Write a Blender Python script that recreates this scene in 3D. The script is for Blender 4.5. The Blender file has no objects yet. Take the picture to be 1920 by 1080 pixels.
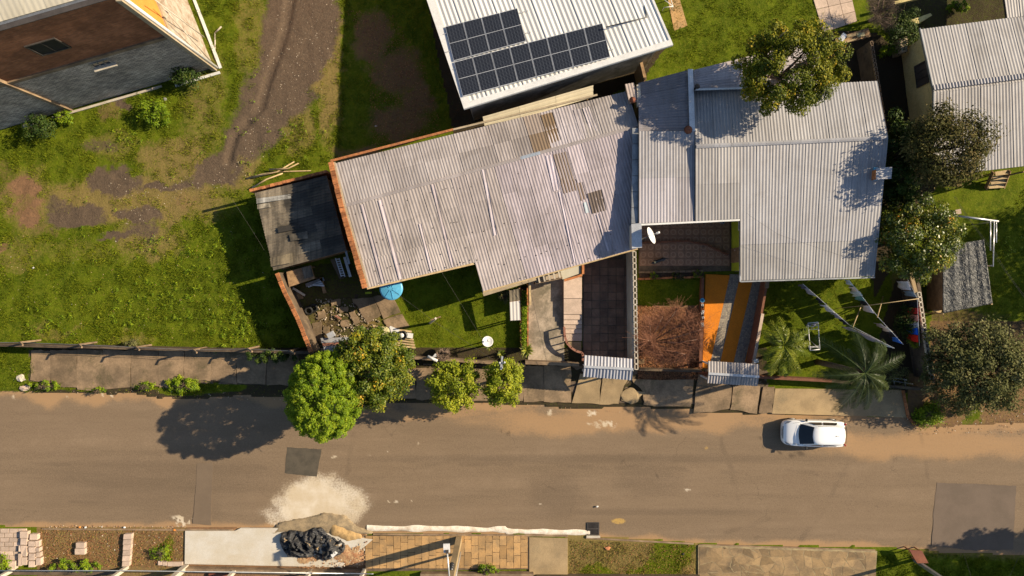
import bpy, bmesh, math, random
import numpy as np
from mathutils import Vector, Matrix, noise as mnoise

R = math.radians
S = bpy.context.scene
COL = S.collection
random.seed(7)
rng = np.random.default_rng(7)

# ------------------------------------------------------------------ camera, sky, sun, exposure
H = 44.0            # flying height of the camera
K = 30.0            # photo pixels (1920 wide) per metre on the ground
cam_d = bpy.data.cameras.new('camera'); cam = bpy.data.objects.new('camera', cam_d); COL.objects.link(cam)
cam.location = (0, 0, H); cam.rotation_euler = (0, 0, 0)
cam_d.sensor_width = 36; cam_d.lens = 36 * H / (1920 / K); cam_d.clip_start = 1; cam_d.clip_end = 2000
S.camera = cam
SUN_EL, SUN_ROT = R(30), R(75)
w = bpy.data.worlds.new('World'); S.world = w; w.use_nodes = True
nt = w.node_tree; bg = nt.nodes['Background']; sky = nt.nodes.new('ShaderNodeTexSky')
sky.sky_type = 'NISHITA'; sky.sun_disc = False; sky.sun_elevation = SUN_EL; sky.sun_rotation = SUN_ROT
sky.dust_density = 0.6
nt.links.new(sky.outputs[0], bg.inputs[0]); bg.inputs[1].default_value = 0.075
sd = bpy.data.lights.new('sun', 'SUN'); sun = bpy.data.objects.new('sun', sd); COL.objects.link(sun)
sd.energy = 5.0; sd.angle = R(0.5); sd.color = (1.0, 0.84, 0.60)
ld = Vector((-math.cos(SUN_EL) * math.sin(SUN_ROT), -math.cos(SUN_EL) * math.cos(SUN_ROT), -math.sin(SUN_EL)))
sun.rotation_euler = ld.to_track_quat('-Z', 'Y').to_euler(); sun.location = (40, 10, 40)
S.view_settings.view_transform = 'Standard'; S.view_settings.look = 'None'
S.view_settings.exposure = 0.86; S.view_settings.gamma = 1.0
S.render.engine = 'CYCLES'

# ------------------------------------------------------------------ helpers
def P(px, py, z=0.0):
    """world point at height z that the photo shows at pixel px, py"""
    f = (H - z) / H
    return Vector(((px - 960) / K * f, (540 - py) / K * f, z))

ORG = {}
def tag(o, label=None, cat=None, group=None, kind=None):
    if label: o['label'] = label
    if cat: o['category'] = cat
    if group: o['group'] = group
    if kind: o['kind'] = kind
    return o
def thing(name, loc, label, cat, group=None):
    o = bpy.data.objects.new(name, None); COL.objects.link(o)
    o.location = loc; o.empty_display_size = .3; ORG[o] = Vector(loc)
    return tag(o, label, cat, group)
class MB:
    def __init__(s): s.v = []; s.f = []; s.sm = []; s.mi = []
    def add(s, vs, fs, smooth=False, mi=0):
        n = len(s.v); s.v += [tuple(a) for a in vs]
        for f in fs: s.f.append([n + i for i in f]); s.sm.append(smooth); s.mi.append(mi)
        return s
    def box(s, c, sx, sy, sz, rot=0.0, mi=0):
        """c = centre of the bottom face"""
        ca, sa = math.cos(rot), math.sin(rot); vs = []
        for z in (0, sz):
            for x, y in ((-1, -1), (1, -1), (1, 1), (-1, 1)):
                a, b = x * sx / 2, y * sy / 2
                vs.append((c[0] + a * ca - b * sa, c[1] + a * sa + b * ca, c[2] + z))
        return s.add(vs, [(3, 2, 1, 0), (4, 5, 6, 7), (0, 1, 5, 4), (1, 2, 6, 5), (2, 3, 7, 6), (3, 0, 4, 7)], mi=mi)
    def prism(s, poly, z0, z1, mi=0):
        """poly: list of xy(z) ccw or cw; z1 may be a list per vertex"""
        n = len(poly)
        a = sum(poly[i][0] * poly[(i + 1) % n][1] - poly[(i + 1) % n][0] * poly[i][1] for i in range(n))
        idx = list(range(n)) if a > 0 else list(range(n))[::-1]
        zt = z1 if isinstance(z1, (list, tuple)) else [z1] * n
        zb = z0 if isinstance(z0, (list, tuple)) else [z0] * n
        vs = [(poly[i][0], poly[i][1], zb[i]) for i in idx] + [(poly[i][0], poly[i][1], zt[i]) for i in idx]
        return s.add(vs, [tuple(range(n))[::-1], tuple(range(n, 2 * n))] + [(i, (i + 1) % n, n + (i + 1) % n, n + i) for i in range(n)], mi=mi)
    def beam(s, p, q, w_, h_, up=Vector((0, 0, 1)), mi=0):
        p, q = Vector(p), Vector(q); d = (q - p).normalized()
        if abs(d.dot(up)) > .98: up = Vector((1, 0, 0))
        u = d.cross(up).normalized() * w_ / 2; v = u.cross(d).normalized() * h_ / 2
        vs = [p - u - v, p + u - v, p + u + v, p - u + v, q - u - v, q + u - v, q + u + v, q - u + v]
        return s.add(vs, [(3, 2, 1, 0), (4, 5, 6, 7), (0, 1, 5, 4), (1, 2, 6, 5), (2, 3, 7, 6), (3, 0, 4, 7)], mi=mi)
    def tube(s, pts, rad, n=6, cap=True, mi=0):
        pts = [Vector(p) for p in pts]; rad = rad if isinstance(rad, (list, tuple)) else [rad] * len(pts)
        vs = []; fs = []
        for i, p in enumerate(pts):
            d = (pts[min(i + 1, len(pts) - 1)] - pts[max(i - 1, 0)]).normalized()
            u = d.cross(Vector((0, 0, 1)) if abs(d.z) < .95 else Vector((1, 0, 0))).normalized(); v = d.cross(u)
            for k in range(n):
                a = 2 * math.pi * k / n; vs.append(p + (u * math.cos(a) + v * math.sin(a)) * rad[i])
        for i in range(len(pts) - 1):
            for k in range(n):
                fs.append((i * n + k, i * n + (k + 1) % n, (i + 1) * n + (k + 1) % n, (i + 1) * n + k))
        if cap: fs += [tuple(range(n))[::-1], tuple(range((len(pts) - 1) * n, len(pts) * n))]
        return s.add(vs, fs, smooth=n > 4, mi=mi)
    def lathe(s, c, prof, n=20, mi=0, axis=None):
        """prof: (radius, height) from c upward"""
        vs = []; fs = []
        for r, z in prof:
            for k in range(n):
                a = 2 * math.pi * k / n; vs.append(Vector((r * math.cos(a), r * math.sin(a), z)))
        m = axis.to_track_quat('Z', 'Y').to_matrix() if axis else Matrix.Identity(3)
        vs = [Vector(c) + m @ a for a in vs]
        for i in range(len(prof) - 1):
            for k in range(n): fs.append((i * n + k, i * n + (k + 1) % n, (i + 1) * n + (k + 1) % n, (i + 1) * n + k))
        fs += [tuple(range(n))[::-1], tuple(range((len(prof) - 1) * n, len(prof) * n))]
        return s.add(vs, fs, smooth=True, mi=mi)
    def build(s, name, mat, parent=None, local=False, bevel=0.0, color=None, smooth=None):
        me = bpy.data.meshes.new(name)
        o = bpy.data.objects.new(name, me)
        off = Vector((0, 0, 0))
        if parent is not None:
            off = ORG.get(parent, Vector((0, 0, 0))); o.parent = parent
        if local: off = Vector((0, 0, 0))
        ORG[o] = ORG.get(parent, Vector((0, 0, 0))) if parent is not None else Vector((0, 0, 0))
        me.from_pydata([(a[0] - off[0], a[1] - off[1], a[2] - off[2]) for a in s.v], [], s.f)
        me.polygons.foreach_set('use_smooth', s.sm if smooth is None else [smooth] * len(s.f))
        for m in (mat if isinstance(mat, (list, tuple)) else [mat]): me.materials.append(m)
        if isinstance(mat, (list, tuple)): me.polygons.foreach_set('material_index', s.mi)
        me.update()
        if bevel:
            b = o.modifiers.new('bevel', 'BEVEL'); b.width = bevel; b.segments = 2; b.limit_method = 'ANGLE'
        if color: o.color = (*color, 1)
        COL.objects.link(o)
        return o
def top(o, label, cat, group=None, kind=None):
    """turn a single mesh into a top-level thing with its origin at its base"""
    me = o.data; n = len(me.vertices); co = np.empty(n * 3, dtype=np.float32); me.vertices.foreach_get('co', co)
    co = co.reshape(-1, 3); c = Vector(((co[:, 0].min() + co[:, 0].max()) / 2, (co[:, 1].min() + co[:, 1].max()) / 2, co[:, 2].min()))
    co -= np.array(c, dtype=np.float32); me.vertices.foreach_set('co', co.ravel()); me.update(); o.location = c; ORG[o] = c
    return tag(o, label, cat, group, kind)
def np_mesh(name, V, F, mat, parent=None, attrs=None, smooth=False):
    """V (n,3); F (m,k) numpy -> object"""
    off = np.array(ORG.get(parent, Vector((0, 0, 0))) if parent is not None else (0, 0, 0), dtype=np.float64)
    me = bpy.data.meshes.new(name); k = F.shape[1]
    me.vertices.add(len(V)); me.vertices.foreach_set('co', (V - off).astype(np.float32).ravel())
    me.loops.add(F.size); me.loops.foreach_set('vertex_index', F.astype(np.int32).ravel())
    me.polygons.add(len(F)); me.polygons.foreach_set('loop_start', np.arange(0, F.size, k, dtype=np.int32))
    me.polygons.foreach_set('loop_total', np.full(len(F), k, dtype=np.int32))
    me.polygons.foreach_set('use_smooth', np.full(len(F), smooth))
    me.update(calc_edges=True)
    for an, (ty, dat) in (attrs or {}).items():
        at = me.attributes.new(an, ty, 'POINT')
        at.data.foreach_set('color' if ty == 'FLOAT_COLOR' else 'value', np.asarray(dat, dtype=np.float32).ravel())
    me.materials.append(mat)
    o = bpy.data.objects.new(name, me); COL.objects.link(o)
    if parent is not None: o.parent = parent
    ORG[o] = Vector(off)
    return o

# numpy value noise
_L = np.random.default_rng(99).random((8, 256, 256))
def vn(x, y, sc, seed=0):
    x = np.asarray(x, dtype=np.float64) * sc + 57.3 * seed + 1000; y = np.asarray(y, dtype=np.float64) * sc + 31.7 * seed + 1000
    xi = np.floor(x).astype(int); yi = np.floor(y).astype(int); fx = x - xi; fy = y - yi
    fx = fx * fx * (3 - 2 * fx); fy = fy * fy * (3 - 2 * fy); L = _L[seed % 8]
    g = lambda a, b: L[a & 255, b & 255]
    return (g(xi, yi) * (1 - fx) + g(xi + 1, yi) * fx) * (1 - fy) + (g(xi, yi + 1) * (1 - fx) + g(xi + 1, yi + 1) * fx) * fy
def fbm(x, y, sc, seed=0, o=4):
    t = 0; a = .5; n = 0
    for i in range(o): t = t + a * vn(x, y, sc * 2 ** i, seed + i); n += a; a *= .55
    return t / n
def sst(a, b, x): t = np.clip((x - a) / (b - a), 0, 1); return t * t * (3 - 2 * t)
def inpoly(px, py, poly):
    r = np.zeros(np.shape(px), bool); n = len(poly)
    for i in range(n):
        x1, y1 = poly[i]; x2, y2 = poly[(i + 1) % n]
        c = ((y1 > py) != (y2 > py)) & (px < (x2 - x1) * (py - y1) / ((y2 - y1) or 1e-9) + x1)
        r ^= c
    return r
def segd(px, py, pts):
    """distance (px) to a polyline with radii: pts (x,y,r) -> signed distance"""
    d = np.full(np.shape(px), 1e9)
    for (x1, y1, r1), (x2, y2, r2) in zip(pts[:-1], pts[1:]):
        l = (x2 - x1) ** 2 + (y2 - y1) ** 2 or 1e-9
        t = np.clip(((px - x1) * (x2 - x1) + (py - y1) * (y2 - y1)) / l, 0, 1)
        d = np.minimum(d, np.hypot(px - x1 - t * (x2 - x1), py - y1 - t * (y2 - y1)) - (r1 + t * (r2 - r1)))
    return d

# ------------------------------------------------------------------ materials
class G:
    """tiny node helper"""
    def __init__(s, name):
        s.m = bpy.data.materials.new(name); s.m.use_nodes = True; s.t = s.m.node_tree
        s.b = s.t.nodes['Principled BSDF']; s.out = s.t.nodes['Material Output']
        s.pos = s.t.nodes.new('ShaderNodeNewGeometry').outputs['Position']
    def n(s, t, **k):
        nd = s.t.nodes.new(t)
        for a, v in k.items():
            if a.startswith('_'): setattr(nd, a[1:], v)
        return nd
    def put(s, sock, v):
        if isinstance(v, bpy.types.NodeSocket): s.t.links.new(v, sock)
        elif isinstance(v, (tuple, list)) and len(v) == 3 and sock.type == 'RGBA': sock.default_value = (*v, 1)
        else: sock.default_value = v
    def noise(s, sc, det=4, rough=.6, vec=None, dist=0):
        nd = s.n('ShaderNodeTexNoise'); s.put(nd.inputs['Vector'], vec or s.pos)
        nd.inputs['Scale'].default_value = sc; nd.inputs['Detail'].default_value = det; nd.inputs['Roughness'].default_value = rough
        nd.inputs['Distortion'].default_value = dist
        return nd.outputs[0]
    def vec(s, sx, sy, sz, rot=0, vec=None):
        nd = s.n('ShaderNodeMapping'); s.put(nd.inputs['Vector'], vec or s.pos); nd.inputs['Scale'].default_value = (sx, sy, sz)
        nd.inputs['Rotation'].default_value = (0, 0, rot); return nd.outputs[0]
    def mr(s, v, a, b, c=0., d=1., smooth=True):
        nd = s.n('ShaderNodeMapRange'); nd.interpolation_type = 'SMOOTHSTEP' if smooth else 'LINEAR'
        s.put(nd.inputs[0], v)
        for i, x in enumerate((a, b, c, d)): s.put(nd.inputs[i + 1], x)
        return nd.outputs[0]
    def math(s, op, a, b=0.):
        nd = s.n('ShaderNodeMath'); nd.operation = op; s.put(nd.inputs[0], a); s.put(nd.inputs[1], b); return nd.outputs[0]
    def mix(s, f, a, b, mode='MIX'):
        nd = s.n('ShaderNodeMix'); nd.data_type = 'RGBA'; nd.blend_type = mode; nd.clamp_factor = True
        s.put(nd.inputs[0], f); s.put(nd.inputs[6], a); s.put(nd.inputs[7], b); return nd.outputs[2]
    def attr(s, name):
        nd = s.n('ShaderNodeAttribute'); nd.attribute_name = name; return nd
    def bump(s, h, st=.3, dist=.02):
        nd = s.n('ShaderNodeBump'); s.put(nd.inputs['Height'], h); nd.inputs['Strength'].default_value = st; nd.inputs['Distance'].default_value = dist
        s.t.links.new(nd.outputs[0], s.b.inputs['Normal']); return nd
    def fin(s, col, rough=.9, spec=.25, metal=0.):
        s.put(s.b.inputs['Base Color'], col); s.put(s.b.inputs['Roughness'], rough)
        s.b.inputs['Specular IOR Level'].default_value = spec; s.b.inputs['Metallic'].default_value = metal
        return s.m
def pm(name, c1, c2=None, sc=1.5, rough=.85, bump=.3, bs=30, spec=.25, metal=0., rand=.15, dirt=None, dirt_amt=.5, objcol=False, bd=.01):
    g = G(name); c2 = c2 or tuple(x * .7 for x in c1)
    f = g.mr(g.noise(sc, 6, .65), .35, .65)
    col = g.mix(f, c1, c2)
    if dirt:
        d = g.mr(g.noise(sc * .6 + .2, 8, .75, dist=.5), .5, .72)
        col = g.mix(g.math('MULTIPLY', d, dirt_amt), col, dirt)
    sp = g.mr(g.noise(bs * .7, 3, .7), .3, .7, .86, 1.12)
    col = g.mix(1., col, sp, 'MULTIPLY') if False else g.mix(1., col, g_gray(g, sp), 'MULTIPLY')
    oi = g.n('ShaderNodeObjectInfo')
    if rand: col = g.mix(1., col, g_gray(g, g.mr(oi.outputs['Random'], 0, 1, 1 - rand, 1 + rand, False)), 'MULTIPLY')
    if objcol: col = g.mix(1., col, oi.outputs['Color'], 'MULTIPLY')
    if bump: g.bump(g.noise(bs, 5, .7), bump, bd)
    return g.fin(col, rough, spec, metal)
def g_gray(g, v):
    nd = g.n('ShaderNodeCombineColor')
    for i in range(3): g.put(nd.inputs[i], v)
    return nd.outputs[0]
M = {}
M['roof'] = None
def roof_mat(name, c, rough=.7, metal=0., spec=.3, stain=(.12, .10, .085), samt=.45):
    g = G(name); oi = g.n('ShaderNodeObjectInfo')
    col = g.mix(1., c, oi.outputs['Color'], 'MULTIPLY')
    big = g.mr(g.noise(.35, 5, .7, dist=.6), .4, .75)
    strk = g.mr(g.noise(1., 5, .7, vec=g.vec(2.6, .35, 1, R(-8))), .35, .75)
    col = g.mix(g.math('MULTIPLY', strk, samt * .8), col, stain)
    col = g.mix(g.math('MULTIPLY', big, samt), col, stain)
    rib_ = g.mr(g.noise(1., 4, .8, vec=g.vec(7, .22, 1, R(-3))), .5, .72)
    col = g.mix(g.math('MULTIPLY', rib_, samt * .8), col, stain)
    fine = g.mr(g.noise(5, 8, .8), .5, .8)
    col = g.mix(g.math('MULTIPLY', fine, samt * .7), col, stain)
    lic = g.mr(g.noise(14, 3, .7), .66, .74)
    col = g.mix(g.math('MULTIPLY', lic, .5), col, (.06, .055, .045))
    col = g.mix(1., col, g_gray(g, g.mr(oi.outputs['Random'], 0, 1, .88, 1.08, False)), 'MULTIPLY')
    g.bump(g.noise(60, 4, .7), .25, .006)
    return g.fin(col, rough, spec, metal)
M['fibre'] = roof_mat('fibre cement roof', (.395, .356, .36), samt=.42)
M['fibre_old'] = roof_mat('old dark fibre cement', (.22, .195, .16), stain=(.03, .027, .022), samt=1.)
M['zinc'] = roof_mat('galvanised roof', (.35, .34, .35), rough=.6, metal=.1, samt=.32)
M['white_roof'] = roof_mat('white metal roof', (.64, .63, .60), rough=.45, samt=.06, stain=(.5, .48, .4))
M['cream_roof'] = roof_mat('cream metal roof', (.50, .46, .37), rough=.5, samt=.2, stain=(.25, .22, .15))
M['brick'] = pm('terracotta brick', (.42, .165, .06), (.25, .095, .04), sc=5, bump=.5, bs=25, rand=.35, dirt=(.12, .07, .04), dirt_amt=.6)
M['redwood'] = pm('red painted wood', (.20, .085, .05), (.14, .06, .035), sc=5, rand=.1)
M['concrete'] = pm('weathered concrete', (.28, .195, .12), (.16, .11, .07), sc=1.2, dirt=(.07, .055, .04), dirt_amt=.75, rand=.12, bs=45)
M['concrete_m'] = pm('mossy worn pavement', (.26, .18, .11), (.14, .10, .062), sc=.8, dirt=(.055, .05, .022), dirt_amt=.9, rand=.2, bs=14, bump=.5)
M['concrete_l'] = pm('pale concrete', (.50, .45, .37), (.42, .36, .29), sc=1.5, dirt=(.32, .24, .16), dirt_amt=.4, rand=.06, bump=.15)
M['concrete_d'] = pm('dark stained concrete', (.15, .108, .07), (.08, .057, .04), sc=.9, dirt=(.03, .027, .024), dirt_amt=.8, rand=.1)
M['tan_slab'] = pm('tan slab', (.34, .245, .135), (.25, .18, .10), sc=.8, dirt=(.14, .12, .08), dirt_amt=.5, rand=.06)
M['tile_tan'] = pm('orange tan paving tile', (.42, .25, .105), (.30, .19, .09), sc=1.8, dirt=(.16, .12, .07), dirt_amt=.6, rand=.2, bump=.2)
M['paver'] = pm('pink beige paver', (.50, .38, .30), (.42, .32, .25), sc=3, rand=.18, bump=.2)
M['flag'] = pm('flagstone', (.30, .20, .10), (.18, .125, .07), sc=.9, dirt=(.09, .068, .045), dirt_amt=.85, rand=.25, bump=.35)
M['white'] = pm('white painted metal', (.66, .65, .63), (.58, .57, .55), rand=0, bump=.05, rough=.45, spec=.5)
M['plaster_w'] = pm('aged white plaster', (.44, .38, .31), (.30, .23, .17), sc=2, dirt=(.17, .085, .04), dirt_amt=.85, rand=0, bs=12)
M['steel'] = pm('grey steel', (.33, .34, .35), (.22, .23, .24), rand=.05, bump=.1, rough=.45, metal=.6)
M['alu'] = pm('aluminium', (.62, .62, .62), (.5, .5, .5), rand=.0, bump=.05, rough=.35, metal=.5)
M['wood'] = pm('weathered wood', (.30, .19, .10), (.19, .12, .065), sc=4, rand=.25, bump=.5)
M['wood_l'] = pm('pale timber', (.48, .36, .20), (.36, .26, .14), sc=4, rand=.2, bump=.4)
M['bark'] = pm('bark', (.13, .095, .065), (.07, .05, .035), sc=6, rand=.1, bump=.8, bs=20, bd=.03)
M['bark_pale'] = pm('pale bare bark', (.30, .22, .17), (.20, .13, .10), sc=6, rand=.1, bump=.4)
M['twig'] = pm('reddish twigs', (.24, .105, .06), (.16, .07, .04), sc=4, rand=.0, bump=0)
M['glass'] = pm('dark window glass', (.02, .022, .025), (.012, .014, .016), rand=0, bump=0, rough=.08, spec=.6)
M['frame_d'] = pm('dark frame', (.07, .06, .055), rand=0, bump=.1, rough=.5)
M['rubber'] = pm('black rubber', (.02, .02, .02), rand=0, bump=.2, rough=.7)
M['rust'] = pm('rusty red paint', (.21, .075, .04), (.15, .05, .03), rand=0, bump=.2, rough=.6)
M['yellow_wall'] = pm('yellow rendered wall', (.60, .50, .24), (.50, .41, .18), sc=.7, rand=0, dirt=(.28, .24, .10), dirt_amt=.45, bs=15)
M['lime'] = pm('lime green render', (.42, .47, .03), (.33, .38, .025), sc=1, rand=0, dirt=(.2, .22, .03), dirt_amt=.3)
M['grey_wall'] = pm('soot stained render', (.30, .28, .25), (.15, .14, .125), sc=.8, rand=0, dirt=(.045, .042, .04), dirt_amt=.85, bs=12)
M['beige_wall'] = pm('beige render', (.40, .32, .22), (.30, .24, .16), sc=1, rand=0, dirt=(.15, .11, .07), dirt_amt=.4)
M['orange_wall'] = pm('orange painted wall', (.66, .25, .05), (.58, .21, .04), sc=1, rand=0, bump=.15)
M['soil'] = pm('dark garden soil', (.07, .045, .028), (.045, .03, .02), sc=4, rand=0, bump=1., bs=12, bd=.05)
M['blue_p'] = pm('blue plastic', (.10, .38, .60), (.08, .32, .52), rand=0, bump=.05, rough=.4, spec=.4)
M['cream_p'] = pm('cream plastic', (.62, .54, .30), rand=0, bump=.1, rough=.5)
M['black_p'] = pm('black plastic', (.028, .028, .03), (.02, .02, .022), rand=0, bump=.1, rough=.35, spec=.5)
M['terra'] = pm('terracotta pot', (.42, .17, .08), rand=.2, bump=.1)
M['sandg'] = pm('grey sand mix', (.30, .225, .135), (.20, .155, .10), sc=3, rand=0, bump=.8, bs=20, bd=.03)
M['sandy'] = pm('yellow sand', (.46, .30, .13), (.34, .22, .10), sc=3, rand=0, bump=.6, bs=25, bd=.02)
M['rubble'] = pm('broken rubble', (.52, .38, .26), (.40, .22, .12), sc=6, rand=.1, bump=.4)
def cloth_mat(name, c): return pm(name, c, tuple(x * .85 for x in c), sc=3, rand=0, bump=.3, bs=10, rough=.9)
def tarp_mat(name, c, spots=None):
    g = G(name)
    f = g.mr(g.noise(3, 6, .7), .4, .62)
    col = g.mix(f, c, tuple(x * 1.6 + .012 for x in c))
    if spots: col = g.mix(g.mr(g.noise(1.9, 5, .6, dist=.8), .60, .66), col, spots)
    a = g.n('ShaderNodeTexNoise'); a.inputs['Scale'].default_value = 4.5; a.inputs['Detail'].default_value = 6; a.inputs['Distortion'].default_value = 1.2
    g.put(a.inputs['Vector'], g.pos)
    g.bump(a.outputs[0], 1., .12)
    return g.fin(col, .5, .4)
M['tarp'] = tarp_mat('black plastic sheet', (.022, .022, .024), (.34, .24, .13))
M['tarp2'] = tarp_mat('black shed tarp', (.035, .036, .036))
# stone-dressed and brick far wall materials
def course_mat(name, c1, c2, cm, sx, sy):
    g = G(name); u = g.attr('uvw').outputs['Vector']
    b = g.n('ShaderNodeTexBrick'); g.put(b.inputs['Vector'], u); g.put(b.inputs['Color1'], c1); g.put(b.inputs['Color2'], c2); g.put(b.inputs['Mortar'], cm)
    b.inputs['Scale'].default_value = 1; b.inputs['Brick Width'].default_value = sx; b.inputs['Row Height'].default_value = sy
    b.inputs['Mortar Size'].default_value = .012; b.inputs['Bias'].default_value = 0.
    f = g.mr(g.noise(.8, 6, .7), .35, .7, .7, 1.2)
    col = g.mix(1., b.outputs[0], g_gray(g, f), 'MULTIPLY')
    nd = g.bump(b.outputs['Fac'], .6, .02); nd.invert = True
    return g.fin(col, .95, .1)

# ------------------------------------------------------------------ ground masks (photo pixel space of z=0)
ROAD_T = ([-700, 0, 120, 250, 300, 345, 440, 560, 680, 760, 1000, 1075, 1200, 1300, 1345, 1410, 1430, 1700, 1720, 1760, 1800, 1920, 2700],
          [732, 734, 736, 738, 746, 748, 742, 748, 757, 755, 758, 768, 762, 768, 776, 776, 776, 781, 800, 805, 800, 792, 790])
ROAD_B = ([-700, 0, 350, 480, 700, 1110, 1310, 1640, 1750, 1920, 2700],
          [986, 987, 989, 988, 1000, 1004, 1018, 1026, 1034, 1042, 1060])
def road_t(px): return np.interp(px, *ROAD_T)
def road_b(px): return np.interp(px, *ROAD_B)
def gheight(x, y):
    x = np.asarray(x, dtype=float); y = np.asarray(y, dtype=float); px = 960 + x * K; py = 540 - y * K
    n = (fbm(x, y, 1.3, 3) - .5)
    e = (vn(x, y, 1.1, 5) - .5) * 5
    inr = (py > road_t(px) + e) & (py < road_b(px) + e)
    lot = np.where(py < 652, np.where((px > 588) & (py > 400), .03 + n * .05, .10 + n * .12), .05 + n * .05)
    rut = segd(px, py, [(545, -200, 4), (545, 0, 4), (535, 60, 3), (498, 165, 3), (490, 200, 3), (440, 260, 2), (430, 300, 2)])
    lot = lot - .12 * (1 - sst(0, 9, rut))
    return np.where(inr, -.09, lot)
def gz(x, y): return float(gheight(x, y))
def gmasks(px, py):
    x = (px - 960) / K; y = (540 - py) / K
    wx = px + (fbm(x, y, .9, 1) - .5) * 46 + (fbm(x, y, 4, 2) - .5) * 14
    wy = py + (fbm(x, y, .9, 4) - .5) * 46 + (fbm(x, y, 4, 5) - .5) * 14
    Z = np.zeros(np.shape(px))
    dry = Z.copy(); grey = Z.copy(); red = Z.copy(); dark = Z.copy()
    def blob(a, cx, cy, rx, ry, v=1., f=.45): return np.maximum(a, v * (1 - sst(1 - f, 1 + f, np.hypot((wx - cx) / rx, (wy - cy) / ry))))
    lotm = (px < 640) & (py < 655)
    for b in ((250, 375, 200, 55, .9), (330, 300, 80, 45, .8), (60, 380, 60, 80, .7), (380, 200, 60, 130, .6), (620, 130, 30, 160, .9), (210, 275, 60, 40, .6),
              (470, 60, 40, 100, .6), (280, 455, 80, 40, .75), (20, 480, 60, 40, .6), (130, 470, 120, 30, .5), (560, 240, 40, 60, .7), (440, 320, 60, 40, .8), (100, 620, 60, 14, .6), (250, 630, 60, 14, .6)):
        dry = blob(dry, *b)
    tr = segd(wx, wy, [(575, -300, 66), (573, 0, 68), (560, 90, 66), (525, 170, 60), (485, 235, 42), (445, 290, 28), (400, 330, 14), (330, 350, 10)])
    grey = np.maximum(grey, 1 - sst(-24, 24, tr))
    for b in ((215, 345, 48, 30), (150, 405, 55, 22), (262, 408, 34, 13), (300, 352, 34, 10), (110, 385, 24, 14, .6), (400, 325, 40, 22), (225, 445, 40, 6, .8), (190, 275, 40, 12, .5), (230, 195, 14, 12, .8),
              (270, 440, 30, 22, .6)): grey = blob(grey, *b)
    for b in ((50, 355, 30, 24), (58, 402, 30, 26), (8, 470, 16, 10, .8), (8, 365, 16, 10, .6), (100, 430, 30, 14, .5), (205, 205, 26, 20, .6), (380, 200, 20, 26, .45), (350, 380, 30, 20, .5), (5, 335, 20, 40, .5)): red = blob(red, *b)
    # dead leaves in the shade right of the track
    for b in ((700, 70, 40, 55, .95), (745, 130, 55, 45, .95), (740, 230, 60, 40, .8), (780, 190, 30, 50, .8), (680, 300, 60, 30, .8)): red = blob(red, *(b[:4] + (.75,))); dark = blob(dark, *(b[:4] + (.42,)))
    off = (px > 2000) | (py < -60) | (px < -60)
    # yards
    def poly(a, p, v=1.): return np.where(inpoly(px + (wx - px) * .12, py + (wy - py) * .12, p), np.maximum(a, v), a)
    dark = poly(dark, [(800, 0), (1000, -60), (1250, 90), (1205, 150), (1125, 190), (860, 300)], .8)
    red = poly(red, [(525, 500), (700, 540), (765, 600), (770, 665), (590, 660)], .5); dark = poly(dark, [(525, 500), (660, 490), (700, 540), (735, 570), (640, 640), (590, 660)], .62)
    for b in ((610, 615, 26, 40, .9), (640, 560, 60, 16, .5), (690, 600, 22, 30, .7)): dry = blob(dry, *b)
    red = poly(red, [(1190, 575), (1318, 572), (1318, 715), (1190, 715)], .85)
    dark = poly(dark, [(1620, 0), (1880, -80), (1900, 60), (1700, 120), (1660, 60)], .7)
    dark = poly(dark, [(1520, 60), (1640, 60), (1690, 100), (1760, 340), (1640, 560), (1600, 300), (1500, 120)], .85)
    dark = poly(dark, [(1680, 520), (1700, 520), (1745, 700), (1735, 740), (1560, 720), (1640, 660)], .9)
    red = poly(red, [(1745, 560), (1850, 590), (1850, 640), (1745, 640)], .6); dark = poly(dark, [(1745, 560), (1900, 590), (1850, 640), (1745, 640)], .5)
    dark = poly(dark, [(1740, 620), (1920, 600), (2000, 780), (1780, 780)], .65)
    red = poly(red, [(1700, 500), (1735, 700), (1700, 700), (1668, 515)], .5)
    # verges north of the road
    ver = (py > 652) & (py < road_t(px) + 6)
    v1 = ver & (px > 60) & (px < 1440); dark = np.where(v1, np.maximum(dark, .75), dark); dry = np.where(v1, np.maximum(dry, .4), dry)
    red = np.where((py > 600) & (px > 1740) & (px < 2100) & (py < 812), np.maximum(red, .8), red)
    for b in ((20, 690, 46, 50), (85, 722, 34, 10), (130, 725, 30, 8), (185, 730, 20, 6), (275, 722, 26, 9), (345, 728, 50, 13), (410, 727, 50, 9)):
        k = np.clip(1 - sst(.8, 1.15, np.hypot((wx - b[0]) / b[2] * 1., (py + (wy - py) * .15 - b[1]) / b[3])), 0, 1); dark *= 1 - k; dry *= 1 - k; red *= 1 - k
    v2 = (py > 700) & (py < 812) & (px > 1700); red = np.where(v2, np.maximum(red * 0, .8 + .0 * px), red); dark = np.where(v2, .35, dark)
    for b in ((1735, 780, 28, 24), (1820, 775, 12, 28)):
        k = 1 - sst(.8, 1.2, np.hypot((wx - b[0]) / b[2], (wy - b[1]) / b[3])); dark = dark * (1 - k); red = red * (1 - k)
    # south verge
    sv = (py > road_b(px) - 4) & (py < 1082)
    red = np.where(sv & (px > 70) & (px < 350), .62, red); dry = np.where(sv & (px > 70) & (px < 350), .8, dry)
    red = np.where(sv & (px >= 350) & (px < 690), .95, red)
    dry = np.where(sv & (px > 1060) & (px < 1310), .95, dry); red = np.where(sv & (px > 1060) & (px < 1310), .12, red)
    for b in ((310, 1035, 26, 18, 1), (1262, 1040, 40, 34, 1), (1120, 1070, 40, 16, 1), (1220, 1072, 60, 14, 1)):
        k = 1 - sst(.6, 1.2, np.hypot((wx - b[0]) / b[2], (wy - b[1]) / b[3])); dry = dry * (1 - k * .8); red = red * (1 - k * .9)
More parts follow.
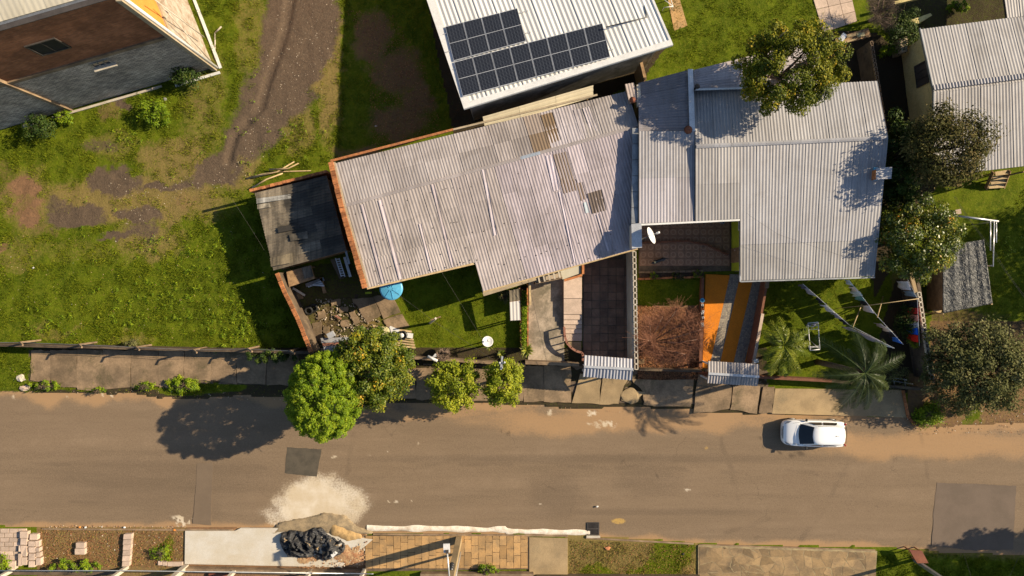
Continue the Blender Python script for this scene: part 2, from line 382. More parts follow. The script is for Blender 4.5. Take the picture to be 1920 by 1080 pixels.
    dust = 1 - sst(2, 26, np.minimum(abs(py - road_t(px)), abs(py - road_b(px))))
    red = np.maximum(red, dust * .55 * (px > 1700)); 
    return np.clip(dry, 0, 1), np.clip(grey, 0, 1), np.clip(red, 0, 1), np.clip(dark, 0, 1)

# ground sheet
gx = np.concatenate([np.linspace(-700, -60, 9)[:-1], np.linspace(-60, -36, 25)[:-1], np.arange(-36, 36.01, .125), np.linspace(36, 60, 25)[1:], np.linspace(60, 700, 9)[1:]])
gy = np.concatenate([np.linspace(-700, -50, 9)[:-1], np.linspace(-50, -21, 25)[:-1], np.arange(-21, 21.01, .125), np.linspace(21, 50, 25)[1:], np.linspace(50, 700, 9)[1:]])
GX, GY = np.meshgrid(gx, gy); nx, ny = len(gx), len(gy)
GZ = gheight(GX, GY)
pxg = 960 + GX * K; pyg = 540 - GY * K
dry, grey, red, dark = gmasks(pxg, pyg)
V = np.stack([GX.ravel(), GY.ravel(), GZ.ravel()], 1)
ii = (np.arange(ny - 1)[:, None] * nx + np.arange(nx - 1)[None]).ravel()
F = np.stack([ii, ii + 1, ii + nx + 1, ii + nx], 1)
g = G('ground earth and turf')
at = g.attr('mask'); sep = g.n('ShaderNodeSeparateColor'); g.t.links.new(at.outputs['Color'], sep.inputs[0])
n1 = g.noise(1.1, 6, .7); n2 = g.noise(7, 6, .75); n3 = g.noise(30, 4, .8)
gr = g.mix(g.mr(n1, .35, .65), (.10, .130, .005), (.055, .082, .003))
gr = g.mix(g.mr(n2, .45, .75), gr, (.15, .155, .016))
def edge(ch, lo=.3, hi=.7, k=.75): return g.mr(g.math('ADD', ch, g.math('MULTIPLY', g.math('SUBTRACT', n2, .5), k)), lo, hi)
dr = g.mix(g.mr(n3, .35, .7), (.235, .165, .06), (.14, .115, .035))
c = g.mix(edge(sep.outputs[0], .35, .9), gr, dr)
rd = g.mix(g.mr(n2, .35, .7), (.235, .13, .07), (.15, .09, .05))
c = g.mix(edge(sep.outputs[2], .25, .95, 1.), c, rd)
gy_ = g.mix(g.mr(n2, .3, .7), (.13, .092, .062), (.085, .061, .043))
c = g.mix(edge(sep.outputs[1], .2, .72, .9), c, gy_)
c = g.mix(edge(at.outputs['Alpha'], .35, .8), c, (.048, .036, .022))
c = g.mix(g.mr(n3, .70, .78), c, (.34, .27, .18))
g.bump(g.math('ADD', n2, g.math('MULTIPLY', n3, .5)), .9, .06)
M['ground'] = g.fin(c, .95, .1)
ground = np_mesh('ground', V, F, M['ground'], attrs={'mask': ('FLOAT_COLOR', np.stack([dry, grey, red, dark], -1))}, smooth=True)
tag(ground, kind='structure')

# grass blades (stuff) spread by the same masks
def ramp_mat(name, stops, rough=.8, trans=.25, spec=.2):
    g = G(name); cr = g.n('ShaderNodeValToRGB'); g.put(cr.inputs[0], g.attr('tint').outputs['Fac'])
    el = cr.color_ramp.elements; el[0].position = stops[0][0]; el[0].color = (*stops[0][1], 1); el[1].position = stops[1][0]; el[1].color = (*stops[1][1], 1)
    for p_, c_ in stops[2:]: e = el.new(p_); e.color = (*c_, 1)
    m = g.fin(cr.outputs[0], rough, spec)
    if trans:
        tb = g.n('ShaderNodeBsdfTranslucent'); g.t.links.new(cr.outputs[0], tb.inputs[0])
        mx = g.n('ShaderNodeMixShader'); mx.inputs[0].default_value = trans
        g.t.links.new(g.b.outputs[0], mx.inputs[1]); g.t.links.new(tb.outputs[0], mx.inputs[2]); g.t.links.new(mx.outputs[0], g.out.inputs[0])
    return m
M['blade'] = ramp_mat('grass blades', [(0, (.03, .065, .003)), (.45, (.115, .155, .004)), (.8, (.225, .235, .010)), (1, (.28, .23, .06))])
def blades(name, poly, dens, hgt, label_mask=True, tint0=0., tint1=.9, zoff=0.):
    xs = [p[0] for p in poly]; ys = [p[1] for p in poly]
    area = (max(xs) - min(xs)) * (max(ys) - min(ys)) / K / K; n = int(area * dens)
    px = rng.uniform(min(xs), max(xs), n); py = rng.uniform(min(ys), max(ys), n)
    k = inpoly(px, py, poly) & ~((py > road_t(px) - 1) & (py < road_b(px) + 3)); px, py = px[k], py[k]
    d, gr_, rd_, dk = gmasks(px, py)
    x = (px - 960) / K; y = (540 - py) / K
    cl = fbm(x, y, 2.2, 6, 4)
    if label_mask:
        k = (rng.random(len(px)) < (1 - .75 * d) * (1 - gr_) ** 3 * (1 - rd_) ** 1.5 * (1 - dk) ** 2 * (.25 + 1.5 * sst(.35, .65, cl))); px, py, x, y, cl, d = [a[k] for a in (px, py, x, y, cl, d)]
    n = len(x); a = rng.uniform(0, 2 * math.pi, n); hh = hgt * rng.uniform(.4, 1.2, n) * (.5 + .9 * sst(.4, .7, cl)); ww = rng.uniform(.010, .024, n)
    z = gheight(x, y) - .01 + zoff; la = rng.uniform(0, 2 * math.pi, n); ln = hh * rng.uniform(.3, 1.1, n)
    V = np.empty((n, 3, 3))
    V[:, 0] = np.stack([x - np.cos(a) * ww, y - np.sin(a) * ww, z], 1); V[:, 1] = np.stack([x + np.cos(a) * ww, y + np.sin(a) * ww, z], 1)
    V[:, 2] = np.stack([x + np.cos(la) * ln, y + np.sin(la) * ln, z + hh], 1)
    t = np.clip(tint0 + (tint1 - tint0) * (rng.random(n) * .55 + .45 * fbm(x, y, .8, 2)) + .3 * d, 0, 1)
    o = np_mesh(name, V.reshape(-1, 3), np.arange(n * 3).reshape(-1, 3), M['blade'], attrs={'tint': ('FLOAT', np.repeat(t, 3))})
    return o
tag(blades('grass', [(-80, -40), (660, -40), (640, 300), (470, 350), (585, 650), (-80, 648)], 640, .11), 'patchy green grass over the vacant lot', 'grass', kind='stuff')
tag(blades('grass', [(640, -40), (800, -40), (860, 240), (625, 300)], 260, .12), 'shaded grass beside the house with the solar panels', 'grass', kind='stuff')
tag(blades('grass', [(745, 545), (900, 490), (985, 530), (985, 670), (790, 665)], 700, .06, tint0=.3, tint1=1.0), 'mown front lawn between the long grey roof and the street', 'grass', kind='stuff')
tag(blades('grass', [(1215, 125), (1260, 0), (1250, -60), (1560, -60), (1540, 60), (1380, 130), (1300, 135)], 420, .08, tint0=.1, tint1=1.0), 'green lawn behind the house with the white roof', 'grass', kind='stuff')
tag(blades('grass', [(1197, 522), (1318, 522), (1318, 600), (1197, 580)], 400, .06), 'small shaded lawn in the walled yard', 'grass', kind='stuff')
tag(blades('grass', [(1425, 520), (1680, 520), (1690, 600), (1640, 670), (1420, 715)], 600, .06, tint0=.1, tint1=1.), 'lawn under the washing lines', 'grass', kind='stuff')
tag(blades('grass', [(1715, 520), (1950, 330), (2000, 330), (2000, 620), (1760, 700), (1740, 640)], 420, .08, tint0=.1), 'lawn around the tarpaulin shed', 'grass', kind='stuff')
tag(blades('grass', [(-80, 650), (60, 650), (70, 720), (440, 700), (545, 735), (300, 748), (-80, 735)], 700, .14), 'tufts of grass along the northern pavement', 'grass', kind='stuff')
tag(blades('grass', [(1640, 1032), (2000, 1040), (2000, 1110), (1650, 1110)], 800, .14), 'thick green verge at the bottom right corner', 'grass', kind='stuff')
tag(blades('grass', [(70, 990), (345, 995), (345, 1100), (70, 1100)], 700, .10, tint0=.5, tint1=1.1), 'sparse weeds on the bare verge', 'grass', kind='stuff')
tag(blades('grass', [(1068, 1012), (1305, 1022), (1305, 1100), (1068, 1100)], 500, .12, tint0=.5, tint1=1.1, label_mask=False), 'dry grass on the verge east of the storm drain', 'grass', kind='stuff')
tag(blades('grass', [(1700, 700), (1960, 700), (1960, 800), (1720, 812)], 160, .12, tint0=.2, tint1=1.), 'rough grass beside the eastern verge', 'grass', kind='stuff')

# ------------------------------------------------------------------ road
rx_ = np.arange(-1100, 3020, 3.0); nrow = 90
RX = np.repeat(rx_[None], nrow, 0); tt = np.linspace(0, 1, nrow)[:, None]
RY = (road_t(rx_) - 10)[None] * (1 - tt) + (road_b(rx_) + 10)[None] * tt
X = (RX - 960) / K; Y = (540 - RY) / K; Zr = .03 * (1 - (2 * tt - 1) ** 2) - .02 + 0 * X
wx = RX + (fbm(X, Y, .8, 1) - .5) * 50; wy = RY + (fbm(X, Y, .8, 2) - .5) * 30
fine = fbm(X, Y, 5, 3)
dt = RY - road_t(RX); db = road_b(RX) - RY
dust = np.maximum(1 - sst(0, 26, dt + (fbm(X, Y, .5, 5) - .5) * 50), 1 - sst(0, 16, db + (fbm(X, Y, .6, 6) - .5) * 24))
dust = np.maximum(dust, .9 * np.clip(1 - sst(.5, 1.3, np.hypot((wx - 1180) / 330, (wy - 790) / 28)), 0, 1))
dust = np.maximum(dust, .9 * np.clip(1 - sst(.5, 1.3, np.hypot((wx - 1750) / 260, (wy - 835) / 32)), 0, 1))
dust = np.maximum(dust, .7 * np.clip(1 - sst(.5, 1.3, np.hypot((wx - 800) / 150, (wy - 775) / 14)), 0, 1))
for cx, cy, rx2, ry2 in ((150, 740, 90, 7),): dust = np.maximum(dust, 1 - sst(.5, 1.2, np.hypot((wx - cx) / rx2, (wy - cy) / ry2)))
whi = 1 - sst(.55, 1.2, np.hypot((wx - 588) / 80, (wy - 952) / 70))
whi = np.maximum(whi, .8 * (1 - sst(.6, 1.2, np.hypot((wx - 640) / 56, (wy - 950) / 52))))
whi = np.maximum(whi, .6 * (1 - sst(.6, 1.2, np.hypot((wx - 530) / 50, (wy - 970) / 26))))
whi = np.maximum(whi, (1 - sst(.5, 1.2, np.hypot((wx - 335) / 26, (RY - 977) / 14))) * sst(.45, .55, fine) * 1.1)
for cx, cy, rr in ((633, 856, 5), (684, 854, 4), (733, 846, 5), (784, 832, 6), (751, 872, 4), (730, 917, 4), (1290, 918, 9), (770, 940, 4), (730, 940, 5), (1005, 945, 4), (130, 742, 8), (192, 740, 9), (213, 742, 7), (30, 744, 9), (1130, 795, 18), (1110, 775, 12), (1030, 775, 14)):
    whi = np.maximum(whi, .8 * (1 - sst(.5, 1.3, np.hypot((wx - cx) / rr, (RY - cy) / rr / .6)) ) * sst(.4, .6, fine))
yel = 1 - sst(.4, 1.2, np.hypot((RX - 1160) / 20, (RY - 977) / 8)); yel = np.maximum(yel, .8 * (1 - sst(.4, 1.2, np.hypot((RX - 1325) / 7, (RY - 840) / 5))))
drk = np.zeros_like(X)
for p_ in ([(1350, 820, 1), (1370, 880, 2), (1380, 960, 4)], [(1600, 855, 1), (1560, 930, 2), (1500, 1010, 3)], [(1440, 975, 1), (1360, 1000, 1)], [(130, 942, 1), (200, 944, 2)], [(663, 815, 1), (652, 890, 1.5)], [(370, 915, 1), (440, 892, 1)],
           [(1730, 815, 0), (1740, 870, .5), (1742, 900, 0)], [(1050, 875, 2), (1200, 876, 1), (1400, 885, 2)], [(1460, 882, 2), (1600, 888, 3)], [(0, 870, 2), (500, 880, 3)], [(700, 860, 3), (960, 870, 2)]):
    drk = np.maximum(drk, .30 * (1 - sst(0, 5, segd(RX + (fbm(X, Y, .3, 2) - .5) * 20, RY + (fbm(X, Y, .3, 4) - .5) * 20, p_))) * sst(.3, .6, fbm(X, Y, .5, 7)))
for cx, cy, rx2, ry2, v in ((1500, 850, 14, 6, .9), (1481, 855, 7, 6, .9), (1462, 848, 4, 4, 1.), (1430, 822, 4, 4, .8), (960, 812, 3, 5, .8), (935, 810, 2, 6, .7), (1520, 890, 3, 3, .6), (1200, 858, 3, 2, .5), (700, 905, 3, 2, .5), (300, 855, 3, 2, .5), (180, 905, 2, 2, .7), (510, 930, 3, 2, .5), (1640, 950, 3, 2, .5), (400, 930, 30, 60, .25), (1040, 930, 60, 50, .35), (1220, 900, 80, 40, .3), (1236, 893, 3, 6, .9), (300, 900, 260, 60, .3), (1130, 860, 600, 10, .35), (1200, 960, 300, 8, .3)):
    drk = np.maximum(drk, v * (1 - sst(.4, 1.2, np.hypot((wx - cx) / rx2, (RY - cy) / ry2))))
g = G('dusty asphalt'); at = g.attr('mask'); sep = g.n('ShaderNodeSeparateColor'); g.t.links.new(at.outputs['Color'], sep.inputs[0])
long_ = g.noise(1., 6, .65, vec=g.vec(.12, 1.2, 1)); n1 = g.noise(.6, 5, .6); n2 = g.noise(9, 6, .75); n3 = g.noise(55, 3, .7)
c = g.mix(g.mr(long_, .35, .7), (.212, .152, .100), (.168, .121, .079))
c = g.mix(g.mr(n1, .3, .7), c, (.188, .134, .087))
c = g.mix(1., c, g_gray(g, g.mr(n3, .25, .75, .72, 1.22)), 'MULTIPLY')
c = g.mix(1., c, g_gray(g, g.mr(g.noise(11, 4, .75), .3, .7, .88, 1.10)), 'MULTIPLY')
c = g.mix(1., c, g_gray(g, g.mr(g.noise(1., 4, .6, vec=g.vec(.07, 1.1, 1)), .35, .7, .95, 1.04)), 'MULTIPLY')
vo = g.n('ShaderNodeTexVoronoi'); vo.feature = 'DISTANCE_TO_EDGE'; vo.inputs['Scale'].default_value = .22
dv_ = g.n('ShaderNodeVectorMath'); dv_.operation = 'ADD'; g.put(dv_.inputs[0], g.pos); nz_ = g.n('ShaderNodeTexNoise'); nz_.inputs['Scale'].default_value = 1.5; nz_.inputs['Detail'].default_value = 5; g.put(nz_.inputs['Vector'], g.pos); g.put(dv_.inputs[1], nz_.outputs[1]); g.put(vo.inputs['Vector'], dv_.outputs[0])
crk = g.math('MULTIPLY', g.mr(vo.outputs[0], .002, .007, 1, 0), g.mr(g.noise(.35, 3, .5), .52, .64, 0, .28)); c = g.mix(crk, c, (.05, .037, .026))
grit = g.mr(g.noise(22, 2, .5), .70, .76, 0, .5); c = g.mix(grit, c, (.38, .30, .21))
def edge2(ch, lo, hi, k): return g.mr(g.math('ADD', ch, g.math('MULTIPLY', g.math('SUBTRACT', n2, .5), k)), lo, hi)
c = g.mix(g.math('MULTIPLY', edge2(sep.outputs[0], .1, 1.1, 1.6), .8), c, g.mix(n2, (.40, .245, .125), (.30, .185, .095)))
c = g.mix(g.math('MULTIPLY', sep.outputs[2], .7), c, (.055, .042, .032))
c = g.mix(g.math('MULTIPLY', edge2(sep.outputs[1], .15, 1.0, 1.5), .95), c, g.mix(g.mr(n1, .3, .6), (.62, .55, .45), (.50, .41, .29)))
c = g.mix(g.math('MULTIPLY', edge2(at.outputs['Alpha'], .5, 1.1, 1.6), .8), c, (.46, .29, .08))
g.bump(g.math('ADD', n3, n2), .35, .012)
M['road'] = g.fin(c, .92, .15)
ny2, nx2 = X.shape; V = np.stack([X.ravel(), Y.ravel(), Zr.ravel()], 1); ii = (np.arange(ny2 - 1)[:, None] * nx2 + np.arange(nx2 - 1)[None]).ravel()
F = np.stack([ii, ii + nx2, ii + nx2 + 1, ii + 1], 1)
road = np_mesh('road', V, F, M['road'], attrs={'mask': ('FLOAT_COLOR', np.stack([dust, np.clip(whi, 0, 1), drk, yel], -1))}, smooth=True)
tag(road, kind='structure')
M['patch'] = pm('dark asphalt patch', (.090, .075, .055), (.066, .056, .042), sc=2, rand=0, bump=.3, bs=60, rough=.9)
M['patch2'] = pm('grey asphalt patch', (.142, .106, .080), (.12, .09, .067), sc=.7, rand=0, bump=.3, bs=60, rough=.9)
M['patch3'] = pm('old asphalt strip', (.158, .115, .078), (.14, .102, .07), sc=.7, rand=0, bump=.3, bs=60, rough=.9)
def ragged(pts, st=7, j=.7):
    out = []
    for a, b in zip(pts, pts[1:] + pts[:1]):
        n_ = max(1, int(math.hypot(b[0] - a[0], b[1] - a[1]) / st))
        out += [(a[0] + (b[0] - a[0]) * k / n_ + random.uniform(-j, j), a[1] + (b[1] - a[1]) * k / n_ + random.uniform(-j, j)) for k in range(n_)]
    return out
def patch(pts, mat, z=.018):
    pts = ragged(pts); m = MB(); m.prism([P(*p) for p in pts], -.005, z); return m
for pts, mt in (([(539, 839), (603, 842), (594, 894), (534, 887)], 'patch'), ([(1756, 905), (1832, 907), (1906, 911), (1902, 960), (1900, 1030), (1824, 1032), (1747, 1022), (1750, 960)], 'patch2'),
                ([(370, 868), (398, 867), (400, 872), (397, 930), (396, 984), (362, 982), (366, 930)], 'patch3')):
    o = patch(pts, None, .021).build('asphalt_patch', M[mt], road); 
# wavy mortar residue along the southern gutter
m = MB(); vs = []; n = 140
for i in range(n + 1):
    px = 688 + (1106 - 688) * i / n; x0 = P(px, 0).x; bw = 3 + 5 * float(vn(x0, 3., 1.1, 2)) * (1.0 if px < 980 else .8)
    cy = 993 + 5 * (px - 688) / 418 - (3 if px < 950 else 0) + 2 * (float(vn(x0, 1., 2., 4)) - .5); z0 = .045 + .03 * float(vn(x0, 1., 3, 6))
    for dy, zz in ((-bw, .008), (-bw * .5, z0), (bw * .45, z0), (bw, .008)): q = P(px, cy + dy); vs.append((q.x, q.y, zz))
m.add(vs, [(i * 4 + k, i * 4 + k + 1, (i + 1) * 4 + k + 1, (i + 1) * 4 + k) for i in range(n) for k in range(3)], smooth=True)
M['mortar'] = pm('white mortar', (.72, .66, .57), (.56, .48, .38), sc=3, rand=0, bump=.4, dirt=(.3, .2, .12), dirt_amt=.4)
tag(m.build('mortar_edge', M['mortar']), kind='structure')
# narrow kerb lines on the south side
kerb = MB()
for (x1, y1), (x2, y2) in (((80, 991), (350, 993)), ((350, 992), (438, 993)), ((1098, 1008), (1300, 1019)), ((1310, 1021), (1640, 1031)), ((700, 1001), (1065, 1004))):
    kerb.beam(P(x1, y1, .0) + Vector((0, 0, .03)), P(x2, y2, .0) + Vector((0, 0, .03)), .10, .14)
tag(kerb.build('kerb', M['concrete'], bevel=.01), kind='structure')

# ------------------------------------------------------------------ pavements of separate slabs
def slabs(parent, quads, mat, name='slab', h=.13, jit=.012, gap=1.2, bevel=.012, rag=0):
    for q in quads:
        cx = sum(p[0] for p in q) / len(q); cy = sum(p[1] for p in q) / len(q); pts = []
        for p in q:
            d = math.hypot(p[0] - cx, p[1] - cy) or 1; pts.append((p[0] - (p[0] - cx) / d * gap, p[1] - (p[1] - cy) / d * gap))
        zs = [h + random.uniform(-jit, jit) for _ in pts]
        if rag:
            k_ = len(pts); o2 = []
            for i_ in range(k_):
                a_, b_ = pts[i_], pts[(i_ + 1) % k_]
                for t_ in (0, .25, .5, .75): o2.append((a_[0] + (b_[0] - a_[0]) * t_ + random.uniform(-rag, rag), a_[1] + (b_[1] - a_[1]) * t_ + random.uniform(-rag, rag)))
            pts = o2; zs = [h + random.uniform(-jit, jit) * .4] * len(pts)
        MB().prism([P(*p) for p in pts], -.02, zs).build(name, mat, parent, bevel=0)
def rect(x0, y0, x1, y1, sk=0): return [(x0 + sk, y0), (x1 + sk, y0), (x1, y1), (x0, y1)]
m = MB().prism([P(55, 656), P(560, 660), P(560, 722), P(55, 715)], -.05, .055)
pav = tag(m.build('pavement', M['concrete_d']), kind='structure')
xs = [60, 97, 147, 195, 247, 300, 347, 397, 445, 500, 552]
bt = [712, 722, 728, 733, 727, 724, 712, 714, 720, 722, 722]
slabs(pav, [[(xs[i], 655), (xs[i + 1], 656), (xs[i + 1], bt[i + 1]), (xs[i], bt[i] + random.uniform(-3, 3))] for i in range(len(xs) - 1)], M['concrete_m'], rag=1.3, gap=.8)
m = MB().prism([P(640, 680), P(1440, 690), P(1440, 722), P(1430, 760), P(640, 745)], -.05, .05)
pav2 = tag(m.build('pavement', M['concrete_d']), kind='structure')
slabs(pav2, [rect(690, 690, 735, 745), rect(735, 690, 780, 748), rect(780, 690, 825, 750), rect(825, 690, 880, 750), rect(880, 690, 930, 752), rect(930, 690, 982, 752), rect(982, 685, 1020, 753), rect(1020, 685, 1071, 754)], M['concrete_m'], rag=1.3, gap=.8)
slabs(pav2, [[(1086, 700), (1128, 702), (1124, 758), (1072, 756)], [(1128, 702), (1180, 702), (1162, 745), (1160, 758), (1124, 758)]], M['tan_slab'], h=.14, rag=1.2)
slabs(pav2, [[(1182, 710), (1300, 712), (1296, 764), (1206, 760), (1205, 735)], [(1308, 700), (1372, 722), (1368, 768), (1298, 776)], [(1372, 722), (1425, 722), (1418, 776), (1368, 769)], [(1428, 724), (1452, 724), (1447, 775), (1420, 776)]], M['concrete_m'], h=.13, rag=1.5)
m = MB().prism([P(1452, 728), P(1692, 730), P(1700, 782), P(1446, 775)], -.05, .14)
tag(m.build('concrete_apron', M['tan_slab'], bevel=.01), kind='structure')
# pale rock on the pavement
def rock(c, rx, ry, rz, mat, name, label, cat='rock', seed=0, group=None, parent=None):
    bm = bmesh.new(); bmesh.ops.create_icosphere(bm, subdivisions=2, radius=1)
    for v in bm.verts:
        d = .75 + .5 * mnoise.noise(v.co * 1.3 + Vector((seed, seed * 3, 1))); v.co = Vector((v.co.x * rx * d, v.co.y * ry * d, max(v.co.z, -.3) * rz * d))
    me = bpy.data.meshes.new(name); bm.to_mesh(me); bm.free(); me.materials.append(mat); o = bpy.data.objects.new(name, me); COL.objects.link(o); o.location = c
    if parent: o.parent = parent; o.location = Vector(c) - ORG[parent]; return o
    return tag(o, label, cat, group)
rock(P(1183, 741) + Vector((0, 0, .13)), .85, .6, .07, M['tan_slab'], 'rock', 'big pale flat rock on the pavement beside the striped gate canopy', seed=3)
rock(P(41, 709) + Vector((0, 0, .08)), .32, .30, .2, M['concrete_l'], 'rock', 'round pale stone on the grass corner west of the first pavement slab', seed=5)
rock(P(50, 728) + Vector((0, 0, .05)), .42, .26, .2, M['paver'], 'rock', 'pinkish stone at the road edge below the round pale stone', seed=8)
rock(P(66, 700) + Vector((0, 0, .05)), .25, .3, .12, M['concrete'], 'rock', 'grey stone touching the first pavement slab', seed=9)
rock(P(318, 722) + Vector((0, 0, .05)), .4, .28, .2, M['concrete'], 'rock', 'grey stone in the grass tuft south of the middle slabs', seed=12)

# ------------------------------------------------------------------ corrugated roofs
def lerp2(A, B, C, D, u, v): return (A * (1 - u) + B * u) * (1 - v) + (D * (1 - u) + C * u) * v
def corr_sheet(A, B, C, D, pitch=.177, amp=.021, seg=4, zo=0., nv=1):
    """A,B top edge, D,C bottom edge; ribs run from A-B to D-C"""
    wd = ((B - A).length + (C - D).length) / 2; n = max(1, round(wd / pitch)); N = n * seg
    nrm = (B - A).cross(D - A); nrm = -nrm if nrm.z < 0 else nrm; nrm.normalize()
    vs = []
    for j in range(nv + 1):
        for i in range(N + 1):
            p = lerp2(A, B, C, D, i / N, j / nv); vs.append(p + nrm * (amp * math.sin(2 * math.pi * i / seg + .4) + zo))
    W_ = N + 1
    return vs, [(j * W_ + i, (j + 1) * W_ + i, (j + 1) * W_ + i + 1, j * W_ + i + 1) for j in range(nv) for i in range(N)]
def sheets(parent, A, B, C, D, cols, rows, mat, colorf=None, pitch=.177, amp=.0165, clip=None, zo=0., name='roof_sheet', seg=4, lap=.02, skipf=None):
    for j in range(rows):
        for i in range(cols):
            if skipf and skipf(i, j): continue
            u0, u1 = i / cols, (i + 1.03) / cols; v0, v1 = j / rows, (j + 1 + lap * rows * .3) / rows
            if i == cols - 1: u1 = 1
            if j == rows - 1: v1 = 1
            a, b, c_, d = (lerp2(A, B, C, D, *t) for t in ((u0, v0), (u1, v0), (u1, v1), (u0, v1)))
            z = zo + .008 * (rows - j) + .004 * (i % 2) + random.uniform(0, .004)
            vs, fs = corr_sheet(a, b, c_, d, pitch, amp, seg, z)
            if clip is not None:
                xs_ = [p.x for p in vs]
                if min(xs_) >= clip: continue
                if max(xs_) > clip:
                    bm = bmesh.new(); bv = [bm.verts.new(p) for p in vs]
                    for f in fs: bm.faces.new([bv[k] for k in f])
                    bmesh.ops.bisect_plane(bm, geom=bm.verts[:] + bm.edges[:] + bm.faces[:], plane_co=(clip, 0, 0), plane_no=(1, 0, 0), clear_outer=True)
                    bm.verts.index_update(); vs = [p.co.copy() for p in bm.verts]; fs = [[q.index for q in f.verts] for f in bm.faces]; bm.free()
                    if not fs: continue
            k = colorf(i, j) if colorf else (1, 1, 1)
            MB().add(vs, fs, smooth=True).build(name, mat, parent, color=k)
def deck(quads, th=.10, drop=.05):
    m = MB()
    for q in quads:
        a = [Vector(p) for p in q]; 
        m.prism(a, [p.z - drop - th for p in a], [p.z - drop for p in a])
    return m
def tone(r, g_, b, j=.08):
    k = random.uniform(1 - j, 1 + j); return (r * k, g_ * k, b * k)
def walls(parent, pts, zb, mat, ztops, th=.15, name='wall', skip=()):
    n = len(pts)
    for i in range(n):
        if i in skip: continue
        a, b = Vector(pts[i]), Vector(pts[(i + 1) % n]); a.z = b.z = 0; d = (b - a).normalized(); nrm = Vector((d.y, -d.x, 0)) * th
        b2 = b - d * (th + .002)
        MB().prism([a, b2, b2 - nrm, a - nrm], zb, [ztops[i], ztops[(i + 1) % n], ztops[(i + 1) % n], ztops[i]]).build(name, mat, parent)
def window(parent, c, d, nrm, w_, h_, fmat, pmat, bars=1):
    """window centred at c on a wall with direction d and outward normal nrm"""
    m = MB(); d = Vector(d).normalized(); nrm = Vector(nrm).normalized(); up = Vector((0, 0, 1)); c = Vector(c)
    for s in (-1, 1):
        m.beam(c + up * s * h_ / 2 - d * (w_ / 2 + .04) + nrm * .03, c + up * s * h_ / 2 + d * (w_ / 2 + .04) + nrm * .03, .08, .07, up=nrm)
        m.beam(c + d * s * (w_ / 2) - up * (h_ / 2 - .04) + nrm * .03, c + d * s * (w_ / 2) + up * (h_ / 2 - .04) + nrm * .03, .08, .07, up=nrm)
    for k in range(bars): m.beam(c + d * ((k + 1) / (bars + 1) - .5) * w_ - up * (h_ / 2 - .04) + nrm * .03, c + d * ((k + 1) / (bars + 1) - .5) * w_ + up * (h_ / 2 - .04) + nrm * .03, .04, .05, up=nrm)
    f = m.build('window', fmat, parent)
    p = MB(); p.beam(c - d * w_ / 2 + nrm * .012, c + d * w_ / 2 + nrm * .012, h_ - .05, .02, up=nrm); p.build('pane', pmat, f)
    return f

# ------------------------------------------------------------------ tall brick building, top left corner
def uvwall(name, a, b, z0, z1, mat, parent, th=.2):
    """wall from a to b (xy) outward to the right of a->b, with metric wall coordinates for its courses"""
    a = Vector((a[0], a[1], 0)); b = Vector((b[0], b[1], 0)); d = (b - a); L = d.length; d /= L; nr = Vector((d.y, -d.x, 0))
    vs = [a + Vector((0, 0, z0)), b + Vector((0, 0, z0)), b + Vector((0, 0, z1)), a + Vector((0, 0, z1))]
    vs += [v - nr * th for v in vs]
    me = MB().add(vs, [(0, 1, 2, 3), (5, 4, 7, 6), (4, 0, 3, 7), (1, 5, 6, 2), (3, 2, 6, 7), (4, 5, 1, 0)])
    o = me.build(name, mat, parent)
    at = o.data.attributes.new('uvw', 'FLOAT_VECTOR', 'POINT')
    at.data.foreach_set('vector', [c for v in [(0, z0, 0), (L, z0, 0), (L, z1, 0), (0, z1, 0)] * 2 for c in v])
    return o
M['brickwall'] = course_mat('dark brick courses', (.34, .135, .065), (.24, .095, .048), (.22, .13, .08), .30, .11)
M['stonewall'] = course_mat('rough grey block courses', (.55, .46, .37), (.31, .26, .215), (.12, .11, .10), .32, .13)
HB = 10.8
cA = P(402, 128); fu = Vector((-1, -.290, 0)).normalized(); sv_ = Vector((-.36, .93, 0)).normalized()
LA, LB = 26.0, 14.0
A0 = cA; A1 = cA + fu * LA; A2 = A1 + sv_ * LB; A3 = cA + sv_ * LB
bA = thing('brick_building', (cA + fu * 8 + sv_ * 5), 'tall building of brown brick over grey block with pale roof in the top left corner', 'building')
ZM = 5.7
uvwall('wall', A1, A0, -.1, ZM - .15, M['stonewall'], bA)
uvwall('wall', A1, A0, ZM + .15, HB, M['brickwall'], bA)
uvwall('wall', A0 - Vector((0,0,0)), A3, -.1, ZM - .15, M['plaster_w'], bA)
uvwall('wall', A0, A3, ZM + .15, HB, M['orange_wall'], bA)
uvwall('wall', A3, A2, -.1, HB, M['brickwall'], bA); uvwall('wall', A2, A1, -.1, HB, M['stonewall'], bA)
nF = Vector((-fu.y, fu.x, 0)); nF = nF if nF.y < 0 else -nF
nS = Vector((sv_.y, -sv_.x, 0))
m = MB()
for z in (ZM,): m.beam(A0 + nF * -.06 + Vector((0, 0, z)), A1 + nF * -.06 + Vector((0, 0, z)), .30, .298)
m.build('concrete_beam', M['concrete'], bA)
m = MB(); m.beam(A0 - nS * .06 + Vector((0, 0, ZM)) + sv_ * .1, A3 - nS * .06 + Vector((0, 0, ZM)), .30, .296); m.build('concrete_beam', M['beige_wall'], bA)
for k in (9.3, 18.5):
    q = A0 + fu * k + nF * -.05; MB().beam(q, q + Vector((0, 0, HB)), .32, .34).build('column', M['concrete'], bA)
q = A0 - nF * .02 - nS * .05; MB().beam(q + (nF + nS) * .09, q + (nF + nS) * .09 + Vector((0, 0, HB)), .30, .30).build('column', M['beige_wall'], bA)
q = A0 + nS * .22 + nF * .10; MB().tube([q, q + Vector((0, 0, HB))], .085, 8).build('downpipe', M['white'], bA)
for t, z in ((5.2, 8.2),): 
    window(bA, A0 + fu * t + nF * .0 + Vector((0, 0, z)), fu, nF, 1.5, 1.3, M['frame_d'], M['rubber'])
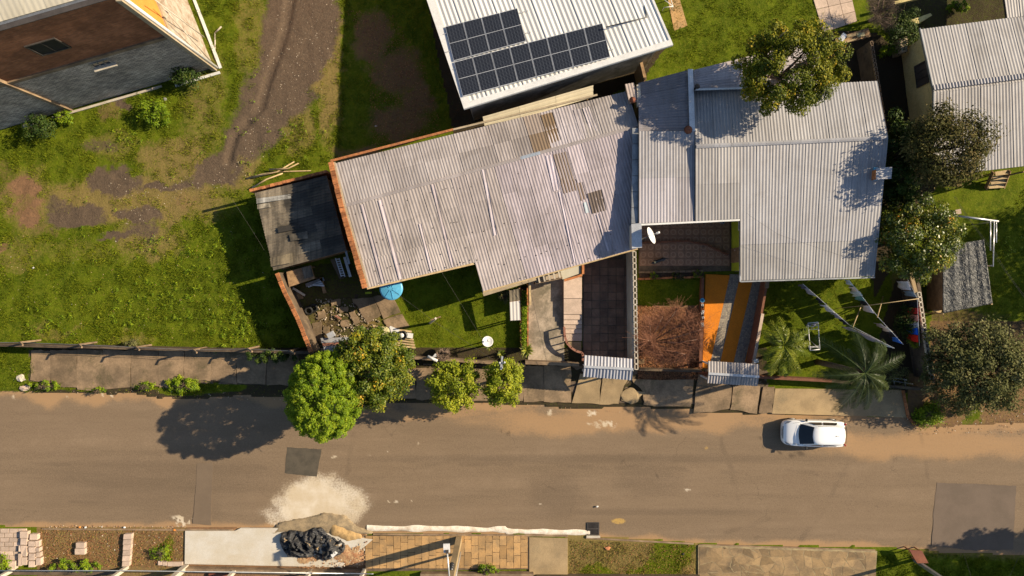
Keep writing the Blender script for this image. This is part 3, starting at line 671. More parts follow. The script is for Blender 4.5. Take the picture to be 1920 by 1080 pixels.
for t, z, w_ in ((9.0, 10.1, 1.4), (4.4, 4.9, 1.0), (12.6, 4.9, 1.1), (20.5, 10.1, 1.4)):
    window(bA, A0 + fu * t + Vector((0, 0, z)), fu, nF, w_, .55, M['steel'], M['glass'], 2)
    q = A0 + fu * t + nF * .12 + Vector((0, 0, z - .38)); MB().beam(q - fu * (w_ / 2 + .15), q + fu * (w_ / 2 + .15), .24, .07).build('sill', M['concrete_l'], bA)
# roof, a little below the parapet
zr = HB - .25
r0, r1, r2, r3 = A0 - nF * 0.55 + fu * .25, A1 - nF * .55, A2, A3 + fu * .25
rq = [Vector((p.x, p.y, z)) for p, z in ((r1, zr), (r0, zr), (r3, zr + 1.6), (r2, zr + 1.6))]
rf = deck([(rq[0], rq[1], rq[2], rq[3])]).build('roof', M['frame_d'], bA)
sheets(rf, rq[3], rq[2], rq[1], rq[0], 24, 2, M['cream_roof'], pitch=.25, amp=.006, colorf=lambda i, j: tone(1, 1, 1, .04))
m = MB(); m.beam(A0 - nF * .10 + Vector((0, 0, HB + .03)), A1 - nF * .10 + Vector((0, 0, HB + .03)), .26, .05); m.build('parapet_cap', M['frame_d'], bA)
m = MB(); m.beam(A0 - nF * .3 + Vector((0, 0, HB - .32)), A1 - nF * .3 + Vector((0, 0, HB - .32)), .5, .1); m.build('gutter', M['steel'], bA)
# white plinth along the sunlit side and front ledge
m = MB(); m.beam(A0 + nS * .42 + nF * .2, A3 + nS * .42, .17, .34); m.beam(A0 + nF * .42 + nS * .3 , A0 + nF * .42 + fu * 2.6, .17, .30)
tag(top(m.build('white_kerb_wall', M['white']), 'low white edging wall around the sunlit foot of the brick building', 'edging'), None)
for a, b in ((3.4, 10.5), (11.2, 12.4), (14.2, 16)):
    o = MB().beam(A0 + nF * .22 + fu * a + Vector((0, 0, .12)), A0 + nF * .22 + fu * b + Vector((0, 0, .12)), .14, .12).build('fallen_post', M['concrete_l'])
    top(o, {3.4: 'longest pale concrete post lying along the foot of the grey block wall', 11.2: 'short pale post piece between the weeds at the foot of the grey block wall', 14.2: 'westernmost pale post piece at the foot of the grey block wall'}[a], 'post', 'pale posts lying along the block wall')
for k, (a, b) in enumerate(((((288, -2), 8.2), ((383, 70), 1.5)), (((300, 8), 7.), ((398, 118), .8)))):
    o = MB().tube([P(*a[0], a[1]), P(*b[0], b[1])], .035, 5).build('pole', M['concrete_l'])
    top(o, ['thin pale pole leaning against the orange wall, upper of the two', 'thin pale pole leaning against the orange wall, lower and longer of the two'][k], 'pole')
m = MB(); m.tube([P(403, 108, .1), P(403, 62, .1)], .05, 5); m.tube([P(403, 62, .1), P(415, 50, .3)], .05, 5)
top(m.build('bent_post', M['concrete_l']), 'thin bent pale post lying in the grass east of the brick building', 'post')

# ------------------------------------------------------------------ house with the solar panels
zf = 5.1
Bq = [P(800, 0, 3.9), P(1242, 0, 3.9), P(1262, 85, zf), P(870, 205, zf)]
dB = (P(870, 205, zf) - P(1262, 85, zf)); 
up_ = Vector((-.32, .95, 0)).normalized()
FL, FR = P(870, 205, zf), P(1262, 85, zf); LBk = 12.0
eL, eR = FL + up_ * LBk, FR + up_ * LBk; eL.z = eR.z = 2.3
# match the roof's left edge with the photograph
sol = thing('house', (FL + FR) / 2 * 1 + up_ * 4 - Vector((0, 0, zf)), 'house with bright white ribbed metal roof carrying solar panels', 'house')
rfB = deck([(eL, eR, FR, FL)], th=.12, drop=.04).build('roof', M['white'], sol)
ri = .40; du = (FR - FL).normalized()
upL = (eL - FL).normalized()
a_, b_, c_, d_ = eL + du * ri, eR - du * .12, FR - du * .12 + upL * .34, FL + du * ri + upL * .34
sheets(rfB, a_, b_, c_, d_, 11, 1, M['white_roof'], pitch=.275, amp=.035, colorf=lambda i, j: tone(1, 1, 1, .03), zo=.02, seg=4)
m = MB()
nrmB = du.cross(upL).normalized()
for p, q, w_ in ((FL + du * .2, eL + du * .2, .40), ): m.beam(p + nrmB * .03, q + nrmB * .03, w_, .09, up=nrmB)
m.beam(FL + du * .40 + upL * .17 + nrmB * .03, FR + upL * .17 + nrmB * .03, .34, .09, up=nrmB)
m.beam(FR - du * .06 + upL * .34 + nrmB * .03, eR - du * .06 + nrmB * .03, .12, .09, up=nrmB)
m.build('fascia', M['white'], rfB)
ins = .45
fw = [FL + du * ins + up_ * ins, FR - du * ins + up_ * ins, eR - du * ins, eL + du * ins]
walls(sol, fw, -.05, M['grey_wall'], [zf - .3, zf - .3, 2.1, 2.1])
nB = -up_
for t in (.33, .72, .12):
    window(sol, Vector((fw[0].x, fw[0].y, 0)).lerp(Vector((fw[1].x, fw[1].y, 0)), t) + Vector((0, 0, 3.9)), du.xy.to_3d(), nB, 1.3, .7, M['steel'], M['glass'], 1)
m = MB(); q0 = P(1135, 53, zf - .1); 
m.tube([P(1136, 53, 4.9) + nrmB * .1, P(1172, 44, 4.7) + nrmB * .1, P(1213, 34, 4.6) + nrmB * .1, P(1204, 0, 4.2) + nrmB * .14], .035, 6); m.build('conduit', M['black_p'], rfB)
# panels: apparent grid corners
arr = thing('solar_array', P(990, 100, 4.9), 'solar array of twelve dark panels in an L shape on the white roof', 'solar array')
def roofz(p): # height on the roof plane for an xy
    n_ = nrmB; return FL.z - (n_.x * (p.x - FL.x) + n_.y * (p.y - FL.y)) / n_.z
def onroof(px, py, h=.16):
    z = 4.8
    for _ in range(12): p = P(px, py, z); z = roofz(p) + h
    return P(px, py, z)
M['cell'] = None
g = G('solar cells'); u = g.attr('uvw').outputs['Vector']
b = g.n('ShaderNodeTexBrick'); g.put(b.inputs['Vector'], u); g.put(b.inputs['Color1'], (.006, .008, .015)); g.put(b.inputs['Color2'], (.008, .010, .018)); g.put(b.inputs['Mortar'], (.10, .11, .13))
b.offset = 0; b.inputs['Scale'].default_value = 1; b.inputs['Brick Width'].default_value = .17; b.inputs['Row Height'].default_value = .085; b.inputs['Mortar Size'].default_value = .006
M['cell'] = g.fin(b.outputs[0], .38, .22)
O3 = Vector((0, 0, 0))
TL = (834, 49); TR = (970, 14); ML = (850.5, 115.5); MR = (987, 78); FR2 = (1129.5, 42); BLp = (867.5, 182); BRp = (1145, 108)
def lerp(a, b, t): return (a[0] + (b[0] - a[0]) * t, a[1] + (b[1] - a[1]) * t)
def panel(q):
    q = [onroof(*p) for p in q]; c = sum(q, Vector()) / 4
    q = [c + (p - c) * .975 for p in q]
    m = MB(); nn = nrmB * .04
    m.add([p for p in q] + [p - nn for p in q], [(3, 2, 1, 0), (4, 5, 6, 7), (0, 1, 5, 4), (1, 2, 6, 5), (2, 3, 7, 6), (3, 0, 4, 7)])
    o = m.build('solar_panel', M['alu'], arr)
    for h0, h1 in ((0.0, .5), (.5, 1.)):
        a = q[0].lerp(q[3], h0 + (.02 if h0 == 0 else .008)); b2 = q[1].lerp(q[2], h0 + (.02 if h0 == 0 else .008)); d = q[0].lerp(q[3], h1 - (.02 if h1 == 1 else .008)); c2 = q[1].lerp(q[2], h1 - (.02 if h1 == 1 else .008))
        e = (b2 - a).normalized() * .022; vs = [a + e, b2 - e, c2 - e, d + e]; vs = [v + nrmB * .004 for v in vs]
        s = MB().add(vs, [(3, 2, 1, 0)]).build('cell_field', M['cell'], o)
        w_ = (vs[1] - vs[0]).length; hh = (vs[3] - vs[0]).length
        at = s.data.attributes.new('uvw', 'FLOAT_VECTOR', 'POINT'); at.data.foreach_set('vector', [0, 0, 0, w_, 0, 0, w_, hh, 0, 0, hh, 0])
for i in range(4): panel([lerp(TL, TR, i / 4), lerp(TL, TR, (i + 1) / 4), lerp(ML, MR, (i + 1) / 4), lerp(ML, MR, i / 4)])
for i in range(8): panel([lerp(ML, FR2, i / 8), lerp(ML, FR2, (i + 1) / 8), lerp(BLp, BRp, (i + 1) / 8), lerp(BLp, BRp, i / 8)])
m = MB()
for a, b in (((832, 64), (990, 20)), ((836, 98), (995, 60)), ((850, 130), (1138, 55)), ((860, 165), (1150, 92))): m.beam(onroof(*a, .09), onroof(*b, .09), .04, .05)
m.build('mounting_rail', M['alu'], arr)
# tan terrace behind its right side
m = MB().prism([P(1243, -40), P(1262, -40), P(1288, 50), P(1263, 59)], -.05, .13)
tag(m.build('terrace', M['tile_tan'], bevel=.01), kind='structure')
m = MB()
for a, b in (((1245, 14), (1262, 12)), ((1262, 12), (1256, -6)), ((1246, 0), (1262, 12))): m.tube([P(*a, .7), P(*b, .7)], .025, 5)
for a in ((1245, 14), (1262, 12), (1256, -6)): m.tube([P(*a, .7), P(*a, .7) - Vector((0, 0, .58))], .025, 5)
top(m.build('clothes_airer', M['white']), 'white folding airer on the tan terrace at the top edge', 'clothes airer')

# cream canopy strip between the two houses
cq = [P(905, 219, 2.6), P(1112, 160, 2.6), P(1112, 182, 2.5), P(910, 243, 2.5)]
can = thing('canopy', P(1010, 200), 'long cream ribbed metal canopy between the white roof and the long grey roof', 'canopy')
cd = deck([cq], th=.06, drop=.03).build('roof', M['cream_roof'], can)
sheets(cd, cq[1], cq[2], cq[3], cq[0], 1, 3, M['cream_roof'], pitch=.22, amp=.055, colorf=lambda i, j: (1.2, 1.17, 1.1), zo=.03)
for t in (.05, .5, .95):
    for e in (0, 1):
        p = (cq[0].lerp(cq[1], t) if e == 0 else cq[3].lerp(cq[2], t)) * 1; p = Vector((p.x * .998, p.y * .998, 2.4)); MB().beam((p.x, p.y, 0), p, .08, .08).build('post', M['wood'], can)
# dark back yard corner pieces
o = MB().prism([P(1200, 118, 2.2), P(1205, 116, 2.2), P(1213, 148, 2.2), P(1208, 151, 2.2)], 0, 2.2).build('wall', M['wood']); top(o, 'dark board wall at the corner below the white roof', 'wall')

# ------------------------------------------------------------------ long house with the grey fibre-cement roof
zU, zR_, zL = 3.5, 3.98, 3.15
hd = thing('house', P(900, 380), 'long low house under a patched grey fibre cement roof with brick gable edge', 'house')
Aq = [P(622, 308, zU), P(1176, 171, zU), P(1197, 236, zR_), P(644, 386, zR_)]
L1 = [P(644, 386, zR_), P(845, 331.5, zR_), P(899, 490, zL), P(687, 540, zL)]
L2 = [P(845, 331.5, zR_), P(1197, 236, zR_), P(1262, 447, zL - .25), P(906, 546, zL - .3)]
CL = 8.02 * .935
def clipq(q, x):
    out = []
    for i in range(len(q)):
        a, b = q[i], q[(i + 1) % len(q)]
        if a.x <= x: out.append(a)
        if (a.x - x) * (b.x - x) < 0: out.append(a.lerp(b, (x - a.x) / (b.x - a.x)))
    return out
CLX = P(1196, 300, 3.4).x
rfD = deck([Aq, L1, clipq(L2, CLX)], th=.08, drop=.07).build('roof', M['wood'], hd)
def dcol(i, j):
    r = random.random()
    if r < .18: return tone(.82, .80, .77)
    if r < .36: return tone(1.12, 1.08, 1.07)
    return tone(1, 1, 1, .06)
def ucol(i, j):
    if i == 11: return tone(.55, .42, .26) if j == 1 else tone(.8, .72, .62)
    if i in (12, 13): return tone(1.1, 1.1, 1.14)
    if i in (3, 8, 9, 10): return tone(.84, .83, .80)
    return tone(.93, .93, .90, .10)
sheets(rfD, *Aq, 17, 2, M['fibre'], ucol, clip=CLX)
sheets(rfD, *L1, 7, 3, M['fibre'], lambda i, j: tone(1.0, .965, .90, .10), clip=CLX)
def l2col(i, j):
    return tone(1.02, .975, 1.03, .11) if i > 2 else tone(.98, .94, .90, .1)
sheets(rfD, *L2, 13, 4, M['fibre'], l2col, clip=CLX)
# replaced and covering sheets (strips of lighter sheet, brown weathered sheets)
def onD(px, py, h=.05):
    # height on the lower or upper slope
    for q in (clipq(L2, 99), L1, Aq):
        qq = [(960 + p.x * K * H / (H - p.z), 540 - p.y * K * H / (H - p.z)) for p in q]
        if inpoly(np.array(px), np.array(py), qq): break
    a, b, c = q[0], q[1], q[3]; n_ = (b - a).cross(c - a).normalized(); z = 3.3
    for _ in range(10): p = P(px, py, z); z = a.z - (n_.x * (p.x - a.x) + n_.y * (p.y - a.y)) / n_.z + h
    return P(px, py, z)
def extra(q, c, mat='fibre', h=.055, par=None, on=None):
    pts = [(on or onD)(*p, h) for p in q]; vs, fs = corr_sheet(*pts, .177, .022, 4, 0)
    MB().add(vs, fs, smooth=True).build('roof_sheet', M[mat], par or rfD, color=tone(*c, .03))
for q, c in (([(1014, 216), (1036, 210), (1052, 262), (1030, 270)], (.50, .36, .19)),
             ([(1037, 290), (1063, 284), (1079, 338), (1053, 345)], (.52, .43, .33)), ([(1051, 342), (1080, 336), (1084, 356), (1057, 363)], (.42, .33, .25)), ([(1081, 344), (1092, 341), (1101, 372), (1089, 377)], (.42, .33, .25)),
             ([(1101, 363), (1128, 355), (1137, 394), (1111, 401)], (.33, .27, .22)),
             ([(903, 317), (909, 315), (932, 440), (926, 442)], (1.4, 1.36, 1.45)), ([(1023, 292), (1036, 289), (1049, 356), (1038, 359)], (1.45, 1.4, 1.55)),
             ([(1047, 360), (1052, 359), (1080, 490), (1076, 491)], (1.3, 1.26, 1.38)), ([(1118, 402), (1123, 401), (1143, 470), (1139, 471)], (1.3, 1.26, 1.36)),
             ([(676, 384), (682, 382), (722, 530), (716, 532)], (1.22, 1.16, 1.18)), ([(709, 376), (716, 374), (755, 522), (748, 524)], (1.25, 1.18, 1.2)),
             ([(808, 346), (814, 344), (852, 500), (847, 501)], (1.25, 1.18, 1.2)), ([(785, 420), (790, 419), (812, 508), (807, 509)], (1.3, 1.25, 1.28)),
             ([(1092, 203), (1106, 199), (1124, 248), (1110, 253)], (1.3, 1.3, 1.36)), ([(1075, 206), (1088, 203), (1104, 252), (1090, 256)], (1.25, 1.25, 1.32))):
    extra(q, c)
extra([(1094, 380), (1100, 378), (1106, 398), (1098, 400)], (1.2, 1.5, 1.6), h=.06)
# ridge caps: short pieces
rl = [(644, 386), (1197, 236)]
for i in range(15):
    a, b = lerp(*rl, i / 15), lerp(*rl, (i + 1) / 15)
    p, q = P(*a, zR_ + .09), P(*b, zR_ + .09)
    if max(p.x, q.x) > CLX: q = p.lerp(q, .75)
    dd = (q - p); m = MB(); sd_ = dd.normalized().cross(Vector((0, 0, 1)))
    w2 = .09
    m.add([p - sd_ * -w2 + Vector((0, 0, -.05)), p, p + sd_ * -w2 + Vector((0, 0, -.05)), q - sd_ * -w2 + Vector((0, 0, -.05)), q, q + sd_ * -w2 + Vector((0, 0, -.05))], [(0, 3, 4, 1), (1, 4, 5, 2)])
    m.build('ridge_cap', M['fibre'], rfD, color=(tone(.95, 1.25, 1.5) if i in (9,) else tone(.92, .90, .87, .12)))
# screws of the roof (rows)
m = MB()
for r_ in (.12, .5, .82, .97):
    for t in np.arange(.03, .99, .028):
        if random.random() < .65: continue
        for q, lim in ((L1, 1), (L2, .80)):
            if t > lim: continue
            c = lerp2(*q, t, min(.985, r_ + random.uniform(-.01, .01))) + Vector((0, 0, .06)); m.box(c - Vector((0, 0, .05)), .05, .05, .03)
tag(m.build('roof_bolts', M['frame_d'], rfD), kind='stuff')
# gable wall of bricks
gab = thing('brick_parapet', P(655, 425), 'orange brick gable parapet along the west edge of the long grey roof', 'parapet')
def brickrun(parent, pts, n, w_, hgt=.1, zt=0., mat='brick', name='brick', base=0., core='brick', gapf=.93):
    """pts: world points along the top; capping bricks with a wall core below"""
    pts = [Vector(p) for p in pts]; L_ = [0]
    for a, b in zip(pts[:-1], pts[1:]): L_.append(L_[-1] + (b - a).length)
    def at(s):
        for i in range(len(pts) - 1):
            if s <= L_[i + 1] + 1e-6: return pts[i].lerp(pts[i + 1], (s - L_[i]) / (L_[i + 1] - L_[i]))
        return pts[-1]
    for i in range(n):
        a, b = at(L_[-1] * i / n), at(L_[-1] * (i + 1) / n); c = (a + b) / 2; j = Vector((random.uniform(-1, 1), random.uniform(-1, 1), 0)) * .012
        MB().beam(c + (a - c) * gapf + j, c + (b - c) * gapf + j, w_ + random.uniform(-.01, .015), hgt + random.uniform(-.01, .02)).build(name, M[mat], parent)
    for a, b in zip(pts[:-1], pts[1:]):
        d = (b - a); d.z = 0; d.normalize(); s_ = Vector((d.y, -d.x, 0)) * (w_ * .42)
        MB().prism([a - s_, b - s_, b + s_, a + s_], base, [a.z - hgt / 2, b.z - hgt / 2, b.z - hgt / 2, a.z - hgt / 2]).build('wall_core', M[core], parent)
brickrun(gab, [P(620, 304, zU + .18), P(640, 387, zR_ + .18), P(684, 540, zL + .18)], 27, .27, .12)
m = MB(); m.beam(P(627, 304, zU + .1), P(646, 384, zR_ + .1), .10, .06); m.beam(P(646, 384, zR_ + .1), P(691, 538, zL + .1), .10, .06); m.build('mortar_fillet', M['beige_wall'], gab)
# house walls
wp = [P(632, 312, 2.9), P(688, 528, 2.6), P(897, 482, 2.6), P(908, 535, 2.5), P(1190, 456, 2.5), P(1180, 195, 3.), P(1165, 180, 3.)]
walls(hd, wp, -.05, M['beige_wall'], [3.0, 2.6, 2.6, 2.45, 2.45, 3.3, 3.1], skip=(0,))
for a, b, t in ((1, 2, .35), (1, 2, .75), (3, 4, .3), (3, 4, .8)):
    pa, pb = wp[a].copy(), wp[b].copy(); d = (pb - pa); d.z = 0; n_ = Vector((d.y, -d.x, 0)); c = pa.lerp(pb, t); c.z = 1.5
    window(hd, c, d, n_, 1.2, 1.0, M['white'], M['glass'], 1)
for (a, b, c_) in (((688, 541), (898, 492), zL), ((906, 547), (1196, 466), zL - .3)):
    MB().beam(P(*a, c_) - Vector((0, 0, .09)), P(*b, c_) - Vector((0, 0, .09)), .11, .09).build('gutter', M['wood_l'], hd)
m = MB(); m.beam(P(905, 549, 2.3), P(1004, 519, 2.3), .42, .10); m.build('porch_beam', M['beige_wall'], hd)
MB().beam(P(620, 302, zU + .05), P(850, 243, zU + .05), .13, .13).build('top_brick_course', M['brick'], hd)
MB().beam(P(850, 243, zU + .05), P(1120, 178, zU + .05), .10, .1).build('top_brick_course', M['beige_wall'], hd)

# small raised roof and chimney between the houses
o = thing('small_roof', P(1185, 178), 'small raised lean-to roof where the two grey roofs meet', 'lean-to')
q = [P(1172, 158, 4.), P(1188, 155, 4.), P(1198, 190, 4.), P(1180, 194, 4.)]
d = deck([q], .1, .03).build('roof', M['wood'], o); sheets(d, *q, 1, 2, M['fibre'], lambda i, j: (1.1, 1.0, .9))
MB().prism([P(1175, 165, 3.9), P(1187, 162, 3.9), P(1194, 187, 3.9), P(1182, 190, 3.9)], 2.5, 3.82).build('wall', M['beige_wall'], o)
MB().beam(P(1196, 160, 3.9), P(1198, 200, 3.9), .2, .35).build('board', M['concrete_l'], o)
for k, (x_, y_, z_, r_, h_) in enumerate(((1187, 186, 3.3, .13, 1.1), (1292, 242, 3.9, .16, .9), (1309, 160, 3.9, .1, .9))):
    m = MB().lathe(P(x_, y_, z_ + h_) - Vector((0, 0, h_)), [(r_ * .7, 0), (r_ * .7, h_ - .2), (r_ * 1.5, h_ - .18), (.02, h_)], 12)
    top(m.build('vent_pipe', M['rust'] if k != 2 else M['frame_d']), ['rusty capped flue pipe on the small raised roof', 'rusty capped flue pipe beside the silver flashing on the dark roof', 'dark flue pipe under the big olive tree'][k], 'flue pipe')

# ------------------------------------------------------------------ old shed with dark sheets, left of the long house
sh = thing('shed', P(565, 430), 'old low shed with blackened mismatched roof sheets beside the brick gable', 'shed')
sq = [P(478, 362, 2.1), P(612, 329, 2.35), P(650, 470, 2.2), P(513, 507, 2.0)]
sdk = deck([sq], .08, .05).build('roof', M['wood'], sh)
def scol(i, j): return tone(1.3, 1.2, 1.05, .2) if j == 0 else tone(*random.choice([(.65, .62, .6), (.38, .37, .38), (1.05, 1., .92), (.75, .68, .6)]), .15)
sheets(sdk, sq[3], sq[0], sq[1], sq[2], 9, 3, M['fibre_old'], scol, amp=.034, lap=.08)
def onS(px, py, h=.06): return P(px, py, 2.17 + h)
for q, c in (([(481, 382), (481, 372), (545, 364), (546, 372)], (2.2, 2.4, 2.7)), ([(522, 436), (520, 426), (561, 418), (563, 429)], (.25, .25, .27)), ([(545, 452), (542, 440), (576, 433), (578, 447)], (1.5, 1.4, 1.25)),
             ([(508, 500), (506, 484), (548, 474), (550, 492)], (1.9, 1.7, 1.3)), ([(483, 392), (482, 384), (505, 380), (508, 388)], (2.4, 2.35, 2.2))):
    extra(q, c, 'fibre_old', .06, sdk, onS)
walls(sh, [P(482, 365, 2.), P(515, 503, 2.), P(646, 468, 2.), P(610, 333, 2.)], -.05, M['wood'], [1.9, 1.9, 2.0, 2.1], th=.1)
for (a, b) in (((612, 356), (622, 376)), ((628, 392), (655, 495))):
    MB().beam(P(*a, 2.1), P(*b, 2.1), .12, .08).build('edge_board', M['steel'], sh)
pw = thing('brick_wall', P(545, 338), 'brick boundary wall with orange top along the north side of the old shed', 'wall')
brickrun(pw, [P(468, 358, 2.3), P(613, 321, 2.3)], 19, .16, .1, core='brick')
pw2 = thing('brick_wall', P(552, 580), 'orange topped brick wall running down the yard from the old shed to the trees', 'wall')
brickrun(pw2, [P(519, 512, 1.9), P(536, 552, 1.9), P(560, 602, 1.9), P(583, 660, 1.9)], 20, .22, .1, core='concrete_d')

# ------------------------------------------------------------------ house with the zinc roof on the right of the long house
he = thing('house', P(1430, 330), 'low house with ribbed light grey metal roof and lime green porch wall', 'house')
zE, zR2 = 3.4, 4.7
E3 = [P(1300, 168, zE), P(1645, 152, zE), P(1665, 259, zR2), P(1304, 276, zR2)]
E4a = [P(1198, 246, zR2 - .12), P(1302, 246, zR2 - .12), P(1302, 414.5, zE + .56), P(1198, 419, zE + .56)]
E4c = [P(1304, 276, zR2), P(1388, 272, zR2), P(1388, 410, zE + .62), P(1304, 414.5, zE + .62)]
E4b = [P(1304, 276, zR2), P(1665, 259, zR2), P(1640, 518, zE), P(1388, 526, zE)]
E1 = [P(1197, 156, 3.9), P(1292, 131, 3.9), P(1297, 246, 4.4), P(1198, 246, 4.4)]
E2 = [P(1301, 131, 4.1), P(1540, 72, 4.1), P(1540, 159, 3.9), P(1301, 168, 3.9)]
# lower right slope is one plane; its left edge follows the porch cut
b1 = [P(1330, 275, zR2), P(1665, 259, zR2), P(1640, 518, zE), P(1330, 529, zE)]
rfE = deck([E3, E4a, E4c, [P(1388, 272, zR2), P(1665, 259, zR2), P(1640, 518, zE), P(1388, 526, zE)], E1, E2], th=.08, drop=.06).build('roof', M['frame_d'], he)
zc = lambda i, j: tone(1, 1, 1.0, .05)
sheets(rfE, *E3, 10, 1, M['zinc'], lambda i, j: tone(.97, .97, .97, .05))
sheets(rfE, *E4a, 3, 2, M['zinc'], lambda i, j: tone(1.1, 1.06, 1.1, .04) if j else tone(1.0, .99, 1.0, .05))
sheets(rfE, *E4c, 2, 2, M['zinc'], lambda i, j: tone(.94, .92, .88, .05))
E5 = [P(1388, 272, zR2), P(1665, 259, zR2), P(1640, 518, zE), P(1388, 526, zE)]
sheets(rfE, *[E5[0], E5[1], E5[1].lerp(E5[2], .73), E5[0].lerp(E5[3], .73)], 9, 1, M['zinc'], zc)
sheets(rfE, *[E5[0].lerp(E5[3], .73), E5[1].lerp(E5[2], .73), E5[2], E5[3]], 9, 1, M['zinc'], lambda i, j: tone(.93, .92, .88, .04), zo=-.02)
sheets(rfE, E1[3], E1[0], E1[1], E1[2], 4, 1, M['fibre'], lambda i, j: tone(.62, .63, .66, .07))
sheets(rfE, E2[3], E2[0], E2[1], E2[2], 3, 3, M['fibre'], lambda i, j: tone(1.25, 1.22, 1.22, .12))
MB().beam(P(1294.5, 130, 4.15), P(1298, 246, 4.6), .30, .06).build('flashing', M['alu'], rfE)
MB().beam(P(1302, 168, 4.1), P(1400, 165, 4.1), .1, .05).build('flashing', M['white'], rfE)
for i in range(11):
    t0, t1 = i / 11, (i + 1.02) / 11; a, b = lerp((1306, 274), (1665, 258), t0), lerp((1306, 274), (1665, 258), min(1, t1))
    p, q = P(*a, zR2 + .09), P(*b, zR2 + .09); s_ = Vector((0, .11, 0)); dn = Vector((0, 0, .04))
    MB().add([p + s_ - dn, p, p - s_ - dn, q + s_ - dn, q, q - s_ - dn], [(0, 1, 4, 3), (1, 2, 5, 4)]).build('ridge_cap', M['zinc'], rfE, color=tone(.9, .93, .98, .04))
MB().beam(P(1198, 421.5, zE + .56), P(1387, 412.5, zE + .56), .10, .1).build('gutter', M['white'], he)
MB().beam(P(1388, 528, zE - .05), P(1640, 520, zE - .05), .08, .08).build('gutter', M['steel'], he)
MB().beam(P(1387.5, 412, zE + .1), P(1387.5, 528, zE - .03), .06, .12).build('verge_trim', M['alu'], he)
ew = [P(1205, 165, 3.), P(1205, 400, 3.), P(1377, 398, 0), P(1377, 509, 0), P(1622, 496, 3.), P(1640, 270, 3.), P(1630, 165, 3.)]
walls(he, ew, -.05, M['beige_wall'], [3.7, 3.7, 3.7, 3.1, 3.1, 4.2, 3.3], skip=())
# lime porch wall facing the tiled porch
lw = [P(1387, 412, 3.0), P(1371, 415, 0), P(1371, 512, 0), P(1387, 514, 3.0)]
bx_ = P(1370, 0, 0).x
MB().prism([(bx_, P(0, 416, 0).y), (bx_ + .2, P(0, 416, 0).y), (bx_ + .2, P(0, 508, 0).y), (bx_, P(0, 508, 0).y)], 0, [3.3, 3.3, 3.15, 3.15]).build('porch_wall', M['lime'], he)
o = MB().box((bx_ - .03, P(0, 480, 0).y, .05), .06, .9, 2.1).build('door', M['wood'], he)
MB().box((bx_ - .08, P(0, 471, 0).y, 1.05), .05, .05, .05).build('handle', M['alu'], o)
for yy, zz in ((428, 2.0),):
    window(he, Vector((bx_, P(0, yy, 0).y, zz)), (0, 1, 0), (-1, 0, 0), .5, .6, M['white'], M['glass'], 0)
for x_ in (1240, 1300, 1345):
    pass
ch = thing('chimney', P(1652, 324), 'small sheet-capped chimney with blue flashing on the east edge of the zinc roof', 'chimney')
q = [P(1643, 315, 5.2), P(1673, 313, 5.2), P(1671, 335, 5.1), P(1642, 337, 5.1)]
MB().prism([P(1645, 317, 5.), P(1665, 315, 5.), P(1664, 333, 5.), P(1645, 335, 5.)], 3., 5.02).build('stack', M['brick'], ch)
sheets(ch, q[3], q[0], q[1], q[2], 1, 1, M['zinc'], lambda i, j: (1.1, 1.1, 1.1), name='cap_sheet', pitch=.12, amp=.015)
MB().beam(P(1642, 314, 4.55), P(1642, 338, 4.5), .22, .1).build('flashing', M['blue_p'], ch)
# boundary wall between the two houses and its metal capping
bw = thing('party_wall', P(1191, 340), 'rendered party wall with grey blue metal capping between the two grey roofs', 'wall')
MB().prism([P(1188, 240, 4.2), P(1197, 240, 4.2), P(1197, 420, 3.8), P(1186, 420, 3.8)], 0, [4.2, 4.2, 3.8, 3.8]).build('wall', M['grey_wall'], bw)
for i in range(6):
    y0, y1 = 240 + i * 30, 240 + (i + 1) * 30 - 1
    MB().beam(P(1191.5 - i * .3, y0, 4.26 - i * .07), P(1191.3 - i * .3, y1, 4.20 - i * .07), .36, .04).build('capping_sheet', M['steel'], bw)
MB().prism([P(1185, 421, 4.), P(1202, 419, 4.), P(1203, 463, 4.), P(1186, 465, 4.)], 2.6, 3.95).build('pier', M['concrete_l'], bw)
MB().prism([P(1184, 420, 4.05), P(1203, 418, 4.05), P(1204, 464, 4.05), P(1185, 466, 4.05)], 3.96, 4.03).build('pier_cap', M['alu'], bw)
gw = thing('garden_wall', P(1189, 580), 'long narrow whitewashed wall with open blocks on top between dark driveway and walled yard', 'wall')
MB().prism([P(1184.5, 468, 2.2), P(1190, 468, 2.2), P(1193, 694, 2.2), P(1187, 694, 2.2)], 0, 2.1).build('wall', M['concrete_l'], gw)
for i in range(20):
    a, b = lerp((1189, 472), (1193, 694), i / 20), lerp((1189, 472), (1193, 694), (i + .86) / 20)
    m = MB(); p, q = P(*a, 2.2), P(*b, 2.2); d = (q - p).normalized(); s_ = Vector((d.y, -d.x, 0)) * .09
    for sgn in (-1, 1): m.beam(p + s_ * sgn, q + s_ * sgn, .05, .16)
    m.beam(p - s_ * .7, p + s_ * .7, .05, .158); m.beam(q - s_ * .7, q + s_ * .7, .05, .158)
    m.build('open_block', M['concrete_l'], gw)

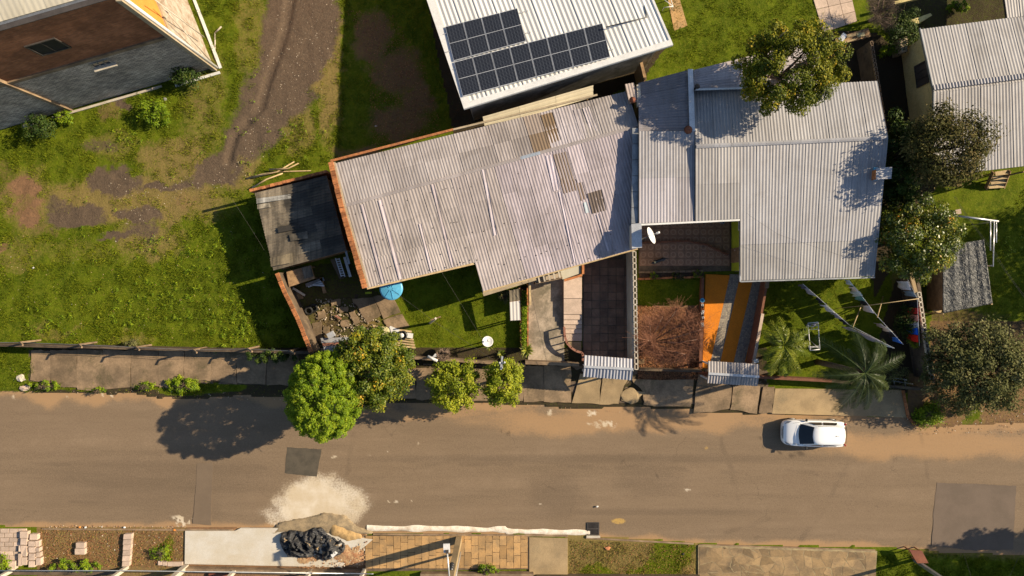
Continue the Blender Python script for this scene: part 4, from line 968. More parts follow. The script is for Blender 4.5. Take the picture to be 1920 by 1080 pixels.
# ------------------------------------------------------------------ yellow house top right
hy = thing('house', P(1830, 180), 'yellow walled house with pale corrugated roof at the right edge', 'house')
zy, zry = 3.1, 4.3
Y1 = [P(1725, 55, zy), P(1952, 26, zy), P(1985, 145, zry), P(1751, 175, zry)]
Y2 = [P(1751, 175, zry), P(1985, 145, zry), P(1992, 303, zy), P(1750, 331, zy)]
Y0 = [P(1868, -110, zy), P(1990, -110, zy), P(1990, 22, zy + .01), P(1888, 34, zy + .01)]
rfY = deck([Y1, Y2, Y0], th=.08, drop=.06).build('roof', M['frame_d'], hy)
yc = lambda i, j: tone(1.0, .98, .94, .05)
sheets(rfY, *Y1, 8, 1, M['zinc'], yc); sheets(rfY, *Y2, 8, 1, M['zinc'], yc); sheets(rfY, *Y0, 4, 1, M['zinc'], yc, zo=.01)
for i in range(8):
    a, b = lerp((1751, 169), (1985, 139), i / 8), lerp((1751, 169), (1985, 139), (i + 1.01) / 8)
    p, q = P(*a, zry + .05), P(*b, zry + .05); dd = (q - p).normalized(); s_ = Vector((-dd.y, dd.x, 0)) * .3; dn = Vector((0, 0, .12))
    a1, b1_, c1, d1 = p + s_ - dn, q + s_ - dn, q - s_ - dn * 0.6, p - s_ - dn * .6
    vs, fs = corr_sheet(p + s_ - dn * .3, q + s_ - dn * .3, q - s_ * .0 + Vector((0, 0, .0)), p, .177, .03, 4, .03)
    MB().add(vs, fs, smooth=True).build('ridge_cap', M['zinc'], rfY, color=tone(.88, .88, .9, .03))
m = MB(); m.beam(P(1724, 54, zy), P(1750, 172, zry), .05, .16); m.beam(P(1750, 172, zry), P(1749, 332, zy), .05, .16); m.build('bargeboard', M['steel'], hy)
yw = [P(1690, 95), P(1712, 262), P(1714, 330), P(1960, 318), P(1960, 60)]
y_a, y_b = P(1688, 96), P(1708, 330)
wl = [Vector((y_a.x, y_a.y, 0)), Vector((P(1706, 240).x, P(1706, 240).y, 0)), P(1712, 322), P(1960, 290), P(1950, 60)]
walls(hy, wl, -.05, M['yellow_wall'], [3.0, 4.05, 3.0, 3.0, 3.0], skip=())
d = (wl[1] - wl[0]); n_ = Vector((d.y, -d.x, 0)).normalized(); 
if n_.x > 0: n_ = -n_
c = wl[0].lerp(wl[1], .42); c.z = 1.9
window(hy, c, d, n_, 1.25, 1.15, M['frame_d'], M['frame_d'], 2)
for k in range(5):
    a = wl[0].lerp(wl[1], .62) + n_ * .012; b = wl[1] + n_ * .012; 
    MB().beam(a + Vector((0, 0, .35 + .45 * k)), b + Vector((0, 0, .35 + .45 * k)), .02, .43).build('clapboard', M['yellow_wall'], hy)
# wooden steps / bench frame under its eave
st = thing('wooden_stand', P(1878, 338), 'slatted wooden stand on the lawn below the eave of the yellow house', 'stand')
for k in range(4): MB().beam(P(1866 - k * 4.2, 326 + k * 8, 1.2 - .28 * k), P(1893 - k * 3.4, 322 + k * 8.6, 1.2 - .28 * k), .26, .05).build('step', M['wood_l'], st)
for a, b in (((1862, 322), (1848, 354)), ((1893, 320), (1881, 352))): MB().beam(P(*a, 1.3), P(*b, .15), .06, .22).build('side_board', M['wood'], st)
for a in ((1865, 324), (1892, 320)): MB().beam(P(*a, 1.15), P(*a, 1.15) - Vector((0, 0, 1.1)), .07, .07).build('post', M['wood'], st)
o = MB().tube([P(1919, 322, 2.6), P(1919, 322, 2.6) * .001 + Vector((P(1919, 322, 2.6).x, P(1919, 322, 2.6).y, 0))], .05, 6).build('porch_post', M['wood']); top(o, 'dark wooden porch post by the slatted stand', 'post')
# yellow low wall and brown plank at top
o = MB().beam(P(1672, 8, .9), P(1760, -14, .9), .18, .35).build('low_wall', M['yellow_wall']); top(o, 'yellowish low wall at the top edge right of the bare bush', 'wall')
o = MB().prism([P(1706, 38, 1.), P(1745, 24, 1.), P(1749, 28, 1.), P(1722, 44, 1.)], 0, .95).build('low_wall', M['yellow_wall']); top(o, 'sunlit yellow wall end beside the round conifer bush', 'wall')
o = MB().prism([P(1688, 72, 1.2), P(1704, 66, 1.2), P(1702, 96, 1.2), P(1692, 98, 1.2)], 0, 1.15).build('low_wall', M['beige_wall']); top(o, 'beige wall end touching the corner of the yellow house', 'wall')
# open block wall between zinc roof house and yellow house
ow = thing('block_wall', P(1645, 150), 'thin wall topped with open blocks beside the north east corner of the zinc roof', 'wall')
for i in range(22):
    a, b = lerp((1633, 78), (1662, 255), i / 22), lerp((1633, 78), (1662, 255), (i + .8) / 22)
    m = MB(); p, q = P(*a, 1.8), P(*b, 1.8); s_ = Vector((.07, .01, 0))
    for sg in (-1, 1): m.beam(p + s_ * sg, q + s_ * sg, .035, .16)
    m.beam(p - s_ * .7, p + s_ * .7, .04, .158)
    m.build('open_block', M['concrete'], ow)
MB().prism([P(1630, 78, 1.7), P(1635, 78, 1.7), P(1664, 255, 1.7), P(1659, 255, 1.7)], 0, 1.7).build('wall', M['concrete_d'], ow)
# tiled terrace at the top
m = MB().prism([P(1521, -30), P(1588, -30), P(1606, 40), P(1541, 64)], -.05, .12)
ter = tag(m.build('terrace', M['concrete_d']), kind='structure')
for i in range(3):
    for j in range(4):
        f = lambda u, v: lerp(lerp((1516, -24), (1588, -34), u), lerp((1541, 63), (1605, 42), u), v)
        slabs(ter, [[f(i / 3, j / 4), f((i + 1) / 3, j / 4), f((i + 1) / 3, (j + 1) / 4), f(i / 3, (j + 1) / 4)]], M['paver'], name='tile', h=.16, jit=.004, gap=.6)
# scrap bench with odds and ends
sb = thing('scrap_table', P(1597, 70), 'narrow table heaped with boards and scraps behind the open block wall', 'table')
MB().prism([P(1566, 72, .9), P(1628, 52, .9), P(1633, 68, .9), P(1570, 86, .9)], .84, .9).build('tabletop', M['wood'], sb)
for a in ((1570, 74), (1625, 56), (1572, 83), (1629, 66)): MB().beam(P(*a, .84) - Vector((0, 0, .84)), P(*a, .84), .06, .06).build('leg', M['wood'], sb)
for k, (x_, y_, s1, s2, r_, mt) in enumerate(((1580, 70, .5, .3, .9, 'alu'), (1600, 66, .9, .16, .25, 'wood_l'), (1613, 66, .45, .22, .2, 'cream_p'), (1575, 83, .5, .16, .3, 'lime'), (1592, 78, .7, .1, .3, 'wood_l'))):
    c = P(x_, y_, .93); o = MB().box((c.x, c.y, .905), s1, s2, .06 + .03 * k, r_).build('scrap_board', M[mt]); top(o, ['silver sheet scrap on the table behind the block wall', 'long timber scrap in the middle of the scrap table', 'cream box lid at the right end of the scrap table', 'green painted board at the left front of the scrap table', 'thin pale batten across the scrap table'][k], 'scrap')

# ------------------------------------------------------------------ porch floor, walled yard and driveways
m = MB().prism([P(1197, 412), P(1371, 412), P(1371, 508), P(1197, 512)], -.05, .16)
pf = tag(m.build('porch_floor', M['concrete_d']), kind='structure')
g = G('brown ring tile'); 
oc = g.n('ShaderNodeTexCoord').outputs['Object']; ln = g.n('ShaderNodeVectorMath'); ln.operation = 'LENGTH'; g.put(ln.inputs[0], oc)
rr = g.mr(g.math('ABSOLUTE', g.math('SUBTRACT', ln.outputs['Value'], .15)), .0, .05, 1, 0)
c = g.mix(g.mr(g.noise(4, 5, .6), .3, .7), (.33, .19, .115), (.23, .135, .085)); c = g.mix(g.math('MULTIPLY', rr, .4), c, (.50, .34, .22)); g.bump(g.noise(30, 3, .6), .2, .01)
M['ring_tile'] = g.fin(c, .6, .3)
bmb = MB().box((0, 0, 0), .455, .455, .03); tile_me = None
tx0, ty0 = P(1199, 0, .18).x, P(0, 414, .18).y; tw = .468
for i in range(12):
    for j in range(7):
        x_, y_ = tx0 + tw * (i + .5), ty0 - tw * (j + .5)
        if y_ - tw / 2 < P(0, 511, .18).y: continue
        if tile_me is None:
            o = bmb.build('tile', M['ring_tile'], pf, local=True); tile_me = o.data
        else:
            o = bpy.data.objects.new('tile', tile_me); COL.objects.link(o); o.parent = pf
        o.location = (x_, y_, .161 + random.uniform(0, .004)); o.rotation_euler = (random.uniform(-.004, .004), random.uniform(-.004, .004), 0)
# low divider across the porch
m = MB(); m.beam(P(1200, 455, .3), P(1290, 452, .3), .10, .18); m.beam(P(1290, 452, .3), P(1325, 459, .3), .10, .18); m.beam(P(1325, 459, .3), P(1365, 478, .3), .10, .18)
top(m.build('porch_step', M['redwood']), 'low curved step across the brown tiled porch', 'step')
# planter bed
pl = thing('planter', P(1260, 517), 'brick edged planter bed with small plants below the tiled porch', 'planter')
brickrun(pl, [P(1198, 511, .3), P(1318, 508, .3)], 11, .12, .1, mat='concrete', core='concrete_d'); brickrun(pl, [P(1197, 523, .3), P(1318, 519, .3)], 11, .12, .1, core='brick')
MB().prism([P(1198, 513), P(1318, 510), P(1318, 518), P(1198, 521)], 0, .22).build('soil', M['soil'], pl)
# dark driveway of the long house
m = MB().prism([P(1093, 488), P(1184, 464), P(1187, 690), P(1093, 672), P(1091, 600)], -.05, .11)
dw = tag(m.build('driveway', M['concrete_d']), kind='structure')
M['drive_tile'] = pm('dark red paving', (.24, .135, .085), (.16, .095, .065), sc=1.2, dirt=(.05, .035, .03), dirt_amt=.6, rand=.22, bump=.3)
for j in range(13):
    for i in range(6):
        x0 = 1094 + i * 15.2; y0 = 486 + j * 15.5
        if y0 < 490 - (x0 - 1093) * .26 - 4: continue
        slabs(dw, [rect(x0, y0, x0 + 15, y0 + 15.2)], M['drive_tile'], name='paving_tile', h=.14, jit=.004, gap=.7)
# concrete patio with stains
m = MB().prism([P(992, 525), P(1056, 508), P(1058, 680), P(990, 680)], -.05, .15)
tag(m.build('patio', pm('lichen stained patio', (.42, .34, .26), (.18, .15, .11), sc=.9, dirt=(.10, .09, .06), dirt_amt=.8, rand=0, bs=15)), kind='structure')
stp = thing('steps', P(1074, 590), 'pinkish concrete steps going down beside the dark driveway', 'steps')
ys = [520, 560, 590, 600, 609, 617, 626, 640]
for k in range(len(ys) - 1):
    z_ = .62 - .07 * k; MB().prism([P(1057, ys[k], z_), P(1091, ys[k], z_), P(1091, ys[k + 1] - .6, z_), P(1057, ys[k + 1] - .6, z_)], -.05, z_).build('step', M['paver'], stp, bevel=.01)
MB().prism([P(1057, 520, .5), P(1091, 512, .5), P(1091, 519, .5), P(1057, 519.4, .5)], -.05, .63).build('landing', M['tan_slab'], stp)
MB().prism([P(1060, 641, .2), P(1090, 641, .2), P(1090, 662, .2), P(1072, 655, .2)], -.05, .18).build('landing', M['tan_slab'], stp)
# curved red rail wall
pts = [P(*p, .8) for p in ((1058, 614), (1059, 630), (1063, 643), (1071, 652), (1080, 658), (1090, 661), (1093, 664), (1093, 676))]
m = MB()
for a, b in zip(pts[:-1], pts[1:]):
    dd = (b - a).normalized() * .02; m.beam(a - dd, b + dd, .13, .12)
o = thing('curved_rail', P(1070, 650), 'curved red railing wall at the foot of the concrete steps', 'railing'); m.build('rail', M['rust'], o)
M['rail_red'] = pm('dusty red render', (.30, .14, .095), (.24, .11, .075), rand=0); o.children[0].data.materials[0] = M['rail_red']
for i in range(0, 8): MB().beam(pts[i] - Vector((0, 0, .72)), pts[i] - Vector((0, 0, .06)), .07, .07).build('post', M['rail_red'], o)
# porch block: cream water box with orange edge
pb = thing('porch_slab', P(1070, 505), 'cream flat porch roof slab with orange edging under the long grey roof', 'porch roof')
MB().prism([P(1050, 506, 1.6), P(1088, 493, 1.6), P(1089, 512, 1.6), P(1055, 524, 1.6)], 1.45, 1.6).build('slab', M['cream_roof'], pb)
m = MB(); m.beam(P(1093, 490, 1.6), P(1093, 514, 1.6), .14, .22); m.beam(P(1091, 516, 1.6), P(1058, 526, 1.6), .14, .22); m.build('edging', M['brick'], pb)
for a in ((1091, 514), (1060, 522), (1090, 498)): MB().beam(P(*a, 1.5) - Vector((0, 0, 1.5)), P(*a, 1.5) - Vector((0, 0, .06)), .12, .12).build('post', M['beige_wall'], pb)
# pergola bars
pg = thing('pergola', P(1028, 522), 'short pergola of pale concrete bars casting striped shadow at the eave', 'pergola')
for k in range(5): MB().beam(P(1008 + k * 9.5, 513 - k * 2.3, 2.0), P(1012 + k * 9.5, 530 - k * 2.3, 2.0), .09, .12).build('bar', M['concrete_l'], pg)
MB().beam(P(1004, 531, 1.9), P(1054, 521, 1.9), .10, .10).build('beam', M['concrete'], pg)
for a in ((1005, 531), (1053, 521)): MB().beam(P(*a, 1.84) - Vector((0, 0, 1.84)), P(*a, 1.84), .1, .1).build('post', M['concrete'], pg)
# ivy planter strip between brick edges
iv = thing('planter', P(982, 600), 'long narrow brick planter with green ivy beside the stained patio', 'planter')
brickrun(iv, [P(976, 537, .5), P(977, 655, .5)], 18, .09, .09, core='brick'); brickrun(iv, [P(989, 533, .5), P(990, 655, .5)], 18, .09, .09, core='brick')
MB().prism([P(977.5, 540), P(987.5, 538), P(988, 655), P(978.5, 655)], 0, .4).build('soil', M['soil'], iv)
MB().beam(P(993, 533, 1.2), P(994, 572, 1.2), .12, 1.0).build('white_panel', M['wood_l'], iv)
o = thing('lean_to', P(963, 570), 'small white ribbed lean-to roof at the end of the lawn', 'lean-to')
q = [P(955, 545, 1.9), P(974, 541, 1.9), P(976, 600, 1.7), P(957, 601, 1.7)]
dk_ = deck([[q[0], q[1], q[2], q[3]]], .05, .03).build('roof', M['wood'], o)
sheets(dk_, q[0].lerp(q[3], .38), q[1].lerp(q[2], .38), q[2], q[3], 1, 1, M['white_roof'], lambda i, j: (.95, .9, .88)); sheets(dk_, q[0], q[1], q[1].lerp(q[2], .36), q[0].lerp(q[3], .36), 1, 1, M['fibre_old'], lambda i, j: (1.3, 1.2, 1))
for p in q: MB().beam((p.x * .997, p.y, 0), (p.x * .997, p.y, p.z - .1), .07, .07).build('post', M['wood'], o)
# orange driveway with cobbled strips
m = MB().prism([P(1322, 514), P(1438, 520), P(1403, 690), P(1316, 690)], -.05, .125)
M['orange_floor'] = pm('orange painted floor', (.60, .19, .012), (.52, .165, .012), sc=1.3, rand=0, bump=.15, dirt=(.4, .16, .03), dirt_amt=.25)
od = tag(m.build('driveway', M['orange_floor'], bevel=.01), kind='structure')
M['cobble'] = None
g = G('grey cobbles'); v = g.n('ShaderNodeTexVoronoi'); v.feature = 'DISTANCE_TO_EDGE'; v.inputs['Scale'].default_value = 9; g.put(v.inputs['Vector'], g.pos); v.inputs['Randomness'].default_value = .6
v2 = g.n('ShaderNodeTexVoronoi'); v2.inputs['Scale'].default_value = 9; g.put(v2.inputs['Vector'], g.pos); v2.inputs['Randomness'].default_value = .6
c = g.mix(v2.outputs['Color'], (.34, .29, .22), (.15, .13, .12)); c = g.mix(g.mr(v.outputs[0], 0, .05), (.06, .05, .04), c); g.bump(g.mr(v.outputs[0], 0, .08), .8, .02)
M['cobble'] = g.fin(c, .9, .2)
for a, b, c_, d_ in (((1368, 514), (1387, 515), (1347, 688), (1329, 688)), ((1412, 518), (1433, 518), (1393, 689), (1372, 689))):
    MB().prism([P(*a), P(*b), P(*c_), P(*d_)], 0, .128).build('cobbled_strip', M['cobble'], od)
o = MB().prism([P(1316, 520, .5), P(1321, 520, .5), P(1317, 688, .5), P(1311, 688, .5)], 0, .45).build('low_wall', M['redwood']); top(o, 'low dark red wall left of the orange driveway', 'wall')
dwl = thing('low_wall', P(1420, 600), 'dark red wall with pale capping between the orange driveway and the washing lawn', 'wall')
MB().prism([P(1436, 527, 1.), P(1440, 527, 1.), P(1411, 690, 1.), P(1406, 690, 1.)], 0, 1.1).build('wall', M['redwood'], dwl)
MB().beam(P(1430, 588, 1.13), P(1411, 690, 1.13), .18, .06).build('capping', M['paver'], dwl)
MB().beam(P(1439, 524, 1.2), P(1437, 540, 1.2), .2, .2).build('pier_top', M['concrete'], dwl)
# front walls of the yards
def fwall(px0, py0, px1, py1, h, mat, name, label, w_=5, cat='wall'):
    o = MB().prism([P(px0, py0, h), P(px1, py1, h), P(px1, py1 + w_, h), P(px0, py0 + w_, h)], 0, h).build(name, M[mat]); return top(o, label, cat)
fwall(765, 668, 985, 682, .9, 'concrete', 'front_wall', 'grey front wall of the lawn yard behind the small street trees')
fwall(985, 677, 1086, 681, 1.1, 'concrete', 'front_wall', 'pale topped front wall below the stained patio', 6)
fwall(1197, 691, 1316, 694, .9, 'concrete_d', 'front_wall', 'dark front wall below the bare tree', 4)
fwall(1424, 705, 1560, 712, .9, 'redwood', 'front_wall', 'dark front wall below the bright palm', 5)
fwall(1560, 712, 1735, 728, .9, 'concrete_d', 'front_wall', 'dark front wall behind the big palm', 5)
# retaining wall + fence of the vacant lot
rw = thing('wire_fence', P(240, 650), 'sagging wire fence with bent concrete posts along the vacant lot', 'fence')
fp = [(-60, 642), (38, 642), (148, 646), (255, 651), (362, 656), (465, 654), (545, 658)]
for (x_, y_) in fp[1:]:
    b = P(x_, y_, 1.9); m = MB(); m.beam((b.x, b.y, 0), (b.x, b.y, 1.9), .10, .10); m.beam((b.x, b.y, 1.9), (b.x + .36, b.y - .14, 2.2), .09, .09); m.build('post', M['concrete'], rw)
for z_ in (1.3, 1.6, 1.85):
    m = MB()
    for a, b in zip(fp[:-1], fp[1:]):
        m.tube([P(*a, z_), P((a[0] + b[0]) / 2, (a[1] + b[1]) / 2, z_ - .1), P(*b, z_)], .012, 3)
    m.build('wire', M['steel'], rw)
o = MB().prism([P(-60, 648, 1.1), P(580, 664, 1.1), P(580, 659, 1.1), P(-60, 643, 1.1)], 0, 1.08).build('low_wall', M['concrete_d']); top(o, 'weathered dark retaining wall along the foot of the wire fence', 'wall')

# gate canopies
def canopy(label, q, ridge, cols, pitch, mat, col, leg, amp=.03):
    c = sum((P(*p, 0) for p in q), Vector()) / 4; t = thing('gate_canopy', c, label, 'canopy', 'gate canopies over the driveways')
    zt, ze = 2.55, 2.3
    a, b, c2, d = (P(*p, ze) for p in q); e, f = (P(*p, zt) for p in ridge)
    dk_ = deck([[a, b, f, e], [e, f, c2, d]], .05, .05).build('roof', M['wood'], t)
    sheets(dk_, a, b, f, e, cols, 1, mat, col, pitch=pitch, amp=amp); sheets(dk_, e, f, c2, d, cols, 1, mat, col, pitch=pitch, amp=amp)
    MB().beam(e + Vector((0, 0, .06)), f + Vector((0, 0, .06)), .14, .04).build('ridge_cap', M['alu'], dk_)
    for p in (a, b, c2, d):
        x_ = c.x * (H - 2.3) / H + (p.x - c.x * (H - 2.3) / H) * .86; y_ = c.y * (H - 2.3) / H + (p.y - c.y * (H - 2.3) / H) * .7
        MB().beam((x_, y_, 0), (x_, y_, 2.15), .1, .1).build('post', M[leg], t)
canopy('blue grey widely ribbed gate canopy in front of the dark driveway', [(1096, 666), (1187, 673), (1185, 713), (1093, 706)], [(1095, 687), (1187, 692)], 3, .21, M['zinc'], lambda i, j: tone(1.15, 1.2, 1.3, .03), 'white', .035)
canopy('finely ribbed grey gate canopy in front of the orange driveway', [(1328, 677), (1423, 683), (1420, 724), (1326, 718)], [(1328, 700), (1423, 706)], 3, .177, M['fibre'], lambda i, j: tone(.95, .97, .95, .05), 'white')
# sliding gates under canopies
for (x0, y0, x1, y1, lb, mt) in ((1097, 688, 1186, 694, 'white barred gate under the blue grey canopy', 'white'), (1318, 702, 1420, 708, 'brown barred gate under the finely ribbed canopy', 'rust')):
    gt = thing('gate', P((x0 + x1) / 2, (y0 + y1) / 2), lb, 'gate'); a, b = P(x0, y0, 1.5), P(x1, y1, 1.5)
    for z_ in (.15, 1.75): MB().beam((a.x, a.y, z_), (b.x, b.y, z_), .06, .06).build('rail', M[mt], gt)
    m = MB()
    for k in range(22): q = a.lerp(b, k / 21); m.beam((q.x, q.y, .18), (q.x, q.y, 1.72), .03, .03)
    m.build('bars', M[mt], gt)

# ------------------------------------------------------------------ yard of the long house: junk and objects
def boxthing(name, label, cat, px, py, z, sx, sy, sz, rot, mat, base=None, bevel=.01):
    c = P(px, py, z + sz); o = MB().box((c.x, c.y, z), sx, sy, sz, rot).build(name, M[mat], bevel=bevel); return top(o, label, cat)
lt = thing('shelter', P(560, 512), 'collapsed brown board shelter below the old shed roof', 'shelter')
MB().prism([P(536, 510, 1.4), P(582, 497, 1.4), P(590, 522, 1.3), P(542, 538, 1.3)], 1.2, 1.3).build('roof_board', M['wood'], lt)
for p in ((540, 512), (580, 500), (586, 521), (546, 534)): q = P(*p, 1.2); MB().beam((q.x, q.y, 0), (q.x, q.y, 1.2), .07, .07).build('post', M['wood'], lt)
extra([(565, 502), (582, 498), (588, 518), (571, 523)], (1.1, 1., .9), 'fibre_old', 0, lt, lambda x_, y_, h=0: P(x_, y_, 1.45))
wb = thing('workbench', P(636, 500), 'narrow grey workbench with metal frame beside the brick gable', 'workbench')
MB().prism([P(619, 487, .8), P(633, 484, .8), P(650, 518, .8), P(637, 524, .8)], .74, .8).build('tabletop', M['concrete_d'], wb)
for p in ((621, 488), (632, 486), (648, 517), (638, 521)): q = P(*p, .7); MB().beam((q.x, q.y, 0), (q.x, q.y, .74), .05, .05).build('leg', M['steel'], wb)
lad = thing('ladder', P(637, 503), 'short aluminium ladder lying on the narrow workbench', 'ladder')
for dx in (0, 7): MB().beam(P(629 + dx, 484, .9), P(640 + dx, 519, .9), .05, .05).build('rail', M['alu'], lad)
for k in range(8): a = lerp((629, 484), (640, 519), (k + .5) / 8); MB().beam(P(a[0], a[1], .9), P(a[0] + 7, a[1] - .5, .9), .05, .03).build('rung', M['alu'], lad)
o = MB().beam(P(646, 482, .6), P(657, 519, .6), .16, .06).build('plank', M['alu']); top(o, 'long white plank standing beside the brick gable', 'plank')
o = MB().beam(P(549, 540, .5), P(572, 554, .3), .13, .07).build('plank', M['concrete_l']); top(o, 'pale plank lying askew below the collapsed board shelter', 'plank')
wpal = [('wood', 553, 556, .9, .5, .3, 'flat wooden crate beside the brick wall in the junk yard'), ('steel', 590, 529, 1.2, .22, .35, 'grey metal offcut under the board shelter'), ('wood', 605, 535, .2, 1.0, .25, 'brown beam lying across the junk yard')]
for mt, x_, y_, a, b, r_, lb in wpal: boxthing('scrap_board', lb, 'scrap', x_, y_, .1, a, b, .12, r_, mt)
for k in range(5):
    o = MB().beam(P(578 + k * 2, 538 - k, .35 + .05 * k), P(602 + k * 1.5, 527 + k * 2.2, .35 + .05 * k), .09, .04).build('lath', M['steel' if k % 2 else 'alu']); top(o, ['westernmost lath of the heap below the board shelter', 'second lath from the west in the heap by the shelter', 'middle lath of the heap below the board shelter', 'fourth lath from the west in the heap by the shelter', 'easternmost topmost lath of the heap by the shelter'][k], 'lath', 'metal laths heaped in the junk yard')
# tyre pile
ty = P(585, 579, .2)
for k, (dx, dy, rz) in enumerate(((0, 0, 0), (.12, .05, .3), (-.15, -.12, .2))):
    m = MB(); R0, r0 = .21, .07
    vs = []; fs = []
    for i in range(18):
        for j in range(8):
            a, b = 2 * math.pi * i / 18, 2 * math.pi * j / 8; vs.append(((R0 + r0 * math.cos(b)) * math.cos(a) + ty.x + dx, (R0 + r0 * math.cos(b)) * math.sin(a) + ty.y + dy, .17 + .12 * k + r0 * math.sin(b) + .05 * math.sin(a)))
            fs.append((i * 8 + j, ((i + 1) % 18) * 8 + j, ((i + 1) % 18) * 8 + (j + 1) % 8, i * 8 + (j + 1) % 8))
    m.add(vs, fs, smooth=True); top(m.build('small_tyre', M['rubber']), ['bottom tyre of the little tyre pile in the junk yard', 'middle tyre of the little tyre pile in the junk yard', 'top tyre of the little tyre pile in the junk yard'][k], 'tyre', 'little pile of tyres')
def mound(name, label, cat, pts, h, mat, nseed=0, rough=.5, kind=None, ridged=False, res=40, base=0.02, group=None):
    """heightfield heap over a photo-pixel polygon"""
    xs_ = [p[0] for p in pts]; ys_ = [p[1] for p in pts]
    gx_ = np.linspace(min(xs_) - 2, max(xs_) + 2, res); gy_ = np.linspace(min(ys_) - 2, max(ys_) + 2, res)
    PX, PY = np.meshgrid(gx_, gy_)
    d = np.full(PX.shape, 1e9)
    for (x1, y1), (x2, y2) in zip(pts, pts[1:] + pts[:1]):
        l = (x2 - x1) ** 2 + (y2 - y1) ** 2; t = np.clip(((PX - x1) * (x2 - x1) + (PY - y1) * (y2 - y1)) / l, 0, 1)
        d = np.minimum(d, np.hypot(PX - x1 - t * (x2 - x1), PY - y1 - t * (y2 - y1)))
    ins_ = inpoly(PX, PY, pts); sdd = np.where(ins_, d, -d); mx = d[ins_].max()
    Xw = (PX - 960) / K; Yw = (540 - PY) / K
    nz = fbm(Xw, Yw, 1.6, nseed, 5)
    if ridged: nz = 1 - np.abs(2 * fbm(Xw + nz, Yw - nz, 1.5, nseed + 2, 4) - 1) * 2.4
    sdn = sdd + (fbm(Xw, Yw, 2.5, nseed + 1) - .5) * 6
    Zw = h * np.sqrt(np.clip(sdn / mx, 0, 1)) * (1 - rough + rough * 1.6 * nz) + np.where(sdn > 0, base, -.15)
    V = np.stack([Xw.ravel(), Yw.ravel(), Zw.ravel()], 1); V[:, 0] *= 1; 
    ii = (np.arange(res - 1)[:, None] * res + np.arange(res - 1)[None]).ravel(); F = np.stack([ii, ii + res, ii + res + 1, ii + 1], 1)
    keep = (Zw.ravel()[F] > -.1).any(1); F = F[keep]
    o = np_mesh(name, V, F, mat, smooth=True); 
    if kind: o['kind'] = kind; return o
    return top(o, label, cat, group)
# stone patches and slabs in the yard
ys_path = tag(MB().prism([P(560, 600), P(600, 560), P(725, 545), P(768, 610), P(760, 640), P(600, 650)], -.05, .02).build('yard_path', M['soil']), kind='structure')
slabs(ys_path, [[(660, 560), (700, 556), (716, 592), (690, 606), (672, 578)], [(700, 556), (735, 550), (752, 585), (720, 598)], [(720, 600), (753, 588), (768, 612), (728, 620)], [(655, 585), (664, 581), (676, 604), (666, 610)],
                [(622, 562), (640, 560), (640, 572), (622, 574)], [(596, 585), (610, 580), (612, 596), (596, 600)], [(587, 606), (604, 602), (604, 640), (588, 640)], [(606, 612), (618, 610), (618, 626), (607, 628)], [(640, 600), (655, 600), (655, 612), (640, 612)], [(636, 576), (652, 575), (655, 583), (638, 586)]], M['concrete_m'], name='stone', h=.13, jit=.02, gap=.4, rag=1.2)
o = MB().beam(P(629, 592, .25), P(640, 598, .25), .1, .08).build('brick', M['rail_red']); top(o, 'loose red brick in the middle of the yard', 'brick')
# corrugated scrap stack
ss = thing('scrap_stack', P(628, 640), 'stack of corrugated metal offcuts beside the yard wall', 'scrap stack')
for k in range(4):
    q = [P(601 + k * 2, 634 + k * 6, .5 - .08 * k), P(654, 632 + k * 5, .5 - .08 * k), P(656, 640 + k * 5, .5 - .08 * k), P(603 + k * 2, 643 + k * 6, .5 - .08 * k)]
    vs, fs = corr_sheet(q[1], q[2], q[3], q[0], .10, .015, 4, 0) if k < 2 else corr_sheet(q[0], q[1], q[2], q[3], .12, .015, 4, 0)
    MB().add(vs, fs, smooth=True).build('sheet', M['zinc'], ss, color=tone(1, 1.05, 1.1) if k != 1 else (1., .45, .3))
for p in ((604, 640), (652, 640), (606, 655), (652, 652)): q = P(*p, 0); MB().box((q.x, q.y, 0), .2, .2, .2).build('block', M['concrete'], ss)
boxthing('paint_box', 'white tilted box on top of the corrugated offcuts', 'box', 620, 628, .5, .45, .35, .22, .5, 'alu')
# pallet with drums
pt = thing('pallet', P(737, 628), 'wooden slatted pallet beside the yellow green tree', 'pallet')
pang = -.12
for k in range(7):
    a = (699 - k * .6, 611 + k * 5.2); b = (772 + k * 1.2, 622 + k * 5); MB().beam(P(*a, .35), P(*b, .35), .10, .03).build('slat', M['wood_l'], pt)
for t in (.05, .5, .95): a, b = lerp((699, 611), (772, 622), t), lerp((695, 642), (779, 652), t); MB().beam(P(*a, .27), P(*b, .27), .1, .12).build('runner', M['wood'], pt)
for t in (.05, .95):
    for e in ((699, 611, 772, 622), (695, 642, 779, 652)):
        a = lerp(e[:2], e[2:], t); q = P(*a, .2); MB().box((q.x, q.y, 0), .12, .12, .2).build('foot', M['wood'], pt)
c = P(722, 621, 1.0); dr_ = thing('drum', (c.x, c.y, .37), 'round drum with cream lid on the slatted pallet', 'drum')
MB().lathe((c.x, c.y, .37), [(.24, 0), (.26, .05), (.25, .3), (.26, .55), (.25, .6)], 24).build('body', M['black_p'], dr_)
MB().lathe((c.x, c.y, .97), [(.27, 0), (.275, .03), (.26, .05), (.1, .06)], 24).build('lid', M['cream_p'], dr_); MB().lathe((c.x + .02, c.y - .02, 1.03), [(.02, 0), (.02, .03)], 8).build('knob', M['black_p'], dr_)
c = P(754, 629, .9); dr_ = thing('drum', (c.x, c.y, .37), 'black open drum with white lining on the slatted pallet', 'drum')
MB().lathe((c.x, c.y, .37), [(.24, 0), (.28, .1), (.28, .5), (.285, .54), (.24, .55), (.23, .42), (.05, .40)], 24).build('body', M['black_p'], dr_)
MB().lathe((c.x - .04, c.y, .80), [(.14, 0), (.15, .02), (.13, .06)], 20).build('white_pot', M['white'], dr_)
wt = thing('white_trough', P(745, 622), 'white metal trough panel lying on the slatted pallet', 'trough')
